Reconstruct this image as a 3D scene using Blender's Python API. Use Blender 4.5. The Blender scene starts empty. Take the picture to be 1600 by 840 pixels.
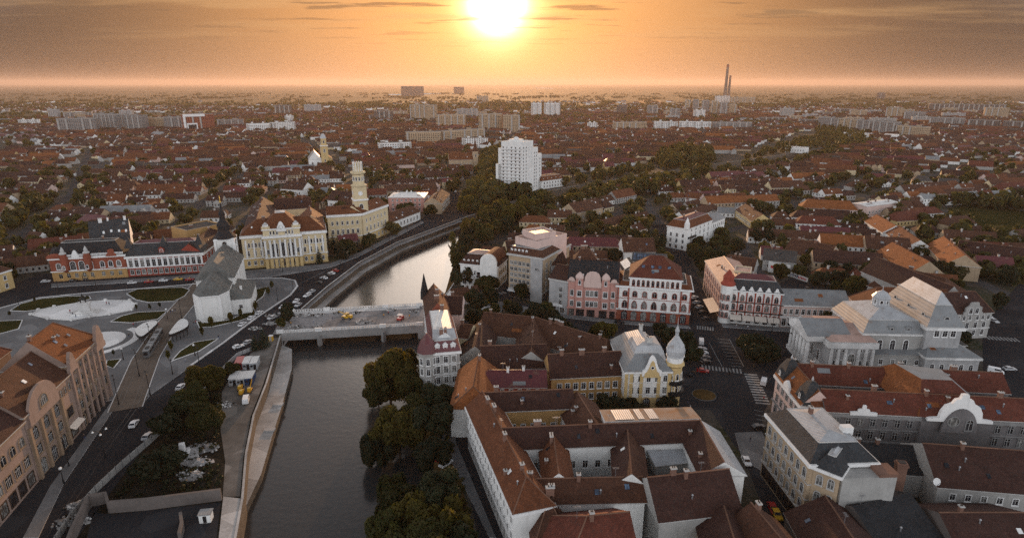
import bpy, bmesh, math, random
import numpy as np
from mathutils import Vector, Matrix
from mathutils.geometry import delaunay_2d_cdt, tessellate_polygon
random.seed(7); RNG=np.random.default_rng(7)
sc=bpy.context.scene; COL=sc.collection
# ------------------------------------------------------------------ camera, sky, sun, exposure
FPX=940.0; PITCH=math.atan(290/940.0); CAM_H=100.0
cd=bpy.data.cameras.new('camera'); cam=bpy.data.objects.new('camera',cd); COL.objects.link(cam)
cam.location=(0,0,CAM_H); cam.rotation_euler=(math.pi/2-PITCH,0,0)
cd.sensor_width=36; cd.lens=36*FPX/1600; cd.clip_start=1; cd.clip_end=120000; sc.camera=cam
sc.view_settings.view_transform='Standard'; sc.view_settings.look='None'
sc.view_settings.exposure=0.36; sc.view_settings.gamma=1
cy=sc.cycles; cy.max_bounces=4; cy.diffuse_bounces=2; cy.glossy_bounces=2; cy.transmission_bounces=2
cy.transparent_max_bounces=4; cy.volume_bounces=0; cy.use_denoising=False; cy.sample_clamp_indirect=4
cy.caustics_reflective=False; cy.caustics_refractive=False
def ray(x,y):
    u=x-800; v=420-y
    return Vector((u,FPX*math.cos(PITCH)+v*math.sin(PITCH),-FPX*math.sin(PITCH)+v*math.cos(PITCH)))
def at(x,y,z=0.0):
    d=ray(x,y); t=(z-CAM_H)/d.z
    return Vector((d.x*t,d.y*t,z))
SUN=ray(777,6).normalized(); SUN_EL=math.asin(SUN.z); SUN_AZ=math.atan2(SUN.x,SUN.y)
def nn(nt,t,**k):
    n=nt.nodes.new(t)
    for a,b in k.items(): setattr(n,a,b)
    return n
class G:
    "tiny helper that writes node graphs"
    def __init__(s,nt): s.nt=nt
    def put(s,sock,v):
        if isinstance(v,bpy.types.NodeSocket): s.nt.links.new(v,sock)
        elif isinstance(v,(tuple,list)) and len(v)==3 and sock.type=='RGBA': sock.default_value=(*v,1)
        else: sock.default_value=v
    def m(s,op,a,b=0.0,c=None,clamp=False):
        n=nn(s.nt,'ShaderNodeMath',operation=op,use_clamp=clamp); s.put(n.inputs[0],a); s.put(n.inputs[1],b)
        if c is not None: s.put(n.inputs[2],c)
        return n.outputs[0]
    def vm(s,op,a,b=None,out=0):
        n=nn(s.nt,'ShaderNodeVectorMath',operation=op); s.put(n.inputs[0],a)
        if b is not None: s.put(n.inputs[1],b)
        return n.outputs[out]
    def mix(s,f,a,b,mode='MIX'):
        n=nn(s.nt,'ShaderNodeMix',data_type='RGBA',blend_type=mode); s.put(n.inputs[0],f); s.put(n.inputs[6],a); s.put(n.inputs[7],b)
        return n.outputs[2]
    def ramp(s,f,lo,hi):
        n=nn(s.nt,'ShaderNodeMapRange',interpolation_type='SMOOTHSTEP'); s.put(n.inputs[0],f); n.inputs[1].default_value=lo; n.inputs[2].default_value=hi
        return n.outputs[0]
    def noise(s,vec,scale,detail=3,rough=.55):
        n=nn(s.nt,'ShaderNodeTexNoise'); s.put(n.inputs['Vector'],vec); n.inputs['Scale'].default_value=scale; n.inputs['Detail'].default_value=detail; n.inputs['Roughness'].default_value=rough
        return n.outputs[0]
    def scale(s,col,f):
        n=nn(s.nt,'ShaderNodeVectorMath',operation='SCALE'); s.put(n.inputs[0],col); s.put(n.inputs[3],f); return n.outputs[0]
w=bpy.data.worlds.new('World'); sc.world=w; w.use_nodes=True
nt=w.node_tree; nt.nodes.clear(); g=G(nt)
tc=nn(nt,'ShaderNodeTexCoord'); D=g.vm('NORMALIZE',tc.outputs['Generated'])
sx=nn(nt,'ShaderNodeSeparateXYZ'); nt.links.new(D,sx.inputs[0]); dx,dy,dz=sx.outputs
dots=g.vm('DOT_PRODUCT',D,tuple(SUN),1); dpos=g.m('MAXIMUM',dots,0.0)
dzc=g.m('MAXIMUM',dz,0.0)
sky=nn(nt,'ShaderNodeTexSky',sky_type='NISHITA'); sky.sun_disc=False; sky.sun_elevation=SUN_EL; sky.sun_rotation=SUN_AZ
sky.air_density=1.2; sky.dust_density=3.0; sky.altitude=150
nish=g.scale(g.mix(1.0,sky.outputs[0],(1.0,.80,.66),'MULTIPLY'),SKY_STR:=0.05)
# the murky sunset ahead; dim overhead; a pale band of dusk sky behind the camera
back=g.ramp(g.m('SUBTRACT',g.m('MULTIPLY',dzc,1.25),dy),-0.72,0.15)
side=g.ramp(g.m('ABSOLUTE',g.m('SUBTRACT',dx,SUN.x)),.15,.62)
murk=g.mix(g.ramp(dz,0.0,0.10),(.34,.205,.125),(.34,.185,.085))
murk=g.mix(side,murk,(.090,.060,.042))
murk=g.mix(g.ramp(dz,.22,.5),murk,(.20,.20,.22))
dusk=g.mix(g.ramp(dz,.12,.80),(1.80,1.87,2.02),(.10,.11,.135))
dusk=g.mix(g.ramp(dz,-.02,.10),(.5,.5,.55),dusk)
base=g.mix(back,murk,g.vm('ADD',dusk,nish))
halo=g.scale((1.0,.40,.085),g.m('MULTIPLY',g.m('POWER',dpos,14.0),.56))
halo=g.vm('ADD',halo,g.scale((1.0,.42,.10),g.m('MULTIPLY',g.m('POWER',dpos,110.0),.55)))
halo=g.vm('ADD',halo,g.scale((1.0,.58,.20),g.m('MULTIPLY',g.m('POWER',dpos,800.0),1.5)))
halo=g.vm('ADD',halo,g.scale((1.0,.86,.64),g.m('MULTIPLY',g.m('POWER',dpos,1000.0),1.1)))
halo=g.vm('ADD',halo,g.scale((1.0,.92,.80),g.m('MULTIPLY',g.m('POWER',dpos,3600.0),12.0)))
fill_glow=g.m('MAXIMUM',g.vm('DOT_PRODUCT',D,tuple(ray(700,-200).normalized()),1),0.0)  # added pale glow above the view, put there to whiten the river's reflection
halo=g.vm('ADD',halo,g.scale((1.0,.93,.84),g.m('MULTIPLY',g.m('MULTIPLY',g.m('POWER',fill_glow,60.0),5.0),g.ramp(dz,.13,.26))))
# thin streaky clouds on a flat layer
cx=nn(nt,'ShaderNodeCombineXYZ'); den=g.m('ADD',dzc,.035)
g.put(cx.inputs[0],g.m('DIVIDE',dx,den)); g.put(cx.inputs[1],g.m('DIVIDE',dy,den))
n1=g.noise(g.vm('MULTIPLY',cx.outputs[0],(.42,1.0,1.0)),.62,5,.6)
n2=g.noise(g.vm('MULTIPLY',cx.outputs[0],(.6,1.5,1.0)),1.35,4,.55)
fade=g.ramp(dz,.03,.12)
front=g.ramp(dy,.0,.4)
cl=g.m('MULTIPLY',g.m('MULTIPLY',g.ramp(n1,.46,.62),fade),front)
cl2=g.m('MULTIPLY',g.m('MULTIPLY',g.ramp(n2,.555,.64),fade),front)
total=g.vm('ADD',base,halo)
total=g.mix(g.m('MULTIPLY',cl,.42),total,(.62,.36,.16))
total=g.mix(g.m('MULTIPLY',cl2,.62),total,(.17,.10,.055))
bg=nn(nt,'ShaderNodeBackground'); nt.links.new(total,bg.inputs[0]); bg.inputs[1].default_value=1.0
out=nn(nt,'ShaderNodeOutputWorld'); nt.links.new(bg.outputs[0],out.inputs[0])
sd=bpy.data.lights.new('sun','SUN'); sd.energy=4.0; sd.angle=math.radians(.6); sd.color=(1.0,.55,.25)
so=bpy.data.objects.new('sun',sd); COL.objects.link(so); so.rotation_euler=SUN.to_track_quat('Z','Y').to_euler(); so.location=SUN*500
HAZE_D=0.000047
# ------------------------------------------------------------------ materials
MATS={}
def newmat(name):
    m=bpy.data.materials.new(name); m.use_nodes=True; t=m.node_tree; t.nodes.clear()
    o=nn(t,'ShaderNodeOutputMaterial'); b=nn(t,'ShaderNodeBsdfPrincipled'); t.links.new(b.outputs[0],o.inputs[0])
    MATS[name]=m; return m,t,b,G(t),o
def wpos(t): return nn(t,'ShaderNodeNewGeometry').outputs['Position']
def opos(t): return nn(t,'ShaderNodeTexCoord').outputs['Object']
def bump(t,g,b,h,dist,strength=.6):
    n=nn(t,'ShaderNodeBump'); n.inputs['Strength'].default_value=strength; n.inputs['Distance'].default_value=dist
    t.links.new(h,n.inputs['Height']); t.links.new(n.outputs[0],b.inputs['Normal'])
def mk(name,c,kind='plaster',c2=None,rough=.85,var=.35,sc_=(.25,2.2),spec=.2,metal=0.0):
    "mottled surface: two noise octaves mix the colour with a darker/other one; kind adds its own pattern"
    m,t,b,g,o=newmat(name); p=wpos(t)
    c2=c2 or tuple(v*(1-var) for v in c)
    big=g.noise(p,sc_[0],4); small=g.noise(p,sc_[1],4,.65)
    f=g.m('MULTIPLY_ADD',small,.6,g.m('MULTIPLY',big,.7)); f=g.ramp(f,.42,.88)
    col=g.mix(f,c,c2)
    if kind=='tile':
        q=opos(t)
        st=g.noise(p,1.1,2); col=g.mix(g.m('MULTIPLY',g.ramp(st,.56,.72),.55),col,tuple(min(1,v*1.75) for v in c))
        st=g.noise(p,2.0,5,.7); col=g.mix(g.m('MULTIPLY',g.ramp(st,.46,.66),.75),col,tuple(v*.45 for v in c))
        vo=nn(t,'ShaderNodeTexVoronoi',feature='F1'); t.links.new(g.vm('MULTIPLY',p,(1,1,1.6)),vo.inputs['Vector']); vo.inputs['Scale'].default_value=.42; sv=nn(t,'ShaderNodeSeparateXYZ'); t.links.new(vo.outputs['Color'],sv.inputs[0])
        col=g.mix(g.m('MULTIPLY',g.ramp(sv.outputs[0],.35,1.0),.20),col,tuple(min(1,v*1.5+.004) for v in (c[0],c[1]*1.15,c[2]*1.2))); col=g.mix(g.m('MULTIPLY',g.ramp(sv.outputs[1],.5,1.0),.22),col,tuple(v*.5 for v in c))
        wv=nn(t,'ShaderNodeTexWave',wave_type='BANDS',bands_direction='Z'); t.links.new(p,wv.inputs[0]); wv.inputs['Scale'].default_value=1.3; wv.inputs['Distortion'].default_value=.6; col=g.mix(g.m('MULTIPLY',g.ramp(wv.outputs[1],.35,.8),.35),col,tuple(v*.55 for v in c))
        sk=g.noise(g.vm('MULTIPLY',p,(1,1,.22)),2.2,4,.7); col=g.mix(g.m('MULTIPLY',g.ramp(sk,.50,.68),.55),col,(.035,.030,.026)); sk=g.noise(g.vm('MULTIPLY',p,(1,1,.3)),1.5,3,.7); col=g.mix(g.m('MULTIPLY',g.ramp(sk,.56,.72),.5),col,tuple(min(1,v*1.6+.012) for v in c))
        bump(t,g,b,g.noise(p,3.5,3),.25,.8)
    elif kind=='plaster':
        st=g.noise(g.vm('MULTIPLY',p,(1,1,.12)),.9,4); col=g.mix(g.m('MULTIPLY',g.ramp(st,.5,.75),.45),col,tuple(v*.55 for v in c))
    elif kind=='seam':
        q=opos(t); wv=nn(t,'ShaderNodeTexWave',wave_type='BANDS',bands_direction='X'); t.links.new(q,wv.inputs[0]); wv.inputs['Scale'].default_value=.55; wv.inputs['Distortion'].default_value=.1
        col=g.mix(g.m('MULTIPLY',g.ramp(wv.outputs[1],.9,1.0),.55),col,tuple(v*.4 for v in c))
        st=g.noise(p,.5,4); col=g.mix(g.m('MULTIPLY',g.ramp(st,.58,.74),.5),col,(.16,.10,.07))
        bump(t,g,b,wv.outputs[1],.05,.5)
    elif kind=='stone':
        q=opos(t); br=nn(t,'ShaderNodeTexBrick'); 
        t.links.new(g.vm('MULTIPLY',p,(1,1,1)),br.inputs[0]); br.inputs['Scale'].default_value=.5
        col=g.mix(g.m('MULTIPLY',small,.5),col,tuple(v*.4 for v in c)); bump(t,g,b,small,.2,.7)
    elif kind=='ground':
        vo=nn(t,'ShaderNodeTexVoronoi',feature='F1'); t.links.new(p,vo.inputs['Vector']); vo.inputs['Scale'].default_value=.13; sv=nn(t,'ShaderNodeSeparateXYZ'); t.links.new(vo.outputs['Color'],sv.inputs[0]); col=g.mix(g.m('MULTIPLY',g.ramp(sv.outputs[0],.6,.75),.30),col,c2); col=g.mix(g.m('MULTIPLY',g.ramp(sv.outputs[1],.72,.8),.35),col,tuple(v*1.45 for v in c)); cr=g.noise(p,.7,5,.75); col=g.mix(g.m('MULTIPLY',g.ramp(cr,.57,.66),.4),col,tuple(v*.5 for v in c)); bump(t,g,b,small,.1,.4); spec=0.0; b.inputs['IOR'].default_value=1.0
    t.links.new(col,b.inputs['Base Color']); b.inputs['Roughness'].default_value=rough; b.inputs['Specular IOR Level'].default_value=spec; b.inputs['Metallic'].default_value=metal
    return m
# tiled roofs
mk('tile_brown',(.088,.036,.021),'tile'); mk('tile_dark',(.056,.023,.017),'tile'); mk('tile_rust',(.15,.050,.021),'tile'); mk('tile_deep',(.17,.048,.013),'tile')
mk('tile_orange',(.25,.082,.026),'tile'); mk('tile_red',(.13,.036,.022),'tile'); mk('tile_grey',(.075,.068,.064),'tile')
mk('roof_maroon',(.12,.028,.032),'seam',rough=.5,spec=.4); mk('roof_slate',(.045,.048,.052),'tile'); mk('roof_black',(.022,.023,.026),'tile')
mk('roof_zinc',(.42,.43,.44),'seam',rough=.42,spec=.5); mk('roof_grey',(.22,.23,.235),'seam',rough=.5,spec=.4); mk('roof_white',(.70,.70,.68),'seam',rough=.5,var=.2)
mk('roof_pink',(.45,.30,.25),'seam',rough=.5); mk('roof_rusty',(.26,.14,.07),'seam',c2=(.30,.27,.24),rough=.9,spec=.05)
mk('roof_felt',(.10,.095,.09),'ground'); mk('roof_green_grey',(.15,.15,.14),'tile'); mk('ridge_cap',(.17,.095,.066),'ground')
# walls
mk('wall_white',(.72,.71,.68),var=.16); mk('wall_cream',(.60,.49,.31),var=.18); mk('wall_yellow',(.55,.40,.19),var=.2); mk('wall_grey',(.36,.35,.33),var=.25)
mk('wall_pink',(.48,.25,.21),var=.18); mk('wall_palepink',(.58,.43,.38),var=.18); mk('wall_brick',(.26,.075,.045),var=.3); mk('wall_red',(.30,.06,.04),var=.3)
mk('wall_stonegrey',(.38,.375,.37),var=.3); mk('wall_tan',(.40,.30,.20),var=.25); mk('wall_dark',(.14,.12,.11),var=.3); mk('wall_hotel',(.28,.20,.165),var=.25); mk('wall_vignette',(.16,.15,.15),var=.35); mk('trim_vignette',(.24,.235,.23),var=.3); mk('wall_ochre',(.42,.25,.10),var=.25)  # hotel and passage palace tones darkened in the colour, standing in for corner vignetting
mk('trim_white',(.72,.71,.69),var=.12); mk('trim_grey',(.45,.44,.42),var=.2); mk('trim_tan',(.26,.185,.125),var=.2); mk('trim_red',(.30,.085,.06),var=.2); mk('trim_ochre',(.48,.33,.15),var=.2)
mk('wood_dark',(.05,.03,.02)); mk('brick_chimney',(.20,.11,.08),var=.4)
# ground
mk('asphalt',(.040,.040,.043),'ground',(.024,.024,.027),.8,sc_=(.06,1.4)); mk('asphalt_worn',(.085,.082,.082),'ground',(.05,.05,.052),.85,sc_=(.12,1.0))
mk('paving',(.18,.18,.182),'ground',(.115,.115,.117),.8,sc_=(.08,1.2)); mk('paving_tram',(.17,.14,.115),'ground',(.11,.09,.075),.8,sc_=(.1,1.6))
mk('paving_white',(.66,.655,.645),'ground',(.58,.57,.56),.7,sc_=(.15,1.0)); mk('kerb',(.62,.61,.60),'ground',var=.25); mk('concrete',(.33,.32,.31),'ground',var=.35,sc_=(.2,2))
mk('quay',(.46,.44,.42),'ground',(.28,.265,.25),sc_=(.12,1.5)); mk('gravel',(.20,.185,.17),'ground',(.10,.09,.08),sc_=(.25,2.5)); mk('dirt',(.034,.029,.022),'ground',(.014,.013,.010),sc_=(.15,1.2))
mk('rubble',(.40,.39,.38),'ground',(.10,.095,.09),sc_=(.5,2.5)); mk('grass',(.038,.036,.012),'ground',(.022,.023,.009),sc_=(.2,2)); mk('embank',(.17,.14,.11),'stone',(.07,.058,.045),sc_=(.3,1.4))
mk('stone_pale',(.64,.63,.61),'ground',var=.3); mk('paint_white',(.34,.34,.335),'ground',var=.55,sc_=(.5,3)); mk('rail_steel',(.10,.09,.085),rough=.4,metal=.5)
mk('yellowgrass',(.12,.072,.030),'ground',(.05,.034,.015),sc_=(.2,1.5))
# bits
mk('iron',(.018,.018,.019),rough=.5); mk('lamp_globe',(.75,.75,.73),var=.05,rough=.3); mk('steel',(.32,.32,.33),rough=.4,metal=.5)
mk('bronze',(.03,.03,.026),rough=.5); mk('rubber',(.015,.015,.015)); mk('trunk',(.045,.033,.024),var=.4)
for n,c in dict(car_white=(.72,.72,.72),car_silver=(.40,.41,.42),car_black=(.016,.016,.018),car_red=(.32,.018,.018),car_grey=(.12,.125,.13),car_blue=(.03,.06,.14),car_yellow=(.62,.36,.03)).items(): mk(n,c,'',rough=.25,var=.05,spec=.5)
for n,c in dict(cloth_dark=(.02,.02,.025),cloth_red=(.30,.02,.04),cloth_white=(.6,.6,.6),cloth_blue=(.05,.08,.16),skin=(.42,.26,.19),plant_orange=(.62,.30,.03),plant_red=(.45,.05,.03),sign_black=(.01,.01,.01),sign_red=(.5,.03,.05),awning=(.62,.55,.48),plastic_green=(.02,.16,.10),barrier_red=(.5,.05,.04),gold=(.65,.42,.10)).items(): mk(n,c,'',rough=.6,var=.08)
def glassmat(name,c,rough=.12):
    m,t,b,g,o=newmat(name); p=wpos(t); n=g.noise(p,.8,1)
    t.links.new(g.mix(g.ramp(n,.45,.62),c,tuple(v*2.4+.004 for v in c)),b.inputs['Base Color']); b.inputs['Roughness'].default_value=rough; b.inputs['Specular IOR Level'].default_value=.5
glassmat('glass',(.012,.013,.016)); glassmat('glass_light',(.085,.083,.078),.3); glassmat('glass_blue',(.04,.06,.09),.1)
def leafmat(name,c,c2,trans=.35):
    m,t,b,g,o=newmat(name); p=wpos(t); n=g.noise(p,.35,3); n2=g.noise(p,2.5,2)
    f=g.ramp(g.m('MULTIPLY_ADD',n2,.5,g.m('MULTIPLY',n,.6)),.40,.72); col=g.mix(f,c,c2)
    ri=nn(t,'ShaderNodeObjectInfo'); col=g.scale(col,g.m('MULTIPLY_ADD',ri.outputs['Random'],.6,.7))
    t.links.new(col,b.inputs['Base Color']); b.inputs['Roughness'].default_value=.7; b.inputs['Specular IOR Level'].default_value=.15
    tr=nn(t,'ShaderNodeBsdfTranslucent'); t.links.new(g.mix(1.0,col,(1.3,1.28,.45),'MULTIPLY'),tr.inputs[0])
    mx=nn(t,'ShaderNodeMixShader'); mx.inputs[0].default_value=trans; t.links.new(b.outputs[0],mx.inputs[1]); t.links.new(tr.outputs[0],mx.inputs[2]); t.links.new(mx.outputs[0],o.inputs[0])
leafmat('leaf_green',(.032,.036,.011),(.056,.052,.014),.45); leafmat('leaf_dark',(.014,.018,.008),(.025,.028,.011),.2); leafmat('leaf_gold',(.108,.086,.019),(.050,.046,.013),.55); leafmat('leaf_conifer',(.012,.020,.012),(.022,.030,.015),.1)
leafmat('leaf_far',(.042,.044,.016),(.075,.066,.020),.45)
def watermat():
    m,t,b,g,o=newmat('water'); p=wpos(t)
    n=g.noise(g.vm('MULTIPLY',p,(1,1,1)),.55,4,.6); n2=g.noise(p,.035,3)
    b.inputs['Base Color'].default_value=(.030,.030,.030,1); b.inputs['Roughness'].default_value=.16; b.inputs['Specular IOR Level'].default_value=.5; b.inputs['IOR'].default_value=1.33
    bump(t,g,b,g.m('MULTIPLY',n,g.m('MULTIPLY_ADD',n2,1.2,.1)),.28,.24)
watermat()
def groundmat():
    "city soil and yards near, a patchwork of fields far out"
    m,t,b,g,o=newmat('land'); p=wpos(t); s=nn(t,'ShaderNodeSeparateXYZ'); t.links.new(p,s.inputs[0])
    dist=g.vm('LENGTH',p,None,1)
    n=g.noise(p,.05,5); n2=g.noise(p,.6,3)
    near=g.mix(g.ramp(n,.42,.6),(.060,.052,.045),(.028,.030,.013)); near=g.mix(g.m('MULTIPLY',g.ramp(n2,.5,.7),.6),near,(.10,.09,.08))
    v=nn(t,'ShaderNodeTexVoronoi',feature='F1'); t.links.new(g.vm('MULTIPLY',p,(.55,1.6,1)),v.inputs['Vector']); v.inputs['Scale'].default_value=.0011
    sv=nn(t,'ShaderNodeSeparateXYZ'); t.links.new(v.outputs['Color'],sv.inputs[0])
    far=g.mix(g.ramp(sv.outputs[0],.35,.75),(.028,.033,.015),(.105,.075,.035)); far=g.mix(g.ramp(sv.outputs[1],.6,.8),far,(.045,.040,.022))
    n3=g.noise(g.vm('MULTIPLY',p,(.6,2.5,1)),.0016,4,.65); far=g.mix(g.m('MULTIPLY',g.ramp(n3,.50,.60),.85),far,(.032,.036,.020))
    col=g.mix(g.ramp(dist,2100,2900),near,far); t.links.new(col,b.inputs['Base Color']); b.inputs['Roughness'].default_value=.95; b.inputs['Specular IOR Level'].default_value=.1
groundmat()
# ------------------------------------------------------------------ mesh helpers
class MB:
    def __init__(s): s.v=[];s.f=[];s.fm=[];s.mats=[]
    def mi(s,m):
        if m not in s.mats: s.mats.append(m)
        return s.mats.index(m)
    def face(s,pts,m):
        k=len(s.v); s.v+= [tuple(p) for p in pts]; s.f.append(tuple(range(k,k+len(pts)))); s.fm.append(s.mi(m))
    def prism(s,poly,z0,z1,m,mt=None,bottom=True):
        n=len(poly); k=len(s.v)
        area=sum(poly[i][0]*poly[(i+1)%n][1]-poly[(i+1)%n][0]*poly[i][1] for i in range(n))
        if area<0: poly=poly[::-1]
        s.v+=[(p[0],p[1],z0) for p in poly]+[(p[0],p[1],z1) for p in poly]
        a=s.mi(m); b=s.mi(mt or m)
        for i in range(n):
            j=(i+1)%n; s.f.append((k+i,k+j,k+n+j,k+n+i)); s.fm.append(a)
        s.f.append(tuple(range(k+n,k+2*n))); s.fm.append(b)
        if bottom: s.f.append(tuple(range(k+n-1,k-1,-1))); s.fm.append(a)
    def box(s,x0,y0,z0,x1,y1,z1,m,mt=None): s.prism([(x0,y0),(x1,y0),(x1,y1),(x0,y1)],z0,z1,m,mt)
    def cyl(s,cx,cy,z0,z1,r0,r1,m,n=8,rot=0.0):
        s.lathe(cx,cy,[(r0,z0),(r1,z1)],m,n,rot)
    def lathe(s,cx,cy,prof,m,n=10,rot=0.0):
        k=len(s.v); a=s.mi(m)
        for r,z in prof:
            for i in range(n):
                t=2*math.pi*i/n+rot; s.v.append((cx+r*math.cos(t),cy+r*math.sin(t),z))
        for q in range(len(prof)-1):
            for i in range(n):
                j=(i+1)%n; s.f.append((k+q*n+i,k+q*n+j,k+q*n+n+j,k+q*n+n+i)); s.fm.append(a)
        s.f.append(tuple(range(k+n-1,k-1,-1))); s.fm.append(a)
        e=k+(len(prof)-1)*n; s.f.append(tuple(range(e,e+n))); s.fm.append(a)
    def tube(s,p,q,r,m,n=6,r1=None):
        p=Vector(p);q=Vector(q); d=(q-p).normalized(); r1=r if r1 is None else r1
        u=d.cross(Vector((0,0,1)) if abs(d.z)<.9 else Vector((1,0,0))).normalized(); w_=d.cross(u)
        k=len(s.v); a=s.mi(m)
        for c,rr in ((p,r),(q,r1)):
            for i in range(n):
                t=2*math.pi*i/n; s.v.append(tuple(c+u*rr*math.cos(t)+w_*rr*math.sin(t)))
        for i in range(n):
            j=(i+1)%n; s.f.append((k+i,k+j,k+n+j,k+n+i)); s.fm.append(a)
        s.f.append(tuple(range(k+n-1,k-1,-1))); s.fm.append(a); s.f.append(tuple(range(k+n,k+2*n))); s.fm.append(a)
    def strip(s,path,w0,w1,z0,z1,m,mt=None):
        "a wall/kerb running along a polyline, offset w0..w1 to its left"
        n=len(path); nor=[]
        for i in range(n):
            a=Vector(path[max(i-1,0)][:2]); b=Vector(path[min(i+1,n-1)][:2]); d=(b-a).normalized(); nor.append(Vector((-d.y,d.x)))
        L=[Vector(path[i][:2])+nor[i]*w0 for i in range(n)]; R=[Vector(path[i][:2])+nor[i]*w1 for i in range(n)]
        for i in range(n-1): s.prism([L[i],L[i+1],R[i+1],R[i]],z0,z1,m,mt)
    def mesh(s,name):
        me=bpy.data.meshes.new(name); me.from_pydata(s.v,[],s.f)
        for m in s.mats: me.materials.append(MATS[m])
        me.polygons.foreach_set('material_index',s.fm); me.update(); return me
    def build(s,name,parent=None,M=None):
        return link(name,s.mesh(name),parent,M)
def link(name,me,parent=None,M=None):
    o=bpy.data.objects.new(name,me); COL.objects.link(o)
    if parent: o.parent=parent
    if M is not None: o.matrix_basis=M
    return o
def tag(o,label,cat,group=None):
    o['label']=label; o['category']=cat
    if group: o['group']=group
    return o
def struct(o,kind='structure'): o['kind']=kind; return o
WM={}
def thing(name,label,cat,M,group=None):
    o=bpy.data.objects.new(name,None); COL.objects.link(o); o.empty_display_size=.5
    if not isinstance(M,Matrix): M=Matrix.Translation(Vector(M))
    o.matrix_basis=M; WM[o.name]=M; return tag(o,label,cat,group)
def rel(root,M): return WM[root.name].inverted()@M
def frame(A,B):
    A=Vector((A[0],A[1],0)); B=Vector((B[0],B[1],0)); d=B-A
    return Matrix.Translation(A)@Matrix.Rotation(math.atan2(d.y,d.x),4,'Z'), d.length
def T3(x,y,z): return Matrix.Translation(Vector((x,y,z)))
def RZ(a): return Matrix.Rotation(a,4,'Z')
def px(pts,z=0.0): return [at(x,y,z) for x,y in pts]
# occupancy raster: keeps the filled-in town off streets, river and landmark buildings
OX,OY,OR=-1500,60,2.0; OCC=np.zeros((1100,1600),bool)   # rows Y, columns X
def occupy(poly,val=True,arr=None,test=False):
    P=np.array([(p[0],p[1]) for p in poly]); 
    i0=int((P[:,0].min()-OX)/OR); i1=int((P[:,0].max()-OX)/OR)+2; j0=int((P[:,1].min()-OY)/OR); j1=int((P[:,1].max()-OY)/OR)+2
    i0=max(i0,0);j0=max(j0,0);i1=min(i1,OCC.shape[1]);j1=min(j1,OCC.shape[0])
    if i0>=i1 or j0>=j1: return test
    X,Y=np.meshgrid(OX+OR*(np.arange(i0,i1)+.5),OY+OR*(np.arange(j0,j1)+.5)); ins=np.zeros(X.shape,bool)
    n=len(P)
    for a in range(n):
        x0,y0=P[a]; x1,y1=P[(a+1)%n]
        if y0==y1: continue
        c=((Y>=y0)!=(Y>=y1))&(X<(x1-x0)*(Y-y0)/(y1-y0)+x0); ins^=c
    if test: return bool((OCC[j0:j1,i0:i1]&ins).any())
    OCC[j0:j1,i0:i1][ins]=val
def corridor(path,w):
    for a,b in zip(path[:-1],path[1:]):
        a=Vector(a[:2]);b=Vector(b[:2]); d=(b-a).normalized(); n=Vector((-d.y,d.x))*w/2; e=d*w*.3
        occupy([a+n-e,b+n+e,b-n+e,a-n-e])
def sheet(name,pts,z,mat,kind='structure'):
    mb=MB(); P=[(p[0],p[1]) for p in pts]; mb.face([(x,y,z) for x,y in (P if sum(P[i][0]*P[(i+1)%len(P)][1]-P[(i+1)%len(P)][0]*P[i][1] for i in range(len(P)))>0 else P[::-1])],mat)
    o=mb.build(name); o['kind']=kind; return o
def slab(name,pts,z0,z1,mat,side='kerb'):
    mb=MB(); mb.prism([(p[0],p[1]) for p in pts],z0,z1,side,mat,False); o=mb.build(name); o['kind']='structure'; return o
def road(name,path,w,z,mat):
    mb=MB(); n=len(path); path=[Vector(p[:2]) for p in path]; L=[];R=[]
    for i in range(n):
        d=(path[min(i+1,n-1)]-path[max(i-1,0)]).normalized(); q=Vector((-d.y,d.x))*w/2; L.append(path[i]+q); R.append(path[i]-q)
    for i in range(n-1): mb.face([(*R[i],z),(*R[i+1],z),(*L[i+1],z),(*L[i],z)],mat)
    o=mb.build(name); o['kind']='structure'; return o
# ------------------------------------------------------------------ land, river, streets
LB=px([(352,900),(366,840),(377,780),(383,710),(395,650),(415,600),(437,525)])+px([(470,485),(510,450),(560,412),(620,380),(720,343),(775,324),(850,300),(960,281),(1100,259),(1200,246),(1288,231)])
LB=[Vector((LB[0].x+4,40,0))]+LB
RB=px([(700,510),(690,600),(700,680),(722,760),(755,900)])
RBu=px([(1290,241),(1200,256),(1100,271),(960,297),(850,320),(790,338),(735,362),(722,400),(712,440),(690,472)])
RB=RBu+RB; RB.append(Vector((RB[-1].x+3,40,0)))
hole=LB+RB
def land():
    big=45000.
    outer=[Vector((-big,-2000)),Vector((big,-2000)),Vector((big,big)),Vector((-big,big))]
    mid=[Vector((-2600,-200)),Vector((2600,-200)),Vector((2600,4000)),Vector((-2600,4000))]
    vs=outer+mid+[Vector((p.x,p.y)) for p in hole]; n=len(hole)
    ed=[(0,1),(1,2),(2,3),(3,0),(4,5),(5,6),(6,7),(7,4)]+[(8+i,8+(i+1)%n) for i in range(n)]
    V,E,Fc,*_=delaunay_2d_cdt(vs,ed,[],0,1e-4)
    H=[(p.x,p.y) for p in hole]
    def inside(x,y):
        r=False
        for i in range(n):
            x0,y0=H[i];x1,y1=H[(i+1)%n]
            if (y0>y)!=(y1>y) and x<(x1-x0)*(y-y0)/(y1-y0)+x0: r=not r
        return r
    mb=MB(); mb.v=[(v.x,v.y,0) for v in V]; mb.mi('land')
    for f in Fc:
        c=sum((V[i] for i in f),Vector((0,0)))/len(f)
        if not inside(c.x,c.y): mb.f.append(tuple(f)); mb.fm.append(0)
    struct(mb.build('ground'))
land(); occupy(hole)
WZ=-6.0
struct((lambda mb:(mb.face([(p.x,p.y,WZ) for p in (hole if True else 0)],'water'),mb.build('river'))[1])(MB()))
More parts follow.
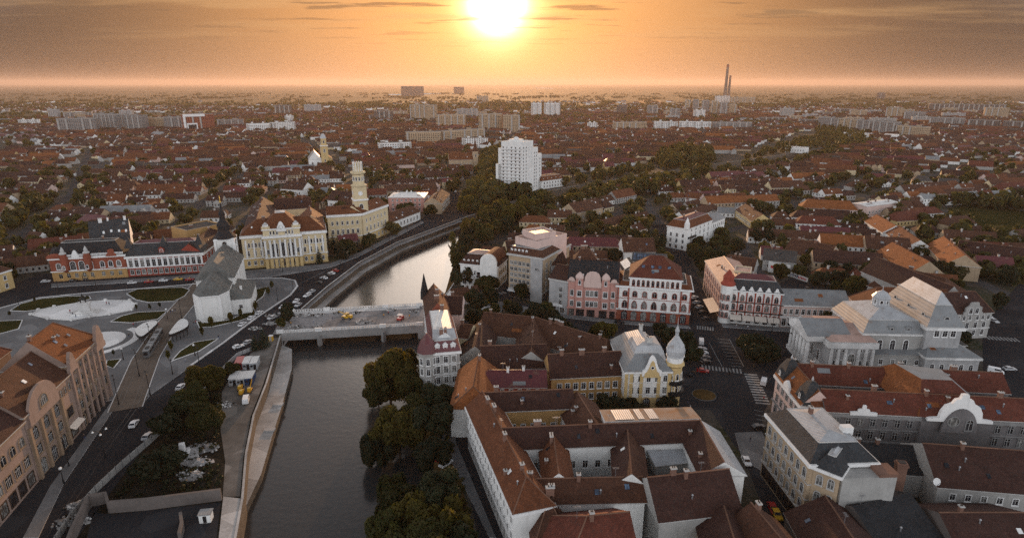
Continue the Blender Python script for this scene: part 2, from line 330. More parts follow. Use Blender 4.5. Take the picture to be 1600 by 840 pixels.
# haze: one closed box of even, pale air over the whole place
mb=MB(); mb.box(-46000,-2500,-8.5,46000,46000,262,'land'); hz=mb.build('haze'); hz['kind']='stuff'
m=bpy.data.materials.new('haze'); m.use_nodes=True; t=m.node_tree; t.nodes.clear()
o=nn(t,'ShaderNodeOutputMaterial'); pv=nn(t,'ShaderNodeVolumePrincipled'); pv.inputs['Color'].default_value=(.62,.50,.43,1); pv.inputs['Density'].default_value=HAZE_D; pv.inputs['Anisotropy'].default_value=.42
t.links.new(pv.outputs[0],o.inputs['Volume']); hz.data.materials.clear(); hz.data.materials.append(m); m.cycles.homogeneous_volume=True if hasattr(m,'cycles') and hasattr(m.cycles,'homogeneous_volume') else None
# lower bank slopes and walls of the river
def wallmesh(path,z0,z1,th,m,mt): mb=MB(); mb.strip(path,0,th,z0,z1,m,mt); return mb
upw=LB[8:21]
tag(wallmesh(upw,-6.6,.9,-.5,'embank','stone_pale').build('embankment_wall'),'long curving stone embankment wall of the river, upstream of the white bridge','wall')
led=MB(); led.strip(upw[:7],-4.2,-.5,-6.6,-4.6,'embank','quay'); struct(led.build('river_ledge'))
lw=LB[1:8]
tag(wallmesh(lw,-6.6,.5,-.6,'embank','quay').build('embankment_wall'),'rust-edged quay wall below the bridge, beside the gravel path','wall')
qL=[Vector((p.x,p.y,0)) for p in lw][2:]; qR=px([(408,740),(428,672),(441,632),(456,575),(456,545)],-3.6)
mb=MB(); mb.prism([(p.x,p.y) for p in qL]+[(p.x,p.y) for p in qR[::-1]],-6.6,-3.6,'embank','quay'); struct(mb.build('quay'))
mb=MB()
for i in (1,2): 
    a=qR[i];mb.box(a.x-3,a.y-.8,-3.6,a.x+.3,a.y+.8,-3.1,'quay')
tag(mb.build('landing_step'),'low concrete steps on the quay beside the grey river','steps')
# right bank: a grassy slope from street level to the water
RBi=[i for i in range(len(RBu)-1,len(RB)-1)]
sl=MB(); top=[RB[i] for i in range(len(RBu)-3,len(RB))]; wat=[]
for i,p in enumerate(top): wat.append(Vector((p.x-(9 if i>2 else 6),p.y+1,WZ-.3)))
for i in range(len(top)-1): sl.face([top[i],top[i+1],wat[i+1],wat[i]],'yellowgrass'); 
struct(sl.build('river_bank'))
mb=MB(); mb.strip(RBu,-.5,0,-6.6,.4,'embank','stone_pale'); tag(mb.build('embankment_wall'),'stone river wall on the tree-lined side upstream','wall')
mb=MB(); mb.strip(LB[17:],-.5,0,-6.6,.4,'embank','stone_pale')
# ---- paved and asphalt areas (pixels of the photograph turned into ground points)
A1=px([(-260,840),(-60,700),(-40,470),(60,428),(330,412),(352,370),(372,372),(372,422),(515,415),(610,374),(660,340),(700,300),(722,300),(726,345),(620,381),(560,413),(510,451),(472,487),(445,510),(425,535),(350,575),(300,615),(215,712),(120,840),(90,900),(-200,900)])
sheet('road',A1,.02,'asphalt'); occupy(A1)
A2=px([(860,484),(960,497),(1078,507),(1066,455),(1045,402),(1018,352),(1045,350),(1074,397),(1100,450),(1127,503),(1145,505),(1215,510),(1250,530),(1240,575),(1215,600),(1190,650),(1200,720),(1260,820),(1290,900),(1230,900),(1165,720),(1110,640),(1060,640),(975,645),(960,540),(840,495),(790,480),(775,455),(735,455),(735,445),(800,440),(800,470)])
sheet('street',A2,.02,'asphalt'); occupy(A2)
A3=px([(690,505),(735,500),(735,640),(790,760),(840,900),(760,900),(735,780),(690,690)]); sheet('street',A3,.02,'asphalt'); occupy(A3)
A4=px([(1215,505),(1330,515),(1500,585),(1620,610),(1620,540),(1530,520),(1540,480),(1620,470),(1620,440),(1545,470),(1540,530),(1480,470),(1330,490),(1210,480)]); 
A5=px([(1230,560),(1245,575),(1300,600),(1620,640),(1620,575),(1520,590),(1290,585)]); sheet('street',A5,.024,'asphalt'); occupy(A5)
A6=px([(1535,530),(1540,505),(1590,445),(1640,440),(1640,700),(1540,700)]); sheet('street',A6,.028,'asphalt'); occupy(A6)
# square: paving, white kerb ring, lawns
SQ=px([(-60,500),(0,481),(60,465),(150,456),(240,449),(310,443),(335,440),(372,436),(440,434),(462,438),(466,447),(455,461),(400,498),(350,536),(300,571),(232,619),(185,622),(120,640),(-60,640)])
slab('square',SQ,0,.14,'paving'); occupy(SQ)
def ring(name,poly,w,z0,z1,m='kerb'):
    mb=MB(); mb.strip(poly+[poly[0],poly[1]],0,w,z0,z1,m); return struct(mb.build(name))
mb=MB(); mb.strip(SQ[:11]+SQ[11:15],-.9,0,.1,.26,'kerb'); struct(mb.build('kerb'))
TR=px([(175,655),(215,560),(250,508),(313,441),(360,396)]); mb=MB()
road('tram_track',px([(196,640),(207,612),(228,560),(262,506),(318,441),(345,410)]),9.5,.16,'paving_tram')
road('tram_track',px([(60,840),(130,730),(196,640)]),8.5,.035,'asphalt')
for off in (-3.2,-1.75,1.75,3.2):
    pth=px([(60,840),(130,730),(196,640),(207,612),(228,560),(262,506),(318,441),(345,410)]); r=MB()
    n=len(pth)
    for i in range(n-1): r.strip(pth[i:i+2],off-.06,off+.06,.0,.185 if i>=2 else .06,'rail_steel')
    struct(r.build('tram_rail'))
for off in (-4.9,4.7):
    r=MB(); r.strip(px([(196,640),(207,612),(228,560),(262,506),(318,441)]),off,off+.3,.1,.2,'kerb'); struct(r.build('kerb'))
LAWNS=[[(197,459),(215,452),(250,450),(285,449),(297,453),(289,463),(272,471),(232,473),(212,469)],[(15,486),(32,475),(62,467),(105,463),(140,463),(143,467),(118,474),(80,482),(40,487)],[(172,503),(190,494),(215,488),(262,486),(247,499),(205,505)],[(267,565),(281,549),(303,535),(342,529),(312,549)],[(165,572),(167,563),(190,561),(178,576)],[(-30,520),(0,502),(36,500),(30,514),(0,522)],[(308,502),(312,512),(330,511),(376,501),(400,492),(396,483),(360,500),(325,505)],[(398,474),(400,452),(418,448),(412,463)]]
for L in LAWNS:
    P=px(L); slab('lawn',P,.1,.24,'grass'); mb=MB(); mb.strip(P+[P[0]],-.35,.05 ,.1,.33,'kerb'); struct(mb.build('kerb'))
WP=px([(48,492),(60,485),(85,480),(128,473),(165,470),(203,470),(213,476),(206,485),(172,492),(140,496),(112,501),(75,499)])
sheet('fountain_square',WP,.16,'paving_white')
c=at(152,533); 
def disc(c,r,z,m,name,a0=0,a1=2*math.pi,r0=0):
    n=40; P=[(c.x+r*math.cos(a0+(a1-a0)*i/n),c.y+r*math.sin(a0+(a1-a0)*i/n)) for i in range(n+1)]
    if r0: P+=[(c.x+r0*math.cos(a0+(a1-a0)*i/n),c.y+r0*math.sin(a0+(a1-a0)*i/n)) for i in range(n,-1,-1)]
    else: P=P[:-1]
    return sheet(name,P,z,m)
disc(c,10.0,.164,'paving_white','paved_circle'); disc(c,15.5,.160,'paving_white','paved_circle',-2.0,1.2,12.6)
# side pavements, crossings, parking bays, the yard by the river
slab('pavement',px([(36,840),(78,760),(178,622),(188,624),(100,755),(60,840)]),0,.14,'paving')
slab('pavement',px([(80,443),(205,436),(335,427),(338,431),(205,441),(80,449)]),0,.14,'paving')
slab('pavement',px([(858,487),(960,500),(1076,509),(1079,513),(960,505),(845,492),(780,482),(740,470),(742,466),(800,474)]),0,.14,'paving')
slab('pavement',px([(1127,505),(1215,511),(1300,517),(1300,522),(1215,517),(1130,511)]),0,.14,'paving')
slab('pavement',px([(690,690),(700,640),(712,560),(722,560),(716,640),(712,690),(750,780),(775,840),(765,840),(735,780)]),0,.14,'paving')
slab('pavement',px([(1148,676),(1190,674),(1205,705),(1190,735),(1160,718)]),0,.14,'paving')
slab('pavement',px([(400,436),(372,432),(372,424),(515,412),(560,395),(612,368),(660,345),(662,348),(612,374),(560,401),(515,418)]),0,.14,'paving')
slab('pavement',px([(476,486),(512,455),(562,416),(622,384),(722,346),(720,343),(620,379.5),(560,411.5),(510,449),(471,484)]),0,.14,'paving')
def zebra(a,b,n,w,name='crosswalk'):
    a=at(*a);b=at(*b); d=(b-a)/n; u=d.normalized(); v=Vector((-u.y,u.x,0)); mb=MB()
    for i in range(n):
        p=a+d*(i+.25); q=a+d*(i+.75); mb.face([(*(p-v*w/2).xy,.034),(*(q-v*w/2).xy,.034),(*(q+v*w/2).xy,.034),(*(p+v*w/2).xy,.034)],'paint_white')
    struct(mb.build(name))
zebra((1095,573),(1160,580),12,3.6); zebra((1088,511),(1116,514),7,4); zebra((1172,583),(1193,632),12,4.5); zebra((1540,527),(1592,531),9,4); zebra((765,463),(790,456),5,3)
mb=MB()
def line(mb,a,b,w=.22,z=.034):
    a=at(*a);b=at(*b);u=(b-a).normalized();v=Vector((-u.y,u.x,0))*w/2
    mb.face([(*(a-v).xy,z),(*(b-v).xy,z),(*(b+v).xy,z),(*(a+v).xy,z)],'paint_white')
for i in range(9):
    t=i/8; x=1133+t*20; y=530+t*42; line(mb,(x-12,y-1),(x+8,y+1))
for i in range(8):
    t=i/7; line(mb,(1178+t*14,640+t*50),(1192+t*16,643+t*50))
line(mb,(1108,535),(1128,572),.2); line(mb,(1140,530),(1162,572),.2)
line(mb,(120,745),(250,600),.2); line(mb,(250,600),(420,470),.2); line(mb,(430,462),(600,378),.18)
struct(mb.build('road_marking'))
Y1=px([(305,600),(345,572),(400,545),(437,525),(415,600),(395,650),(383,710),(377,780),(366,840),(352,900),(60,900),(90,840),(215,712)]); sheet('yard',Y1,.012,'dirt'); occupy(Y1)
GP=px([(392,552),(425,528),(436,527),(412,598),(392,650),(380,715),(375,775),(348,775),(352,720),(343,660),(347,612),(365,580)])
sheet('gravel_path',GP,.03,'gravel')
mb=MB(); P=px([(349,776),(376,779),(368,840),(352,900),(335,900),(342,840)]); mb.prism([(p.x,p.y) for p in P],0,.22,'concrete','quay',False); struct(mb.build('concrete_ramp'))
occupy(px([(1280,150),(1280,150)]) or [])
# lake far off and the bright bend of the river
sheet('lake',px([(998,158.5),(1012,155),(1030,156),(1034,160),(1046,166),(1052,171),(1040,171),(1020,165),(1003,163)]),.08,'water')
FR=px([(1289,236),(1318,227),(1322,216),(1290,206),(1200,195),(1110,183),(1060,174),(1046,169)])
road('far_river',FR,34,.06,'water')
# ------------------------------------------------------------------ building kit
def hpx(yb,yt,x=800):
    Y=at(x,yb).y; d=ray(x,yt); return CAM_H+d.z/d.y*Y
WIN={}
def win_meshes(w,h,style,fm,gl):
    key=(round(w,2),round(h,2),style,fm,gl)
    if key in WIN: return WIN[key]
    def outline(w,h):
        if style=='arch': 
            r=w/2; zc=h/2-r; return [(-r,-h/2),(r,-h/2)]+[(r*math.cos(a),zc+r*math.sin(a)) for a in [math.pi*i/8 for i in range(9)]]
        if style=='point':
            return [(-w/2,-h/2),(w/2,-h/2),(w/2,h/2-w*.8),(w*.33,h/2-w*.3),(0,h/2),(-w*.33,h/2-w*.3),(-w/2,h/2-w*.8)]
        if style=='round': return [(w/2*math.cos(a),w/2*math.sin(a)) for a in [2*math.pi*i/14 for i in range(14)]]
        return [(-w/2,-h/2),(w/2,-h/2),(w/2,h/2),(-w/2,h/2)]
    t=.16 if w<1.6 else .24
    O=outline(w+2*t,h+2*t); I=outline(w,h); F_=MB(); n=len(O); p=.16
    for i in range(n):
        j=(i+1)%n; o0,o1,i0,i1=O[i],O[j],I[i],I[j]
        F_.face([(o0[0],-p,o0[1]),(o1[0],-p,o1[1]),(i1[0],-p,i1[1]),(i0[0],-p,i0[1])],fm)
        F_.face([(o0[0],0,o0[1]),(o1[0],0,o1[1]),(o1[0],-p,o1[1]),(o0[0],-p,o0[1])],fm)
        F_.face([(i0[0],-p,i0[1]),(i1[0],-p,i1[1]),(i1[0],-.03,i1[1]),(i0[0],-.03,i0[1])],fm)
    if style in('rect','arch','point') and h<3.4: F_.box(-w/2-t-.1,-.32,-h/2-t-.12,w/2+t+.1,0,-h/2-t,fm)
    if style=='hood': F_.box(-w/2-t-.15,-.4,h/2+t,w/2+t+.15,0,h/2+t+.22,fm)
    mul='wood_dark' if style=='shop' else 'trim_grey'
    if w>1.0 and style!='round':
        F_.box(-.05,-.09,-h/2,.05,-.035,h/2-(.1 if style in('arch','point') else 0),mul)
    if w>.9 and h>1.5 and style!='round': F_.box(-w/2,-.085,h*.18,w/2,-.036,h*.18+.08,mul)
    if w>2.2:
        for s in(-.25,.25): F_.box(w*s-.05,-.088,-h/2,w*s+.05,-.037,h*.3,mul)
    Pn=MB(); Pn.face([(x,-.03,z) for x,z in I],gl)
    WIN[key]=(F_.mesh('window'),Pn.mesh('pane')); return WIN[key]
def put_window(root,M,w,h,style='rect',fm='trim_white',gl='glass',name='window'):
    if gl=='glass' and random.random()<.24: gl='glass_light'
    a,b=win_meshes(w,h,style,fm,gl); o=link(name,a,root,M); link('pane',b,o); return o
NSIDE={'f':lambda W,D:(T3(0,0,0),W),'r':lambda W,D:(T3(W,0,0)@RZ(math.pi/2),D),'b':lambda W,D:(T3(W,D,0)@RZ(math.pi),W),'l':lambda W,D:(T3(0,D,0)@RZ(-math.pi/2),D)}
def rows_on(root,R,length,rows):
    for r in rows:
        zc,n,w,h,*o=r; style=o[0] if o else 'rect'; fm=o[1] if len(o)>1 else 'trim_white'; m0=o[2] if len(o)>2 else .06; m1=o[3] if len(o)>3 else m0; pr=o[4] if len(o)>4 else 0.0
        nm=o[5] if len(o)>5 else 'window'; gl=o[6] if len(o)>6 else 'glass'
        for i in range(n):
            u=length*(m0+(1-m0-m1)*((i+.5)/n)); put_window(root,R@T3(u,-pr,zc),w,h,style,fm,gl,nm)
CH={}
def chimney_mesh(w,d,h,m='brick_chimney'):
    k=(w,d,h,m)
    if k not in CH:
        mb=MB(); mb.box(-w/2,-d/2,-1.5,w/2,d/2,h-.25,m); mb.box(-w/2-.12,-d/2-.12,h-.25,w/2+.12,d/2+.12,h,'trim_grey'); mb.cyl(-w*.2,0,h,h+.35,.13,.11,'wood_dark',6); mb.cyl(w*.2,0,h,h+.35,.13,.11,'wood_dark',6); CH[k]=mb.mesh('chimney')
    return CH[k]
def vent_mesh():
    if 'v' not in CH: mb=MB(); mb.cyl(0,0,0,1.1,.16,.16,'steel',7); mb.cyl(0,0,1.1,1.35,.28,.1,'steel',7); CH['v']=mb.mesh('vent_pipe')
    return CH['v']
def antenna_mesh():
    if 'a' not in CH:
        mb=MB(); mb.cyl(0,0,0,3.0,.05,.04,'steel',5); mb.box(-.7,-.03,2.7,.7,.03,2.76,'steel')
        for i in range(5): mb.box(-.6+.3*i-.02,-.4,2.7,-.6+.3*i+.02,.4,2.74,'steel')
        CH['a']=mb.mesh('antenna')
    return CH['a']
def roof_mb(W,D,h,spec,wallm,o=.45):
    mb=MB(); x0,x1,y0,y1=-o,W+o,-o,D+o; k=spec[0]
    def peri(z0,z1,m,x0=x0,x1=x1,y0=y0,y1=y1):
        for a,b in (((x0,y0),(x1,y0)),((x1,y0),(x1,y1)),((x1,y1),(x0,y1)),((x0,y1),(x0,y0))):
            mb.face([(*a,z0),(*b,z0),(*b,z1),(*a,z1)],m)
    spots=[]
    if k=='r':
        _,ax,rise,mat,eL,eR=spec[:6]; mat2=spec[6] if len(spec)>6 else mat; e=h+.22; z=e+rise; ym=(y0+y1)/2; xm=(x0+x1)/2
        peri(h-.02,e,'trim_grey'); mb.face([(x0,y0,h-.02),(x0,y1,h-.02),(x1,y1,h-.02),(x1,y0,h-.02)],'wood_dark')
        if ax=='x':
            a=(x0+eL,ym,z); b=(x1-eR,ym,z)
            mb.face([(x0,y0,e),(x1,y0,e),b,a],mat); mb.face([(x1,y1,e),(x0,y1,e),a,b],mat2)
            mb.face([(x0,y1,e),(x0,y0,e),a],mat if eL else wallm); mb.face([(x1,y0,e),(x1,y1,e),b],mat if eR else wallm); spots=[Vector(a).lerp(Vector(b),t) for t in(.2,.5,.8)]
        else:
            a=(xm,y0+eL,z); b=(xm,y1-eR,z)
            mb.face([(x1,y0,e),(x1,y1,e),b,a],mat2); mb.face([(x0,y1,e),(x0,y0,e),a,b],mat)
            mb.face([(x0,y0,e),(x1,y0,e),a],mat if eL else wallm); mb.face([(x1,y1,e),(x0,y1,e),b],mat if eR else wallm); spots=[Vector(a).lerp(Vector(b),t) for t in(.2,.5,.8)]
        mb.tube(Vector(a)+Vector((0,0,.02)),Vector(b)+Vector((0,0,.02)),.19,'ridge_cap' if mat.startswith('tile') else mat,5)
        if mat.startswith('tile'):
            for e_,pt in((eL,a),(eR,b)):
                if e_:
                    cs=([(x0,y0),(x0,y1)] if pt is a else [(x1,y0),(x1,y1)]) if ax=='x' else ([(x0,y0),(x1,y0)] if pt is a else [(x0,y1),(x1,y1)])
                    for q in cs: mb.tube((*q,e),pt,.16,'ridge_cap',5)
    elif k=='mansard':
        _,ins,h1,m1,r2,m2=spec[:6]; e=h+.25; peri(h-.02,e,'trim_grey'); mb.face([(x0,y0,h-.02),(x0,y1,h-.02),(x1,y1,h-.02),(x1,y0,h-.02)],'wood_dark')
        L=[(x0,y0),(x1,y0),(x1,y1),(x0,y1)]; U=[(x0+ins,y0+ins),(x1-ins,y0+ins),(x1-ins,y1-ins),(x0+ins,y1-ins)]
        for i in range(4):
            j=(i+1)%4; mb.face([(*L[i],e),(*L[j],e),(*U[j],e+h1),(*U[i],e+h1)],m1)
        ww=x1-x0-2*ins; dd=y1-y0-2*ins; q=min(ww,dd)/2*.9; z=e+h1; xm=(x0+x1)/2; ym=(y0+y1)/2
        if ww>=dd: a=(x0+ins+q,ym,z+r2); b=(x1-ins-q,ym,z+r2); Fs=[[U[0],U[1],b,a],[U[2],U[3],a,b],[U[3],U[0],a],[U[1],U[2],b]]
        else: a=(xm,y0+ins+q,z+r2); b=(xm,y1-ins-q,z+r2); Fs=[[U[1],U[2],b,a],[U[3],U[0],a,b],[U[0],U[1],a],[U[2],U[3],b]]
        for f in Fs: mb.face([(p if len(p)==3 else (*p,z)) for p in f],m2)
        for i in range(4): mb.tube((*U[i],z),(*U[(i+1)%4],z),.16,'trim_grey',5)
        spots=[Vector(a),Vector(b)]
    elif k=='flat':
        _,m1,ph=spec[:3]; mb.face([(0,0,h+.02),(W,0,h+.02),(W,D,h+.02),(0,D,h+.02)],m1); t=.35
        for a in ((0,0,W,t),(0,D-t,W,D),(0,t,t,D-t),(W-t,t,W,D-t)): mb.box(a[0],a[1],h,a[2],a[3],h+ph,wallm,'trim_grey')
        spots=[Vector((W*.3,D*.5,h)),Vector((W*.7,D*.4,h))]
    elif k=='shed':
        _,rise,m1,hi=spec[:4]; e=h+.2
        zz={'b':(0,0,1,1),'f':(1,1,0,0),'l':(1,0,0,1),'r':(0,1,1,0)}[hi]; q=[(x0,y0),(x1,y0),(x1,y1),(x0,y1)]; tp=[(*q[i],e+rise*zz[i]) for i in range(4)]
        mb.face(tp,m1); mb.face([(*q[i],h-.02) for i in(3,2,1,0)],'wood_dark')
        for i in range(4):
            j=(i+1)%4; mb.face([(*q[i],h-.02),(*q[j],h-.02),tp[j],tp[i]],wallm)
        spots=[Vector((W*.5,D*.5,e+rise*.5))]
    return mb,spots
def wing(root,A,B,D,h,wall='wall_white',roof=('r','x',5,'tile_brown',0,0),rows=None,bands=(),ground=None,chim=0,o=.45,z0=0.0,occ=True,chm='brick_chimney'):
    Fm,W=frame(A,B)
    if root is None: return Fm,W
    M=rel(root,Fm); mb=MB(); P=[(0,0),(W,0),(W,D),(0,D)]
    if ground: mb.prism(P,z0,ground[0],ground[1],None,False); mb.prism(P,ground[0],h,wall,None,False)
    else: mb.prism(P,z0,h,wall,None,False)
    mb.build('wall',root,M)
    if occ: 
        g_=2.5; occupy([(Fm@Vector((x,y,0))) for x,y in((-g_,-g_),(W+g_,-g_),(W+g_,D+g_),(-g_,D+g_))])
    rf=None
    if roof:
        rm,sp=roof_mb(W,D,h,roof,wall,o); rf=rm.build('roof',root,M)
        for i in range(chim):
            p=sp[i%len(sp)].copy(); p.x+=random.uniform(-1,1)*W*.12; p.y+=random.uniform(-.7,.7); link('chimney',chimney_mesh(*random.choice([(1.2,.7,1.9),(.8,.8,1.6),(1.8,.7,1.7)]),chm),rf,T3(p.x,p.y,p.z-.15))
    if roof and roof[0]=='r' and roof[1]=='x' and W>11:
        rise=roof[2]; an=math.atan2(rise,D/2+o)
        for i in range(int(W/7)):
            u=random.uniform(.1,.9)*W; f=random.uniform(.25,.8); y=-o+(D/2+o)*f; z=h+.22+rise*f; k=random.random()
            if k<.35: slope_piece(rf,Matrix(),'skylight',u,y,z,random.choice([.8,1.0]),1.2,an,random.choice(['glass_blue','glass','lamp_globe']),.12)
            elif k<.55: link('vent_pipe',vent_mesh(),rf,T3(u,y,z-.2))
            elif k<.70: link('antenna',antenna_mesh(),rf,T3(u,D/2,h+rise-.1))
            elif k<.85 and W>18: slope_piece(rf,Matrix(),'roof_patch',u,y,z-.02,random.uniform(1.5,4),random.uniform(1,2.2),an,random.choice(['tile_rust','tile_dark','roof_grey','tile_orange']),.06)
            else: link('chimney',chimney_mesh(.7,.7,1.3,chm),rf,T3(u,y,z-.1))
    for z_,z1,pr,m in bands:
        c=MB(); c.box(-pr,-pr,z_,W+pr,D+pr,z1,m); c.build('cornice' if z1>h-1.5 else 'string_course',root,M)
    for s,rr in (rows or {}).items():
        S,L=NSIDE[s](W,D); rows_on(root,M@S,L,rr)
    return M,W,rf
def house_thing(name,label,cat,A,B,group=None):
    Fm,_=frame(A,B); return thing(name,label,cat,Fm,group)
def dormer(root,M,x,y,z,w=1.5,h=1.6,d=2.2,wall='trim_white',roofm='roof_slate',style='rect'):
    mb=MB(); mb.box(-w/2,0,-.3,w/2,d,h,wall); o=.2
    mb.face([(-w/2-o,-o,h),(0,-o,h+w*.45),(0,d,h+w*.45),(-w/2-o,d,h)],roofm); mb.face([(0,-o,h+w*.45),(w/2+o,-o,h),(w/2+o,d,h),(0,d,h+w*.45)],roofm); mb.face([(-w/2-o,-o,h),(w/2+o,-o,h),(0,-o,h+w*.45)],wall)
    q=mb.build('dormer',root,M@T3(x,y,z)); a,b=win_meshes(w*.55,h*.7,style,'trim_white','glass'); link('window',a,q,T3(0,0,h*.5)); return q
def slope_piece(root,M,name,x,y,z,w,d,pitch,m,h=.12):
    mb=MB(); mb.box(-w/2,-d/2,0,w/2,d/2,h,m); return mb.build(name,root,M@T3(x,y,z)@Matrix.Rotation(pitch,4,'X'))
def gable_face(root,M,pts,thick,m,name='gable'):
    "an ornamental gable: outline in x,z standing on the facade line"
    mb=MB(); n=len(pts); mb.face([(x,-thick,z) for x,z in pts],m); mb.face([(x,thick,z) for x,z in pts[::-1]],m)
    for i in range(n):
        a,b=pts[i],pts[(i+1)%n]; mb.face([(a[0],-thick,a[1]),(a[0],thick,a[1]),(b[0],thick,b[1]),(b[0],-thick,b[1])],m)
    return mb.build(name,root,M)
def bell(w,z,h,steps=((1,0),(1,.18),(.78,.25),(.78,.5),(.6,.58),(.45,.8),(.25,.93),(0,1))):
    R=[(w/2*a,z+h*b) for a,b in steps]; L=[(-x,zz) for x,zz in R[::-1] if x>0]; return R+L
def extra(root,M,name,fn):
    mb=MB(); fn(mb); return mb.build(name,root,M)

def posts_on(root,M,name,xs,hw,proj,z0,z1,m):
    "a row of pilasters, each a part of its own sharing one mesh"
    mb=MB(); mb.box(-hw,-proj,z0,hw,.0,z1,m); me=mb.mesh(name)
    for x in xs: link(name,me,root,M@T3(x,0,0))
# ------------------------------------------------------------------ landmark buildings, left to right
# yellow and red town hall with clock tower
A=at(383,420);B=at(513,408.5); r=house_thing('town_hall','cream and yellow town hall with columns, clock gable and tall stone clock tower','town hall',A,B)
h=hpx(420,369)
yl=(h*.30,'wall_yellow'); M,W,rf=wing(r,A,B,18,h,'wall_cream',('r','x',7,'tile_rust',9,9),dict(f=[(h*.16,3,1.3,2.2,'rect','trim_white',.02,.76),(h*.16,4,1.3,2.2,'rect','trim_white',.70,.02),(h*.45,3,1.4,2.9,'hood','trim_white',.02,.74),(h*.45,4,1.4,2.9,'hood','trim_white',.69,.02),(h*.70,6,.9,2.6,'arch','trim_white',.02,.74),(h*.70,8,.9,2.6,'arch','trim_white',.69,.02)],r=[(h*.2,3,1.3,2.2),(h*.5,3,1.3,2.8,'hood'),(h*.75,3,1.3,2.4,'arch')],l=[(h*.2,3,1.3,2.2),(h*.5,3,1.3,2.8,'hood')]),bands=[(h-1.5,h-.1,.7,'trim_white'),(h*.29,h*.32,.3,'trim_white')],ground=yl,chim=2)
posts_on(r,M,'pilaster',[W*u for u in (.045,.135,.225,.705,.79,.87,.955)],.45,.45,h*.32,h*.86,'trim_white')
A2_=Vector((M@Vector((0,0,0))).xyz)
Mw=WM[r.name]; c0=Mw@Vector((W*.26,-3.2,0)); c1=Mw@Vector((W*.69,-3.2,0)); hc=h+3.6
Mc,Wc,rc=wing(r,c0,c1,21,hc,'wall_cream',('mansard',7.5,7.2,'tile_rust',.4,'roof_zinc'),dict(f=[(h*.16,3,2.6,4.2,'arch','trim_white',.17,.17),(h*.555,3,3.0,h*.42,'arch','trim_white',.17,.17),(h*.5,1,1.2,2.4,'hood','trim_white',.03,.86),(h*.5,1,1.2,2.4,'hood','trim_white',.86,.03),(hc-2.3,3,.8,2.0,'arch','trim_white',.16,.58),(hc-2.3,3,.8,2.0,'arch','trim_white',.58,.16)]),bands=[(h-1.6,h-.2,.9,'trim_white'),(hc-.6,hc,.6,'trim_white'),(h*.30,h*.33,.45,'trim_white')],ground=(h*.30,'wall_yellow'))
for u in (.03,.16,.285,.43,.57,.715,.84,.97): extra(r,Mc@T3(Wc*u,0,0),'column',lambda mb:(mb.lathe(0,-.9,[(.75,h*.33),(.62,h*.36),(.56,h*.80),(.8,h*.86)],'trim_white',10),mb.box(-.8,-1.5,0,.8,0,h*.29,'wall_yellow')))
for u in(.09,.91): extra(r,Mc@T3(Wc*u,0,0),'corner_turret',lambda mb:(mb.box(-2.2,-.6,hc,2.2,1,hc+1.5,'wall_cream'),mb.box(-1.5,-.4,hc+1.5,1.5,.8,hc+2.6,'trim_white'),mb.lathe(0,.2,[(1.2,hc+2.6),(.9,hc+3.2),(.15,hc+4.0)],'trim_grey',8)))
gable_face(r,Mc@T3(Wc/2,-.5,0),bell(5.2,hc-1.6,5.6),.5,'trim_white','clock_gable'); put_window(r,Mc@T3(Wc/2,-1.05,hc+.9),1.7,1.7,'round','trim_grey','lamp_globe','clock_face')
# its other wings round the courtyard
FA=WM[r.name]
def loc(x,y): return FA@Vector((x,y,0))
wing(r,loc(0,96),loc(0,18.2),15,h-1,'wall_cream',('r','x',6,'tile_dark',0,0),dict(f=[(h*.2,14,1.2,2.0),(h*.48,14,1.2,2.4),(h*.75,14,1.2,2.2)]),bands=[(h-2,h-1.1,.6,'trim_white')],chim=3)
wing(r,loc(15.2,80),loc(W-6,80),15,h-2,'wall_cream',('r','x',6.5,'tile_dark',0,0,),dict(f=[(h*.3,10,1.2,2),(h*.6,10,1.2,2)]),chim=3)
wing(r,loc(W-.2,18.2),loc(W-.2,46),14,h-.6,'wall_cream',('r','x',6,'tile_rust',0,0),dict(f=[(h*.2,4,1.3,2.2),(h*.5,4,1.3,2.8,'hood'),(h*.75,4,1.3,2.4,'arch')]),bands=[(h-1.8,h-.7,.6,'trim_white')],chim=1)
w1b=at(568,381); w1a=at(511,337,20); w1a=Vector((w1a.x,w1a.y,0)); hw=hpx(381,334)
rows3=lambda n:[(hw*.14,n,1.2,2.0,'rect','trim_white'),(hw*.45,n,1.3,2.8,'hood','trim_white'),(hw*.74,n,1.1,2.3,'arch','trim_white')]
Mq,Wq,_=wing(r,w1a,w1b,14,hw,'wall_cream',('r','x',4.5,'tile_rust',0,0),dict(f=rows3(6)),bands=[(hw-1.2,hw+.35,.6,'trim_white'),(hw*.28,hw*.31,.3,'trim_white')],ground=(hw*.28,'wall_yellow'),chim=1)
w2a=w1b+Vector((.5,.6,0)); w2b=at(608,364)
wing(r,w2a,w2b,14,hw,'wall_cream',('r','x',4.5,'tile_rust',0,0),dict(f=rows3(6),r=rows3(3)),bands=[(hw-1.2,hw+.35,.6,'trim_white'),(hw*.28,hw*.31,.3,'trim_white')],ground=(hw*.28,'wall_yellow'),chim=1)
